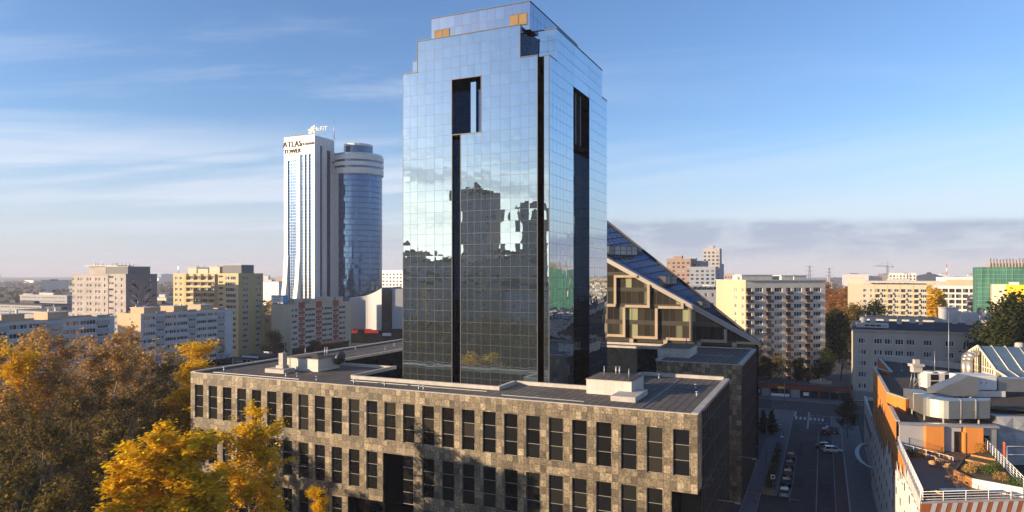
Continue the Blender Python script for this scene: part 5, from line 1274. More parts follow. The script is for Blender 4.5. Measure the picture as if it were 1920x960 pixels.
b = MB(); b.box(5.6,8.2,-.8,.8,48.2,49.9); b.build('counterweight', [M('concrete_block',(.45,.44,.42),.9)], cr)
hd = thing('domed_hall', 'dark domed hall on the horizon right of the crane', 'hall', (xd(1742,1500),1500,0), 0)
b = MB(); b.lathe([(46,0),(46,22),(42,27),(32,33),(18,38),(5,41),(0,41.5)], n=40); b.lathe([(5,41),(4,44),(0,44.5)], n=16); b.build('dome', [roof_blue], hd)
for px, D, h in ((1518,1100,54),(1555,1250,52)):
    tw = thing('power_pylon', 'steel lattice pylon %s on the hazy horizon' % ('right above the cream slab roof' if px < 1540 else 'above the orange autumn trees'), 'pylon', (xd(px,D),D,0), 0, 'distant pylons')
    b = MB()
    for s in (-1,1): b.tube((s*4,0,0),(s*.6,0,h),.45,.25,4)
    for i in range(8):
        z0, z1 = h*i/8, h*(i+1)/8; w0, w1 = 4-3.4*i/8, 4-3.4*(i+1)/8; b.tube((-w0,0,z0),(w1,0,z1),.2,.2,4); b.tube((w0,0,z0),(-w1,0,z1),.2,.2,4)
    for zz in (.72,.84,.96): b.tube((-8,0,h*zz),(8,0,h*zz),.25,.25,4)
    b.build('lattice', [dark_metal], tw)
ms = thing('radio_mast', 'red and white radio mast at the far right horizon', 'mast', (xd(1775,1500),1500,0), 0)
b = MB(); [b.tube((0,0,i*9),(0,0,i*9+9),.9,.9,6,i % 2) for i in range(7)]; b.build('mast', [M('mast_red',(.5,.05,.04),.6), white], ms)
# ------------------------------------------------------------------ the orange and white hotel on the right
orange = M('orange_cladding', (0.58,0.215,0.045), .6, var=.14, scale=.7, streak=True)
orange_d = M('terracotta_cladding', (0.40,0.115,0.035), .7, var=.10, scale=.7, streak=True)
hwhite = M('hotel_white_cladding', (0.58,0.56,0.52), .6, var=.10, scale=.5)
hgrey = M('hotel_grey_panel', (0.33,0.325,0.33), .6, var=.07, scale=.4)
gravel = M('dark_roof_gravel', (0.045,0.038,0.034), 1, var=.5, scale=1.5)
timber = M('orange_timber', (0.38,0.17,0.05), .6, var=.25, scale=1.2); decking = tiles('terrace_decking', [(0.12,0.08,0.065),(0.15,0.10,0.08)], 6, .18, .7, .02, .6, .2, 'xy')
OX = 21.6
hotel = thing('hotel', 'orange and white hotel with roof plant and a furnished corner terrace', 'hotel', (*wor(OX, 0), 0), GROT)
TR = Matrix.Translation((-OX, 0, 0))
def hb(b, name, mats, parent=None): b.xf(TR); return b.build(name, mats, parent or hotel)
def wallseg(b, A, B_, z0, z1, m=0): b.face([(A[0],A[1],z0),(B_[0],B_[1],z0),(B_[0],B_[1],z1),(A[0],A[1],z1)], m)
b = MB()
wallseg(b,(OX,67),(OX,36.6),0,22.3); wallseg(b,(OX,36.6),(OX,33.3),0,20.9); wallseg(b,(OX,33.3),(OX,21.7),0,20.9); wallseg(b,(OX,21.7),(OX,-3.2),0,18.2)
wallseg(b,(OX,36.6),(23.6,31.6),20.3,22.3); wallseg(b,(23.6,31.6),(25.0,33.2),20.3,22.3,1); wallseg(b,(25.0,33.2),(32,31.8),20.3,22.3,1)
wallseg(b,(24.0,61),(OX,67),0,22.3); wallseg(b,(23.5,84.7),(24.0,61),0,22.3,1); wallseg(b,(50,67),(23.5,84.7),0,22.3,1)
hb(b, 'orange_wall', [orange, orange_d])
b = MB(); wallseg(b,(OX-.02,97),(OX-.02,67.2),0,11.8); wallseg(b,(OX-.02,97),(45,97),0,11.8); b.face([(OX,67,11.0),(OX,97,11.0),(45,97,11.0),(45,67,11.0)],1); b.box(OX-.05,OX+.3,67.2,97,11.8,12.0)
hb(b, 'lower_wing', [hwhite, gravel])
# white cladding with pointed tops over the lower storeys
rng = random.Random(33)
b = MB(); yy = -3.2; k = 0
while yy < 66.5:
    w = 2.35; a, c = yy + .06, min(yy + w - .06, 66.8)
    if yy < 8: top = 18.15
    elif yy < 21: top = 17.6 - (yy-8)*.18 + (.6 if k % 2 else -.4)
    elif 21 <= yy < 24.4: yy += w; k += 1; continue
    else: top = (15.0 if yy < 36 else 12.6) + (1.1 if k % 2 else -.6)
    if yy < 8: b.face([(OX-.10,a,0),(OX-.10,c,0),(OX-.10,c,top),(OX-.10,a,top)])
    else:
        m = (a+c)/2; b.face([(OX-.10,a,0),(OX-.10,c,0),(OX-.10,c,top-.9),(OX-.16,m+.3,top),(OX-.16,m-.3,top),(OX-.10,a,top-.9)])
    bulge = .22
    b.face([(OX-.10,a,0),(OX-.10-bulge,(a+c)/2,0),(OX-.10-bulge,(a+c)/2,top-1.1),(OX-.10,a,top-1.2)]); b.face([(OX-.10-bulge,(a+c)/2,0),(OX-.10,c,0),(OX-.10,c,top-1.2),(OX-.10-bulge,(a+c)/2,top-1.1)])
    b.face([(OX-.10,a,top-1.2),(OX-.10-bulge,(a+c)/2,top-1.1),(OX-.10,c,top-1.2)])
    yy += w; k += 1
hb(b, 'white_cladding', [hwhite])
sl = win_mesh(.5,.8,1,1,win_dark,room_glass,.08)
n = 0; yy = -1.0
while yy < 66:
    for f in range(5):
        z = 2.2 + f*3.1 + (1.2 if int(yy/2.35) % 2 else 0)
        if z < 16: put('window', sl, hotel, (-.36, yy, z), R(-90)); n += 1
    yy += 4.7
wd = win_mesh(1.5,1.0,1,1,win_dark,room_glass,.08)
for i in range(12): put('window', sl, hotel, (-.07, 39+i*2.35, 17.2 if i % 2 else 18.6), R(-90))
for i in range(9): put('window', win_mesh(1.4,1.6,1,1,win_dark,room_glass,.08), hotel, (-.07, 69.5+i*3, 7.2), R(-90))
# upper and lower roofs with pale copings
b = MB()
b.face([(x,y,21.8) for x,y in ((OX,36.6),(OX,67),(24,61),(23.5,84.7),(50,67),(50,30),(32,31.8),(25,33.2),(23.6,31.6))])
b.face([(x,y,20.3) for x,y in ((OX,21.7),(OX,36.6),(23.6,31.6),(25,33.2),(32,31.8),(34,29),(33,24.9))])
hb(b, 'roof', [gravel])
def coping_line(pts, z, w=.45, h=.12):
    b = MB()
    for A, B_ in zip(pts[:-1], pts[1:]):
        d = Vector((B_[0]-A[0], B_[1]-A[1])); n_ = Vector((d.y, -d.x)).normalized()*w
        q = [(A[0],A[1]),(B_[0],B_[1]),(B_[0]+n_.x,B_[1]+n_.y),(A[0]+n_.x,A[1]+n_.y)]
        b.prism(q, z, z+h, 0, False, True, True)
    return b
hb(coping_line([(OX,36.6),(OX,67)][::1], 22.3), 'roof_coping', [coping]); hb(coping_line([(24.0,61.2),(23.5,84.7)], 22.3), 'roof_coping', [coping])
hb(coping_line([(23.6,31.6),(OX+.02,36.5)], 22.3, .4), 'roof_coping', [coping]); hb(coping_line([(32,31.8),(25.0,33.2),(23.7,31.7)], 22.31, .3), 'roof_coping', [coping])
hb(coping_line([(OX,22.0),(OX,33)], 20.9), 'roof_coping', [coping]); hb(coping_line([(OX+.2,67.0),(24.0,61.2)], 22.32, .4), 'roof_coping', [coping])
b = MB(); b.prism([(23.5,84.7),(50,67),(49.6,66.4),(23.6,83.8)], 21.7, 22.9, 0); hb(b, 'far_upstand', [coping])
# wall above the terrace: grey and terracotta panels, door
A, B_ = Vector((22.0,21.7)), Vector((33.0,24.9))
def on(t, off=0.0):
    d = (B_-A); n_ = Vector((d.y,-d.x)).normalized(); p = A + d*t + n_*off; return (p.x, p.y)
def panel(name, t0, t1, off, mat, z0=17.3, z1=20.55, back=-.3):
    b = MB(); b.prism([on(t0,off), on(t1,off), on(t1,back), on(t0,back)], z0, z1, 0, False, True); return hb(b, name, [mat])
panel('grey_panel', 0, .255, .0, hgrey); panel('terracotta_panel', .255, .44, .55, orange); panel('grey_panel', .44, .64, .0, hgrey); panel('terracotta_panel', .66, .84, .6, orange); panel('grey_panel', .84, 1.0, .0, M('hotel_sheet_panel',(.42,.42,.42),.35,.6,var=.06))
b = MB(); b.prism([on(.565,.06),on(.635,.06),on(.635,.01),on(.565,.01)], 17.3, 19.9, 0); hb(b, 'door', [dark_glass])
b = MB(); b.prism([on(.642,.7),on(.658,.7),on(.658,.0),on(.642,.0)], 17.3, 19.9, 0); hb(b, 'door_fin', [orange])
b = MB(); b.prism([on(.85,.05),on(.93,.05),on(.93,.01),on(.85,.01)], 17.3, 19.5, 0); hb(b, 'terrace_window', [dark_glass])
b = MB(); b.prism([on(-.01,.1),on(1.0,.65),on(1.0,-.4),on(-.01,-.4)], 20.56, 20.85, 0); hb(b, 'panel_coping', [grey_metal])
# terrace
TA, TB, TC_, TD = (21.6,-3.2), (31.8,2.5), (31.8,24.6), (21.6,21.7)
b = MB(); b.face([(x,y,17.25) for x,y in (TA,TB,TC_,TD)]); hb(b, 'terrace_floor', [decking])
TB2 = (44, 9.3)
b = MB(); wallseg(b, TA, TB2, 0, 17.9, 0); d = (Vector(TB2)-Vector(TA)); Ln = d.length; e = d/Ln; nrm = Vector((e.y,-e.x))
for i in range(13):
    s0 = i*1.05 + .1; q = []
    for s, z in ((s0,14.6),(s0+.52,14.6),(s0+.52+1.0,17.9),(s0+1.0,17.9)):
        if s > Ln: s = Ln
        p = Vector(TA) + e*s + nrm*.02; q.append((p.x,p.y,z))
    b.face(q, 1)
hb(b, 'striped_parapet', [orange_d, hwhite])
b = MB(); b.prism([TA,TB2,tuple(Vector(TB2)-nrm*.35),tuple(Vector(TA)-nrm*.35)], 17.9, 18.05); b.box(OX-.12,OX+.2,-3.0,21.7,18.2,18.32); hb(b, 'parapet_coping', [coping])
def railing(P, Q, z, h, posts, bars, infill=False):
    b = MB(); P, Q = Vector(P), Vector(Q)
    for i in range(posts+1):
        p = P.lerp(Q, i/posts); b.tube((p.x,p.y,z),(p.x,p.y,z+h), .035, .035, 6)
    for j in range(bars):
        zz = z + h*(j+1)/bars; b.tube((P.x,P.y,zz),(Q.x,Q.y,zz), .03 if j == bars-1 else .018, None, 6)
    return hb(b, 'railing', [white])
railing((21.75,-2.9),(21.75,20.8), 18.3, .95, 17, 6); railing(tuple(Vector(TA)+nrm*-.15),tuple(Vector(TB2)-nrm*.15), 18.0, 1.0, 11, 4)
railing((31.7,6),(31.7,24.4), 17.3, 1.9, 13, 7); railing((22.1,20.9),(27.0,16.0), 17.3, 1.0, 4, 2)
# planter bed with timber and white sides
b = MB(); b.prism([(26.2,10.3),(27.4,7.2),(27.6,7.4),(26.4,10.5)], 17.25, 18.2); hb(b, 'timber_planter_side', [timber])
b = MB(); b.prism([(27.4,7.1),(31.5,5.4),(31.6,5.6),(27.5,7.3)], 17.25, 18.25); hb(b, 'white_planter_wall', [hwhite])
b = MB(); b.face([(26.4,10.5,18.05),(27.5,7.3,18.05),(31.6,5.6,18.05),(31.6,23.5,18.05),(28.8,18.5,18.05)]); b.prism([(26.3,10.6),(28.7,18.6),(28.8,18.5),(26.5,10.5)], 17.25, 18.15); hb(b, 'planting_bed', [soil])
b = MB(); b.prism([(28.2,15.8),(31.0,14.0),(31.1,14.2),(28.3,16.0)], 18.06, 18.25); b.prism([(29.2,18.6),(31.4,17.2),(31.5,17.4),(29.3,18.8)], 18.06, 18.25); hb(b, 'bed_edging', [timber])
# lower roof box with slanted metal panels to the right
dia = tiles('zinc_panel', [(0.30,0.31,0.32),(0.34,0.35,0.36),(0.38,0.385,0.39)], 2.0, 2.0, .4, .03, .6, .08, 'sz', spec=.5)
b = MB()
Fc, Bc = (33.8,28.7), (32.0,31.4)
ww = 17.0; dirx = Vector((CT, ST)); Fr = (Fc[0]+dirx.x*ww, Fc[1]+dirx.y*ww)
wallseg(b, Bc, Fc, 15, 21.3, 1)
nx, nz_ = 8, 3
def fpt(i, j, off): p = Vector(Fc) + dirx*(ww*i/nx) + Vector((dirx.y,-dirx.x))*off; return (p.x, p.y, 15 + 6.3*j/nz_)
for i in range(nx):
    for j in range(nz_):
        c_ = fpt(i+.5, j+.5, .14); q = [fpt(i,j,0), fpt(i+1,j,0), fpt(i+1,j+1,0), fpt(i,j+1,0)]
        for k in range(4): b.face([q[k], q[(k+1)%4], c_], 0)
b.face([(*Bc,21.3),(*Fc,21.3),(*Fr,21.3),(Fr[0]-2,Fr[1]+4,21.3)], 1)
hb(b, 'zinc_clad_wall', [dia, galv])
b = MB(); b.face([(31.9,2.6,14.8),(44,9.4,14.8),(50,36,14.8),(33,30,14.8)]); wallseg(b,(31.85,2.5),(31.85,24.6),14.8,17.3); hb(b, 'lower_terrace', [gravel])
b = MB()
for s in (0, 2.2, 4.4): p = Vector((33.2,20.5)) + dirx*s; b.tube((p.x,p.y,14.8),(p.x,p.y,19.2), .06)
for zz in (17.0, 18.2, 19.2): p, q = Vector((33.2,20.5)), Vector((33.2,20.5)) + dirx*6; b.tube((p.x,p.y,zz),(q.x,q.y,zz), .05)
hb(b, 'steel_frame', [grey_metal])
b = MB(); b.box(32.9,33.1,20.9,21.1,15,19.6); hb(b, 'orange_post', [M('orange_red_post',(.55,.12,.03),.5)])
# glazed gable roof at the back
pale_gold = M('pale_frame_paint', (0.72,0.66,0.50), .5, var=.05); gl_roof = M('greenhouse_roof_glass', (0.07,0.115,0.18), .22, .0, var=.15)
A1, A2, A3, A4 = Vector((36.6,71.3,24.9)), Vector((38.0,65.0,27.3)), Vector((39.4,59.5,23.9)), Vector((42.0,54,21.9))
g = MB(); f = MB()
def zt_(t): # roof line along the gable
    return A1.lerp(A2, t/.5) if t < .5 else A2.lerp(A3, (t-.5)/.5)
for i in range(14):
    p, q = zt_(i/14), zt_((i+1)/14); g.face([(p.x,p.y,21.8),(q.x,q.y,21.8),tuple(q),tuple(p)]); f.tube((p.x-.1,p.y,21.8),(p.x-.1,p.y,p.z), .09, .09, 4)
for zz in (22.9, 24.0): f.tube((A1.x-.1,A1.y,zz),(A3.x-.1,A3.y,min(zz,23.8)), .08, .08, 4)
f.tube(A1, A2, .22, .22, 4); f.tube(A2, A3, .22, .22, 4); f.tube((A1.x,A1.y,21.8), A1, .2, .2, 4); f.tube((A3.x,A3.y,21.8), A3, .25, .25, 4); f.tube(A3, A4, .2, .2, 4)
for t in (.3,.6): p = A3.lerp(A4, t); f.tube((p.x,p.y,21.8), p, .12, .12, 4)
g.face([(A3.x+.1,A3.y,21.8),tuple(A4),tuple(A3+Vector((.1,0,0)))])
E1_, E2_, E3_ = Vector((62,66.0,27.3)), Vector((62,59.5,23.9)), Vector((62,54,21.0))
r_ = MB(); r_.face([tuple(A2),tuple(A3),tuple(E2_),tuple(E1_)]); r_.face([tuple(A3),tuple(A4),tuple(E3_),tuple(E2_)]); r_.face([tuple(A1),tuple(A2),tuple(E1_),(62,71.3,24.9)])
for i in range(1, 12):
    a = A2.lerp(E1_, i/12); c = A3.lerp(E2_, i/12); d_ = A4.lerp(E3_, i/12); f.tube(a+Vector((0,0,.08)), c+Vector((0,0,.08)), .10, .10, 4); f.tube(c+Vector((0,0,.08)), d_+Vector((0,0,.08)), .10, .10, 4)
    e_ = A1.lerp(Vector((62,71.3,24.9)), i/12); f.tube(a+Vector((0,0,.08)), e_+Vector((0,0,.08)), .1, .1, 4)
hb(g, 'gable_glazing', [M('gable_glass',(0.16,0.14,0.10),.1,var=.3)]); hb(f, 'gable_frame', [pale_gold]); hb(r_, 'glass_roof', [gl_roof])
# canopy ring over the entrance
b = MB(); N_ = 22
for i in range(N_):
    t0, t1 = math.pi*i/N_, math.pi*(i+1)/N_
    q = lambda t, k: (OX - (2.9-k)*math.sin(t), 71 + (10.3-k*1.2)*math.cos(t))
    b.prism([q(t0,0),q(t1,0),q(t1,.75),q(t0,.75)], 4.2, 4.7, 0, False, True, True)
hb(b, 'entrance_canopy', [grey_metal])

# ---- loose equipment standing on the hotel roof
def at_roof(name, label, cat, x, y, z, rot=0.0, group=None): return thing(name, label, cat, (*wor(x, y), z), rot, group)
ac = at_roof('cooling_unit', 'white cooling unit with dark grilles and round roof fans', 'cooling unit', 27.8, 44.8, 21.8)
b = MB(); b.box(0,3.9,0,2.2,.35,2.6,0); b.box(.05,.2,.1,.2,0,.35); b.box(3.7,3.85,.1,.2,0,.35); b.box(.05,.2,2.0,2.1,0,.35); b.box(3.7,3.85,2.0,2.1,0,.35); b.build('casing', [hwhite], ac)
for x0, x1 in ((.55,1.75),(2.75,3.65)):
    for z0, z1 in ((.5,1.45),(1.6,2.5)): b = MB(); b.box(x0,x1,-.04,-.004,z0,z1); b.build('grille', [black_void], ac)
for x in (1.0,2.9):
    b = MB(); b.tube((x,1.1,2.6),(x,1.1,2.85),.85,.85,20); b.build('fan', [hwhite], ac); 
st = at_roof('flue_stand', 'pale box flue on slim lattice legs standing on the dark roof', 'flue', 26.5, 46.5, 21.8)
b = MB(); b.box(-.7,.7,-.5,.5,2.6,3.5); b.box(-.95,.95,-.7,.7,3.5,3.9); b.box(-.4,.4,-.3,.3,3.9,4.6); b.build('flue_box', [coping], st)
for sx in (-1,1):
    for sy in (-1,1): b = MB(); b.tube((sx*.75,sy*.5,0),(sx*.45,sy*.35,2.6),.05,.05,5); b.build('leg', [grey_metal], st)
b = MB(); b.tube((-.7,-.5,.4),(.6,-.42,1.8),.03); b.tube((.7,-.5,.4),(-.6,-.42,1.8),.03); b.build('brace', [grey_metal], st)
for x, y, h, lab in ((33.3,63.3,11.5,'tall thin aerial mast rising from the dark roof before the tenement'), (26.3,66.6,3.4,'short slim pipe standing near the far roof edge'), (31.0,62,4.6,'middling thin aerial on the dark roof behind the cooling unit')):
    m_ = at_roof('antenna', lab, 'antenna', x, y, 21.8); b = MB(); b.tube((0,0,0),(0,0,h),.07,.04,6); b.build('mast', [grey_metal], m_)
    b = MB(); b.tube((0,0,0),(0,0,.3),.22,.2,8); b.build('foot', [grey_metal], m_)
ah = at_roof('air_handling_unit', 'long white air handling container with bolted doors', 'air handling unit', 31.7, 40.0, 22.9)
b = MB(); b.box(0,5.1,0,3.0,0,2.1); b.build('casing', [M('pale_lilac_container',(.66,.63,.62),.5,var=.04)], ah)
for x0, x1 in ((.1,.75),(.85,2.55),(2.65,3.35),(3.4,4.95)): b = MB(); b.box(x0,x1,-.03,-.004,.1,2.0); b.box(x0+.08,x0+.16,-.06,-.03,.9,1.2,1); b.build('door', [MATS['pale_lilac_container'], dark_metal], ah)
b = MB()
for x in (.3,2.5,4.8): b.box(x-.1,x+.1,.1,2.9,-1.1,0)
b.box(-.3,6.2,-.25,-.1,-1.0,-.15); b.build('steel_base', [hwhite], ah)
for k, ang in enumerate((-8, 0)):
    pass
bd = at_roof('bent_pipe', 'thick silver exhaust pipe bent over into the glazed gable', 'exhaust pipe', 36.3, 62.6, 21.8)
b = MB(); b.path([(0,0,0),(0,0,3.0),(.15,.1,3.6),(.6,.3,4.1),(1.2,.5,4.2),(2.2,.9,4.2)], .55, 12); b.build('pipe', [M('bright_duct_sheet',(.66,.60,.50),.35,.7,var=.05)], bd)
bd2 = at_roof('bent_pipe', 'second bent exhaust pipe just left of the thicker one', 'exhaust pipe', 36.0, 65.6, 21.8)
b = MB(); b.path([(0,0,0),(0,0,2.7),(.2,.1,3.2),(.6,.3,3.6),(1.6,.6,3.7)], .5, 12); b.path([(0,0,.5),(-.5,-1.2,.5),(-.3,-2.4,.5)], .45, 10); b.build('pipe', [MATS['bright_duct_sheet']], bd2)
vf = thing('exhaust_cowl', 'round pale exhaust cowl standing behind the blue glass gable roof', 'exhaust cowl', (xd(1911,126),126,25.4), 0)
b = MB(); b.lathe([(.45,0),(.45,.7),(.75,1.1),(.75,1.8),(.5,2.0),(0,2.0)], n=16); b.build('cowl', [coping], vf)
du = at_roof('ventilation_duct', 'big curved silver ventilation duct on short legs over the lower roof', 'ventilation duct', 26, 28, 20.3)
o2 = loc_(*du.location[:2])
Mi = Matrix.Rotation(GROT,4,'Z') @ Matrix.Translation((-o2[0],-o2[1],0))
outer = [(23.6,34.6),(24.4,30.2),(25.2,27.5)] + [(25.2+1.9*(1-math.cos(t))+.2*i, 27.5-2.0*math.sin(t)*(1 if t < 1.57 else 1)) for i, t in enumerate([j*math.pi/16 for j in range(1, 8)])] + [(29.4,26.3),(32.9,28.2)]
inner = [(33.4,30.6),(29.6,28.8),(27.8,28.6),(26.9,30.0),(25.8,34.4)]
b = MB(); b.prism(outer+inner, .75, 3.1, 0, False, True, True); b.xf(Mi); b.build('duct', [galv], du)
for p in ((24.3,31),(25.4,27.6),(27.4,26.2),(29.4,26.7),(31.6,27.9),(26.8,30.2),(30,29)): b = MB(); b.box(p[0]-.08,p[0]+.08,p[1]-.08,p[1]+.08,0,.75); b.xf(Mi); b.build('leg', [coping], du)
for p, q in (((24.4,30.2),(26.6,30.9)),((25.6,26.9),(27.3,29.2)),((29.4,26.3),(29.5,28.8)),((31.2,27.2),(31.4,29.6))):
    b = MB(); b.tube((*p,3.12),(*q,3.12),.05,.05,4); b.tube((*p,.75),(*p,3.12),.05,.05,4); b.xf(Mi); b.build('seam', [coping], du)
du2 = at_roof('ventilation_duct', 'faceted grey duct leading into the white container', 'ventilation duct', 28.0, 36.5, 21.8)
b = MB(); 
prof = [(0,.3),(0,1.2),(1.5,2.0),(3.4,2.7),(4.6,3.4),(6.0,3.2),(6.0,.6)]
for k, y in enumerate((0,2.4)): b.face([(x,y,z) for x,z in prof], 0)
for p, q in zip(prof, prof[1:]+prof[:1]): b.face([(p[0],0,p[1]),(q[0],0,q[1]),(q[0],2.4,q[1]),(p[0],2.4,p[1])])
b.build('duct', [galv], du2)
b = MB(); b.box(1,1.2,.2,.4,0,1); b.box(5,5.2,.2,.4,0,1); b.build('leg', [coping], du2)
du3 = at_roof('ventilation_duct', 'long grey duct running right from the white container', 'ventilation duct', 36.4, 42.2, 22.6)
b = MB(); b.box(.2,14,0,2.2,0,1.9); b.build('duct', [galv], du3); b = MB(); b.box(1,1.2,.1,.3,-.8,0); b.box(6,6.2,.1,.3,-.8,0); b.build('leg', [coping], du3)

# ---- terrace furniture
wick = M('wicker_weave', (0.52,0.30,0.12), .7, var=.25, scale=6)
def wicker_chair():
    r = thing('wicker_chair', 'wicker tub chair on the hotel terrace', 'chair', (0,0,0), 0, 'wicker chairs on the terrace')
    b = MB(); b.lathe([(0,.42),(.30,.42),(.36,.46),(.36,.38),(.3,.36),(0,.36)], n=14); b.build('seat', [wick], r)
    b = MB(); n = 12
    for i in range(n):
        t0, t1 = R(-110+220*i/n), R(-110+220*(i+1)/n); h0 = .68+.22*math.cos(t0)**2; h1 = .68+.22*math.cos(t1)**2
        P_ = lambda t, rr, z: (-rr*math.cos(t), rr*math.sin(t), z)
        b.face([P_(t0,.36,.4),P_(t1,.36,.4),P_(t1,.44,h1),P_(t0,.44,h0)], 0, True); b.face([P_(t0,.33,.4),P_(t1,.33,.4),P_(t1,.41,h1),P_(t0,.41,h0)], 0, True); b.face([P_(t0,.33,h0),P_(t1,.33,h1),P_(t1,.44,h1),P_(t0,.44,h0)])
    b.build('backrest', [wick], r)
    lm = MB(); lm.tube((0,0,0),(0,0,.38),.02,.02,6); lme = lm.mesh('leg', [dark_metal])
    for sx in (-1,1):
        for sy in (-1,1): put('leg', lme, r, (sx*.22, sy*.22, 0))
    return r
wc = wicker_chair()
for i, (x, y, rot, lab) in enumerate(((24.7,14.4,60,'wicker tub chair left of the round dark table, nearest the railing'), (26.0,13.7,140,'wicker tub chair in front of the round dark table'), (26.6,17.4,250,'wicker tub chair turned to the wall behind the dark table'), (23.7,1.5,20,'wicker tub chair beside the glossy dark table at the front railing'), (25.6,16.6,-20,'wicker tub chair half hidden behind the round dark table'))):
    if i == 0: wc.location = (*wor(x,y),17.25); wc.rotation_euler = (0,0,R(rot)); wc['label'] = lab
    else: copy_tree(wc, (*wor(x,y),17.25), R(rot), None, lab)
tbm = M('dark_glossy_table_top', (0.02,0.022,0.025), .12, var=.1, spec=.7)
def table(x, y, w, d, h, lab, rot=0, top=tbm):
    r = thing('terrace_table', lab, 'table', (*wor(x,y),17.25), R(rot), 'tables on the terrace'); b = MB(); b.box(-w/2,w/2,-d/2,d/2,h-.05,h); b.build('tabletop', [top], r)
    lm = MB(); lm.box(-.025,.025,-.025,.025,0,h-.05); lme = lm.mesh('leg', [dark_metal])
    for sx in (-1,1):
        for sy in (-1,1): put('leg', lme, r, (sx*(w/2-.06), sy*(d/2-.06), 0))
table(25.2,2.6,2.6,1.1,.78,'long glossy dark table just inside the front railing', 3); table(28.9,3.9,2.0,1.0,.78,'smaller dark table in front of the white planter wall', 3)
table(26.0,15.4,1.2,1.2,.74,'dark round edged table between the wicker chairs'); table(26.6,8.4,1.0,.5,1.0,'orange timber bar table against the planter', 24, timber)
for x, y, lab in ((25.7,9.2,'timber bench seat left of the bar table by the planter'),(26.2,7.2,'black framed stool at the orange timber bar table')):
    r = thing('terrace_stool', lab, 'stool', (*wor(x,y),17.25), R(24), 'stools on the terrace'); b = MB(); b.box(-.5,.5,-.25,.25,.42,.48); b.build('seat', [timber], r)
    for sx in (-1,1):
        for sy in (-1,1): b = MB(); b.box(sx*.45-.02,sx*.45+.02,sy*.2-.02,sy*.2+.02,0,.42); b.build('leg', [dark_metal], r)
# ------------------------------------------------------------------ trees
bark = M('dark_bark', (0.055,0.045,0.037), .95, var=.3, scale=2); bark_pale = M('pale_bark', (0.30,0.26,0.21), .9, var=.35, scale=2)
gold_leaf = leafy('golden_leaves', [(0.58,0.33,0.010),(0.78,0.51,0.012),(0.87,0.61,0.025),(0.70,0.42,0.010),(0.84,0.60,0.06)], .35)
rust_leaf = leafy('rusty_leaves', [(0.42,0.22,0.05),(0.54,0.32,0.08),(0.62,0.39,0.12),(0.40,0.24,0.08),(0.50,0.35,0.15)], .3)
olive_leaf = leafy('olive_leaves', [(0.10,0.085,0.025),(0.17,0.125,0.035),(0.28,0.18,0.045),(0.07,0.07,0.02)], .3)
green_leaf = leafy('dark_green_leaves', [(0.022,0.035,0.012),(0.035,0.05,0.016),(0.05,0.06,0.02),(0.07,0.065,0.022)], .2)
orange_leaf = leafy('orange_leaves', [(0.40,0.17,0.03),(0.52,0.25,0.045),(0.34,0.15,0.04)], .3)
hedge_leaf = leafy('bright_green_leaves', [(0.06,0.10,0.02),(0.10,0.15,0.03),(0.16,0.17,0.04)], .3)
conifer = leafy('conifer_needles', [(0.010,0.018,0.014),(0.016,0.026,0.018)], .1)
def grow(seed, h, spread, nlimb=7, levels=3, up=.75, trunk_r=None, crown0=.28, wig=.18):
    """a branching skeleton: list of segments (p, q, r0, r1) and twig ends"""
    rg = random.Random(seed); segs = []; tips = []
    r0 = trunk_r or h*.014
    def branch(p, d, L, r, lv):
        n = 4 if lv == 0 else 3; q = p
        for i in range(n):
            d2 = (d + Vector((rg.gauss(0,wig), rg.gauss(0,wig), rg.gauss(.06,wig*.6)))).normalized()
            nq = q + d2*(L/n); segs.append((q, nq, r*(1-i/n*.55), r*(1-(i+1)/n*.55), lv)); q = nq; d = d2
            if lv < levels and i > 0:
                for _ in range(2 if lv else 1):
                    az = rg.uniform(0, 2*math.pi); side = Vector((math.cos(az), math.sin(az), rg.uniform(.1,.9)))
                    branch(q, (d*.55 + side*.75).normalized(), L*rg.uniform(.42,.62), r*.5, lv+1)
            if lv >= levels-1: tips.append((q, d))
        tips.append((q, d))
    p = Vector((0,0,0)); d = Vector((0,0,1)); n = 7
    for i in range(n):
        nq = p + Vector((rg.gauss(0,.012)*h, rg.gauss(0,.012)*h, h*.80/n)); segs.append((p, nq, r0*(1-i/n*.75), r0*(1-(i+1)/n*.75), 0)); p = nq
        f = (i+1)/n
        if f >= crown0:
            k = max(1, round(nlimb/(n*(1-crown0))))
            for j in range(k):
                az = rg.uniform(0, 2*math.pi); s = spread*(1.05 - .55*f)*rg.uniform(.7,1.15)
                dd = Vector((math.cos(az)*(1-up*.75), math.sin(az)*(1-up*.75), up)).normalized()
                branch(p, dd, s, r0*.45*(1.1-f), 1)
    branch(p, Vector((0,0,1)), h*.20, r0*.22, 1)
    return segs, tips
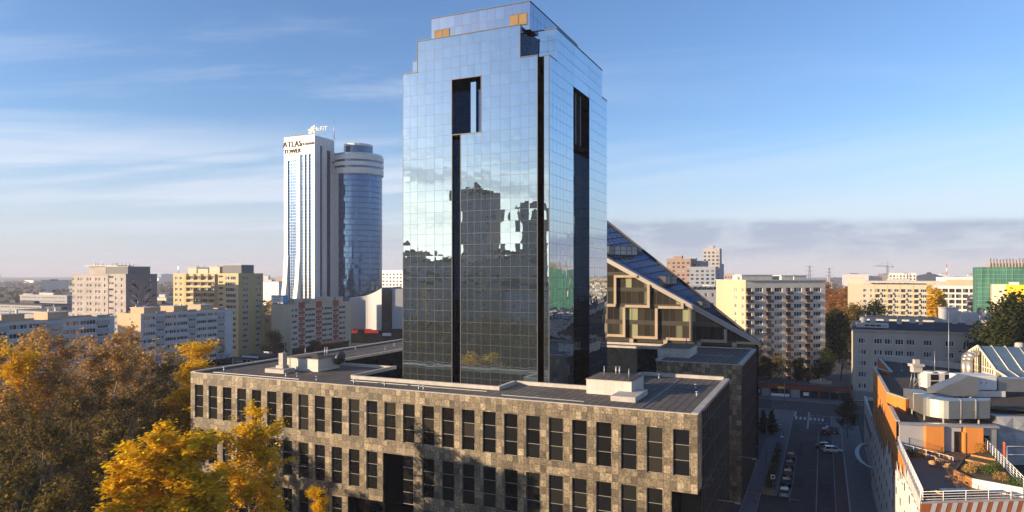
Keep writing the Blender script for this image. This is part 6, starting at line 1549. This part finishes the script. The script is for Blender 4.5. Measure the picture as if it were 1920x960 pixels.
def tree_meshes(name, seed, h, spread, leaf_mat, nleaf, leaf, bark_mat=bark, clump=.6, minr=.012, keep=1.0, **kw):
    segs, tips = grow(seed, h, spread, **kw); rg = random.Random(seed+1)
    t = MB()
    for p, q, r0, r1, lv in segs: t.tube(p, q, max(r0,minr), max(r1,minr), 7 if lv == 0 else 4, cap=False)
    c = MB(); V, F = c.v, c.f
    lo = [tp for tp in tips if tp[0].z > h*.12]; lo = rg.sample(lo, max(1, int(len(lo)*keep)))
    for _ in range(nleaf):
        p, d = rg.choice(lo); g_ = rg.random()**.6
        x = p.x + rg.gauss(0,clump); y = p.y + rg.gauss(0,clump); z = p.z + rg.gauss(0,clump*.9)
        s = leaf*rg.uniform(.6,1.35); a = rg.uniform(0,6.283); b_ = rg.uniform(-1.2,1.2)
        ca, sa, cb, sb = math.cos(a)*s, math.sin(a)*s, math.cos(b_), math.sin(b_)
        i = len(V); e1 = (ca, sa, s*.3*sb); e2 = (-sa*cb, ca*cb, s*sb)
        V.append((x-e1[0]*.5, y-e1[1]*.5, z-e1[2]*.5)); V.append((x+e2[0]*.42, y+e2[1]*.42, z+e2[2]*.42)); V.append((x+e1[0]*.5, y+e1[1]*.5, z+e1[2]*.5)); V.append((x-e2[0]*.42, y-e2[1]*.42, z-e2[2]*.42))
        F.append((i,i+1,i+2,i+3))
    c.m = [0]*len(F); c.sm = [False]*len(F)
    return t.mesh('trunk', [bark_mat]), c.mesh('crown', [leaf_mat])
def plant_tree(meshes, label, X, Y, scale=1.0, rot=0, group=None, name='tree', cat='tree', z=0.0):
    r = thing(name, label, cat, (X, Y, z), rot, group); r.scale = (scale,)*3 if isinstance(scale,(int,float)) else scale
    put('trunk', meshes[0], r); put('crown', meshes[1], r); return r
# the golden poplar and its half bare neighbour in the foreground
g1 = tree_meshes('golden', 101, 23.5, 8.0, gold_leaf, 42000, .38, bark_pale, .38, keep=.5, nlimb=16, levels=3, up=.80, crown0=.2, trunk_r=.3)
g2 = tree_meshes('golden2', 105, 23.5, 7.4, gold_leaf, 10500, .36, bark_pale, .32, minr=.022, keep=.35, nlimb=15, levels=3, up=.80, crown0=.2, trunk_r=.26)
D = 76; plant_tree(g1, 'big golden leaved poplar with dense foliage, lowest in front of the wood', xd(290,D), D, (1.38,1.3,.86), .6, 'golden poplars', 'poplar_tree')
D = 84; plant_tree(g2, 'half bare golden poplar in front of the stone facade, pale branches showing', xd(452,D), D, (1.1,1.1,.89), 2.1, 'golden poplars', 'poplar_tree')
g3 = tree_meshes('golden3', 108, 24, 5.0, gold_leaf, 26000, .32, bark, .5, nlimb=12, levels=3, up=.82, crown0=.2)
D = 128; plant_tree(g3, 'golden tree glowing behind the left end of the stone building', xd(350,D), D, (1.45,1.45,1.0), 1.0, 'golden poplars', 'poplar_tree')
D = 99; plant_tree(g3, 'low golden tree top at the foot of the stone facade', xd(610,D), D-4, (.5,.5,.37), 2.2, 'golden poplars', 'poplar_tree')
# the thinning autumn wood
wood = [tree_meshes('w%d' % i, 200+i, 23, 7.2, (rust_leaf, rust_leaf, olive_leaf, rust_leaf, olive_leaf)[i], (3300,2500,2500,1400,3000)[i], .52, M('tan_twigs',(.32,.26,.20),.95,var=.3), .42, minr=.028, keep=(.30,.22,.4,.2,.5)[i], nlimb=13, levels=3, up=.72, crown0=.25) for i in range(5)]
gl = tree_meshes('w9', 220, 22, 6.5, gold_leaf, 8000, .36, bark, .42, minr=.02, keep=.35, nlimb=13, levels=3, up=.75)
# (picture x, distance, kind, height of top in the picture, label)
wood_list = [
 (-40,118,0,655,'rust leaved tree cut off by the left picture edge, tall'), (22,124,5,668,'gold leaved tree near the left edge of the wood'), (72,130,1,650,'thinly leaved rust tree right of the gold leaved one at the left'),
 (118,150,0,642,'tallest rust tree in the left half of the wood'), (165,134,1,665,'rust tree with bare upper twigs between the two tallest ones'), (212,140,0,640,'tall broad rust tree straight above the golden poplar'),
 (246,140,1,668,'thin rust tree just right of the broad tall one'), (285,150,3,664,'nearly bare tree before the peach end wall'), (312,138,2,690,'olive tree left of the golden tree behind the stone building'),
 (55,158,0,640,'rust tree in the back row before the long pale flats'), (0,150,0,648,'rust tree in the back row at the left picture edge'), (150,176,3,640,'sparse bare tree in the back row before the pale flats corner'),
 (216,178,1,652,'slim rust tree in the back row below the grey tall block'), (262,182,0,668,'rust tree in the back row at the foot of the peach wall'), (322,176,3,668,'bare twiggy tree rising above the golden tree by the building'),
 (96,128,0,690,'lower rust tree in the middle row left of centre'), (335,156,3,672,'second bare twiggy tree beside the golden tree by the building'), (378,190,3,672,'bare tree behind the left corner of the stone roof'), (-70,140,1,650,'rust tree just outside the left picture edge'),
 (190,120,2,720,'olive tree in the middle row above the golden poplar'), (130,114,4,745,'dense olive tree in the shade left of the golden poplar'), (30,104,2,770,'olive tree low in the shade at the left edge'), (255,118,4,742,'dense dark olive tree directly behind the golden poplar'),
 (300,122,2,735,'dark olive tree next to the stone building end wall'), (70,96,4,800,'low olive tree in the dark foreground of the wood'), (140,92,2,840,'small olive tree in the dark foreground near the golden poplar'), (-10,88,4,830,'low olive tree in the dark lower left corner'), (205,96,4,800,'low olive tree half hidden by the golden poplar'), (20,66,2,900,'low leafy tree at the very bottom left'), (110,70,4,930,'low leafy tree at the bottom between corner shrub and golden poplar')]
for i, (px, D, k, top, lab) in enumerate(wood_list):
    h = max(5.0, zy(top, D)); s = h / (23.0 if k != 5 else 22.0); w = max(s*.95, .45)
    plant_tree(gl if k == 5 else wood[k], lab, xd(px,D), D, (w, w, s), i*1.7, 'autumn trees in the wood')
# bare tree by the flats
bare = tree_meshes('bare', 300, 16, 5.5, olive_leaf, 500, .3, M('black_bark',(.02,.018,.016),.95), .5, nlimb=12, levels=3, up=.55, crown0=.3, minr=.03)
D = 232; plant_tree(bare, 'black bare branched tree before the right hand pale flats', xd(405,D), D, 1.05, 0, None, 'bare_tree')
# dark trees by the street, conifers
def spruce(label, x, y, h, r, lean=0):
    rt_ = thing('conifer_tree', label, 'conifer', (*wor(x,y),.1), 0, 'dark conifers by the street'); rg = random.Random(int(x*77+y)); b = MB()
    for i in range(2600):
        f = rg.random()**.7; z = h*(.12+.88*(1-f)); rr = r*f*(.75+.25*math.sin(z*5.5))*rg.uniform(.35,1); a = rg.uniform(0,6.283)
        x_, y_ = rr*math.cos(a), rr*math.sin(a); s = .30; b.face([(x_,y_,z),(x_+s*math.cos(a)-.1*math.sin(a),y_+s*math.sin(a)+.1*math.cos(a),z-.1),(x_+s*1.2*math.cos(a),y_+s*1.2*math.sin(a),z-.22),(x_+s*math.cos(a)+.1*math.sin(a),y_+s*math.sin(a)-.1*math.cos(a),z-.1)])
    b.build('crown', [conifer], rt_); t = MB(); t.tube((0,0,0),(0,0,h*.9),.14,.03); t.build('trunk', [bark], rt_)
spruce('layered dark conifer on the pavement beside the street', 1.3, 102.3, 6.0, 2.2); spruce('second dark conifer nearer the corner of the glass building', -1.2, 116, 5.0, 2.0)
dt = tree_meshes('dark', 320, 9, 3.2, green_leaf, 5000, .32, bark, .45, nlimb=10, levels=2, up=.6, crown0=.15)
plant_tree(dt, 'dark round tree beside the hotel at the far end of the street', *wor(18.5,106), (.95,.95,1.05), .4, 'dark street trees')
dk = tree_meshes('dark2', 330, 15, 6.0, green_leaf, 9000, .5, bark, .8, nlimb=12, levels=2, up=.5, crown0=.2)
ok_ = tree_meshes('dark3', 331, 16, 7.0, olive_leaf, 8000, .5, bark, .8, nlimb=12, levels=2, up=.5, crown0=.2)
for i, (px, D, top, lab, me) in enumerate(((1575,250,600,'dark tree filling the gap between the cream slab and the tenement',dk), (1565,285,590,'dark tree further back in the gap beside the cream slab',dk), (1548,236,660,'dark bushy tree at the right foot of the cream slab',dk), (1592,300,585,'dark tree close to the tenement left corner',ok_),
    (1440,228,662,'dim bare looking tree left before the cream slab',ok_), (1500,229,676,'dim low tree in the middle before the cream slab',dk), (1900,190,572,'big dark tree at the right edge before the bright yellow block',dk), (1888,186,606,'low dark green tree beside the attic roofs before the bright yellow block',dk), (1935,200,580,'dark tree cut by the right picture edge',dk), (1640,290,576,'small dark tree peeping over the left end of the tenement roof',dk))):
    h = max(6, zy(top, D)); plant_tree(me, lab, xd(px,D), D, (max(.55,h/17),)*2 + (h/15.5,), i*1.3, 'dark trees behind the street')
po = tree_meshes('pop', 340, 22, 3.2, orange_leaf, 9000, .6, bark, .7, nlimb=14, levels=2, up=.9, crown0=.1)
pg = tree_meshes('pop2', 341, 22, 3.0, gold_leaf, 9000, .6, bark, .7, nlimb=14, levels=2, up=.9, crown0=.1)
for px, D, top, me, sx, lab in ((1748,385,546,pg,1.5,'broad yellow poplar before the white framed office'), (1769,388,555,pg,1.0,'slim yellow poplar right of the broad one'), (1760,395,556,pg,1.0,'yellow poplar half hidden between its two neighbours'),
    (1562,520,538,po,2.6,'round orange autumn tree in the gap left of the yellow slab'), (1586,500,545,po,2.0,'orange tree touching the left edge of the yellow slab'), (1553,470,560,po,1.8,'low orange tree just right of the cream slab')):
    h = zy(top, D); s = h/22; plant_tree(me, lab, xd(px,D), D, (s*sx,s*sx,s), px, 'orange and yellow poplars', 'poplar_tree')
ev = tree_meshes('ev', 350, 9, 3.4, green_leaf, 5000, .42, bark, .6, nlimb=10, levels=2, up=.5, crown0=.1)
D = 318; plant_tree(ev, 'bushy dark tree at the foot of the sandy flats', xd(515,D), D, (1.5,1.5,1.35), 0, 'dark trees on the avenue'); D = 330; plant_tree(ev, 'lower dark tree before the red stair bays', xd(590,D), D, (1.2,1.2,.8), 1, 'dark trees on the avenue')
D = 420; plant_tree(gl, 'brownish tree left of the white tower foot', xd(512,D), D, (1.0,1.0,.95), 1, 'dark trees on the avenue')
for i, (px, D, lab) in enumerate(((30,72,'light green shrub at the lower left corner under the trees'), (5,70,'yellow green shrub cut by the left picture edge'))):
    sh = tree_meshes('sh%d' % i, 360+i, 10, 3.2, hedge_leaf, 4000, .3, bark, .5, nlimb=8, levels=2, up=.6, crown0=.1); plant_tree(sh, lab, xd(px,D), D, (1.0,1.0,.8), i, 'green shrubs under the wood', 'shrub', 'shrub')
# planted strip by the parked cars and terrace plants
def bush(label, X, Y, z, w, h, mat, n=500, leaf=.18, name='shrub', group='shrubs in the planted strip', seed=0):
    r = thing(name, label, 'shrub', (X, Y, z), 0, group); rg = random.Random(seed or int(X*31+Y*17)); b = MB()
    for i in range(n):
        a, u = rg.uniform(0,6.283), rg.random()**.5; v = rg.random(); rr = w*u*math.sqrt(max(0,1-(v-.35)**2*1.6)); x, y, zz = rr*math.cos(a), rr*math.sin(a), h*v
        s = leaf*rg.uniform(.6,1.3); t = rg.uniform(0,6.283); dz = rg.uniform(-.5,.7)*s
        b.face([(x,y,zz),(x+s*math.cos(t),y+s*math.sin(t),zz+dz),(x+s*.6*math.cos(t+.9),y+s*.6*math.sin(t+.9),zz+dz+s*.3)])
    b.build('foliage', [mat], r); t_ = MB(); t_.tube((0,0,0),(0,0,h*.6),.03); t_.build('stem', [bark], r)
for i, (y, w, h) in enumerate(((57,1.0,1.1),(60.5,1.1,1.5),(64,.9,1.2),(67.5,1.1,1.4),(71,1.0,1.8),(75,.9,1.5),(79,.8,2.0),(84,.9,2.2))):
    bush('dark shrub number %d' % i if False else ['dark shrub at the near end of the strip behind the wooden trough','dark shrub behind the silver car','low dark shrub beside the second black car','spreading dark shrub in the middle of the strip','dark shrub at the foot of the curved lamp','dark shrub just past the curved lamp','taller dark shrub near the far end of the strip','round topped dark shrub below the parking sign'][i], *wor(3.9,y), .13, w, h, green_leaf, 450, .22, seed=i+5)
tr = thing('wooden_trough', 'wooden planter trough at the near end of the planted strip', 'planter', (*wor(4.0,52.4),.13), GROT)
b = MB(); b.box(-1.1,1.1,-.5,-.4,0,1.0); b.box(-1.1,1.1,.4,.5,0,1.0); b.box(-1.1,-1.0,-.4,.4,0,1.0); b.box(1.0,1.1,-.4,.4,0,1.0); b.build('side_board', [M('weathered_boards',(.22,.18,.14),.9,var=.2)], tr); b = MB(); b.box(-1,1,-.4,.4,.1,.85); b.build('soil_fill', [soil], tr)
for i, (x, y, w, h, m_, lab) in enumerate(((29.5,10.5,.8,1.0,hedge_leaf,'bright green shrub in the terrace planting bed'), (30.3,12.0,.8,1.1,hedge_leaf,'second bright green shrub by the terrace stair railing'), (31.0,6.6,.8,.9,hedge_leaf,'yellow green shrub at the front corner of the planting bed'), (27.7,10.5,.7,.7,rust_leaf,'dry brown grass tuft behind the timber planter'), (28.6,12.5,.7,.7,rust_leaf,'dry brown tuft in the middle of the bed'), (30.2,8.4,.8,.8,rust_leaf,'brown tuft before the white planter wall end'), (30.6,21.0,.7,1.1,orange_leaf,'ochre grass clump by the terrace window'), (23.0,18.5,.7,.9,green_leaf,'dark shrub in the back corner of the terrace'), (24.2,19.0,.6,.7,orange_leaf,'ochre tuft at the foot of the grey panel'), (22.5,1.0,.5,.7,green_leaf,'small green plant inside the front railing corner'))):
    bush(lab, *wor(x,y), 18.06 if x > 27 else 17.3, w, h, m_, 420, .16, 'terrace_shrub', 'plants on the hotel terrace', seed=50+i)
# ------------------------------------------------------------------ buildings behind the viewer, seen mirrored in the tower, and the far city
def mirrored(px, S):                                   # where something seen in the tower front at a pixel really stands
    X, Y = xd(px, S), S; x, y = loc_(X, Y); return wor(x, 2*YF - y)
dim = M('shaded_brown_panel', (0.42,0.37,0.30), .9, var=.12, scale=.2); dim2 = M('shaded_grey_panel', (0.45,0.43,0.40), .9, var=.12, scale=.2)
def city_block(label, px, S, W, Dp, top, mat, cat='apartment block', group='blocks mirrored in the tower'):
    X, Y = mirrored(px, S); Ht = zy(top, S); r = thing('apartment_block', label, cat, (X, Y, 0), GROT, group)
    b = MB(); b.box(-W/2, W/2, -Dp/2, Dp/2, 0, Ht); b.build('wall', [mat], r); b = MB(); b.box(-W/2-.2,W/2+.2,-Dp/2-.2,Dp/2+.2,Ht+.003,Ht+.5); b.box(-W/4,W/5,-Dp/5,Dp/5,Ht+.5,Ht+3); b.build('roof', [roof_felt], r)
    me = win_mesh(1.8,1.5,2,1,win_white,flat_glass,.12); it = []
    for f in range(int(Ht/2.9)):
        for i in range(int(W/3.6)): it.append((W/2-1.8-i*3.6, Dp/2+.05, 1.2+f*2.9, R(180), me))
    place_windows(r, it, most=60)
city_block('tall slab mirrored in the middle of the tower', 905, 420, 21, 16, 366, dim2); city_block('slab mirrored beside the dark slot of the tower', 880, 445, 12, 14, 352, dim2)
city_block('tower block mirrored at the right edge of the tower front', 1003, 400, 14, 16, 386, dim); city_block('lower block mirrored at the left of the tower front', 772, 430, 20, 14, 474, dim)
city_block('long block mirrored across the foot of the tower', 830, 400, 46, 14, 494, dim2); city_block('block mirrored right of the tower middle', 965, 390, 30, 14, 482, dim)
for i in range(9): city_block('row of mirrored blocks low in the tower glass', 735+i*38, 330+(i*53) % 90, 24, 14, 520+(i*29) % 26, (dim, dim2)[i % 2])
for i in range(16):
    X, Y = mirrored(745+i*18, 210+(i*41) % 80); plant_tree(wood[4 if i % 2 else 2], 'olive tree of the park behind the viewer mirrored in the glass', X, Y, (1.2,1.2,.95), i*2.1, 'park trees behind the viewer')
# tall slabs standing west of the wood, out of the frame: their shadow lies over the wood and the peach end wall
for X, Y, W, Dp, Ht, lab in ((-206, 12, 14, 92, 36, 'tall grey slab block west of the wood'), (-262, 214, 14, 36, 39, 'tall grey slab block west of the long pale flats')):
    block('apartment_tower', lab, 'apartment tower', X, Y, 0, W, Dp, Ht, {'R': [(3+i*4.5,2.4,1.5,3+f*2.8,wm2) for f in range(12) for i in range(int(Dp/4.5))]}, dim2, roof_felt, 'tall apartment blocks')
# far city
rng = random.Random(77)
pal = [M('far_pale_wall',(.50,.48,.46),.85), M('far_cream_wall',(.55,.47,.36),.85), M('far_grey_wall',(.30,.30,.31),.85), M('far_brown_wall',(.30,.24,.20),.85), white]
roofs = [roof_felt, M('far_dark_roof',(.07,.07,.08),.9), M('far_pale_roof',(.42,.41,.41),.8), M('far_red_roof',(.20,.10,.07),.9)]
names = {0:'pale', 1:'cream', 2:'grey', 3:'brown', 4:'white'}
def far_house(px, D, W, Dp, H, k, rk, lab=None, rot=None, windows=True):
    if lab is None:
        size = ('low ' if H < 13 else ('tall ' if H > 22 else '')) + ('long' if W > 38 else ('narrow' if W < 22 else 'broad'))
        far = 'near the horizon' if D > 1900 else ('in the hazy distance' if D > 1150 else 'in the middle distance')
        marks = ((0,'off to the west'),(135,'beyond the long pale flats'),(300,'behind the grey mural block'),(332,'in the gap between the grey and yellow blocks'),(500,'behind the tall yellow block'),(640,'behind the white tower'),(1140,'behind the round glass drum'),(1250,'behind the sloping glass roof'),(1350,'behind the far tower cluster'),(1545,'behind the cream slab block'),(1592,'over the orange trees'),(1736,'behind the yellow slab block'),(1830,'behind the white framed office'),(9999,'behind the green netting'))
        lab = '%s %s building %s %s' % (size, names[k], far, next(t for m_, t in marks if px < m_))
    r = thing('distant_building', lab, 'building', (xd(px,D), D, 0), GROT + (R(rng.choice((0,0,0,20,-25,45))) if rot is None else R(rot)), 'distant buildings')
    b = MB(); b.box(-W/2,W/2,-Dp/2,Dp/2,0,H); b.build('wall', [pal[k]], r)
    b = MB(); b.box(-W/2-.3,W/2+.3,-Dp/2-.3,Dp/2+.3,H+.01,H+.6); b.box(-W*.2,W*.1,-2,2,H+.61,H+2.6); b.build('roof', [roofs[rk]], r)
    if windows and D < 1400:
        nf = max(1, int(H/3.3)); me = win_mesh(W*.92, 1.5, max(2,int(W/3)), 1, pal[k], flat_glass, .5); me2 = win_mesh(Dp*.9, 1.5, max(2,int(Dp/3)), 1, pal[k], flat_glass, .5)
        for f in range(nf): put('window_row', me, r, (0,-Dp/2-.07,1+f*H/nf)); put('window_row', me2, r, (W/2+.07,0,1+f*H/nf), R(90))
    return r
for args in ((95,640,70,14,20,2,2,'long grey blue building with a pale roof far left'), (60,520,60,22,17,2,1,'dark roofed long hall far left behind the pale flats'), (30,560,24,20,16,1,1,'cream walled house at the end of the dark roofed hall'), (110,470,60,20,15,2,1,'low dark roofed range beside the grey panel block'), (310,520,22,16,22,1,2,'small cream house in the gap between the tall blocks'), (302,470,30,30,19,2,1,'dark round roofed hall in the gap between the tall blocks'),
    (1555,620,30,12,6,0,2,'low pale shed beyond the dark trees right of the cream slab'), (1700,1150,120,30,27,1,2,'long cream range behind the yellow slab roof'), (1690,760,70,20,32,1,2,'wide cream building peeping over the yellow slab'), (1735,650,60,18,29,0,2,'pale flat roofed building above the poplars'), (1850,1300,160,40,34,4,2,'long white building near the right horizon'), (1480,1200,90,30,20,0,2,'pale building over the cream slab roof near the horizon'),
    (505,900,60,30,30,4,2,'white building left of the white tower'), (740,700,40,24,30,4,2,'white building right of the round glass drum')):
    far_house(*args[:7], lab=args[7], rot=args[8] if len(args) > 8 else 0)
for i in range(130):
    left = rng.random() < .5; px = rng.uniform(-120,760) if left else rng.uniform(1150,2040); D = rng.uniform(620,3200)**1.0
    k = rng.choice((0,0,1,1,2,2,3,4)); H = rng.choice((7,8,10,12,14,16,20,26)); W = rng.uniform(14,55)
    if D > 1800: H = rng.choice((12,18,24,34,40,30)); W = rng.uniform(20,80)
    if D < 1000 and H > 16: H = 12
    far_house(px, D, W, rng.uniform(10,20), H, k, rng.choice((0,1,1,2,3)))
# the wooded mass between them
far_leaf = leafy('far_foliage', [(0.05,0.05,0.025),(0.08,0.065,0.03),(0.13,0.085,0.035),(0.04,0.045,0.022),(0.16,0.10,0.04)], .15)
b = MB()
for i in range(3600):
    D = 470 + 3000*rng.random()**1.5; px = rng.uniform(-250,2170); X = xd(px, D)
    if D < 560 and 480 < px < 780: continue
    h = rng.uniform(6,15); w = rng.uniform(3.5,8)
    for j in range(10):
        a, u, v = rng.uniform(0,6.283), rng.random()**.5, rng.random(); x, y, z = X+w*u*math.cos(a), D+w*u*math.sin(a), h*(.25+.75*v*(1-.3*u)); s = w*.5
        t = rng.uniform(0,6.283); dz = rng.uniform(-.5,.9)*s
        b.face([(x-s*math.cos(t),y-s*math.sin(t),z-dz*.4),(x+s*.7*math.sin(t),y-s*.7*math.cos(t),z-s*.35),(x+s*math.cos(t),y+s*math.sin(t),z+dz*.4),(x-s*.4*math.sin(t),y+s*.4*math.cos(t),z+s*.55)])
tag(b.build('far_woodland', [far_leaf]), 'hazy brown green tree cover between the distant buildings', 'woodland', kind='stuff')
# undergrowth under the wood
b = MB()
for i in range(9000):
    px, D = rng.uniform(-350,560), rng.uniform(58,215); X = xd(px,D); x_, y_ = loc_(X, D)
    if x_ > -86 and y_ > -4: continue
    h = rng.uniform(.4,2.6); s = rng.uniform(.4,1.0)
    for j in range(2):
        t = rng.uniform(0,6.283); b.face([(X+rng.gauss(0,.7),D+rng.gauss(0,.7),h*rng.random()),(X+s*math.cos(t),D+s*math.sin(t),h*.5),(X+rng.gauss(0,.5),D+rng.gauss(0,.5),h)])
tag(b.build('undergrowth', [olive_leaf]), 'dim undergrowth and fallen leaves on the floor of the wood', 'undergrowth', kind='stuff')
# ------------------------------------------------------------------ hazy morning air
hz = bpy.data.materials.new('hazy_air'); hz.use_nodes = True
def air():
    nt = hz.node_tree; nt.nodes.clear(); o = nt.nodes.new('ShaderNodeOutputMaterial'); v = nt.nodes.new('ShaderNodeVolumePrincipled')
    v.inputs['Color'].default_value = (0.80,0.82,0.92,1); v.inputs['Density'].default_value = HAZE_DENSITY; v.inputs['Anisotropy'].default_value = 0.0
    nt.links.new(v.outputs[0], o.inputs['Volume'])
HAZE_DENSITY = 0.00013
air()
b = MB(); b.box(-9500, 9500, -950, 9500, -1.0, 142); tag(b.build('haze', [hz]), 'thin bluish morning haze over the whole city', 'haze', kind='stuff')
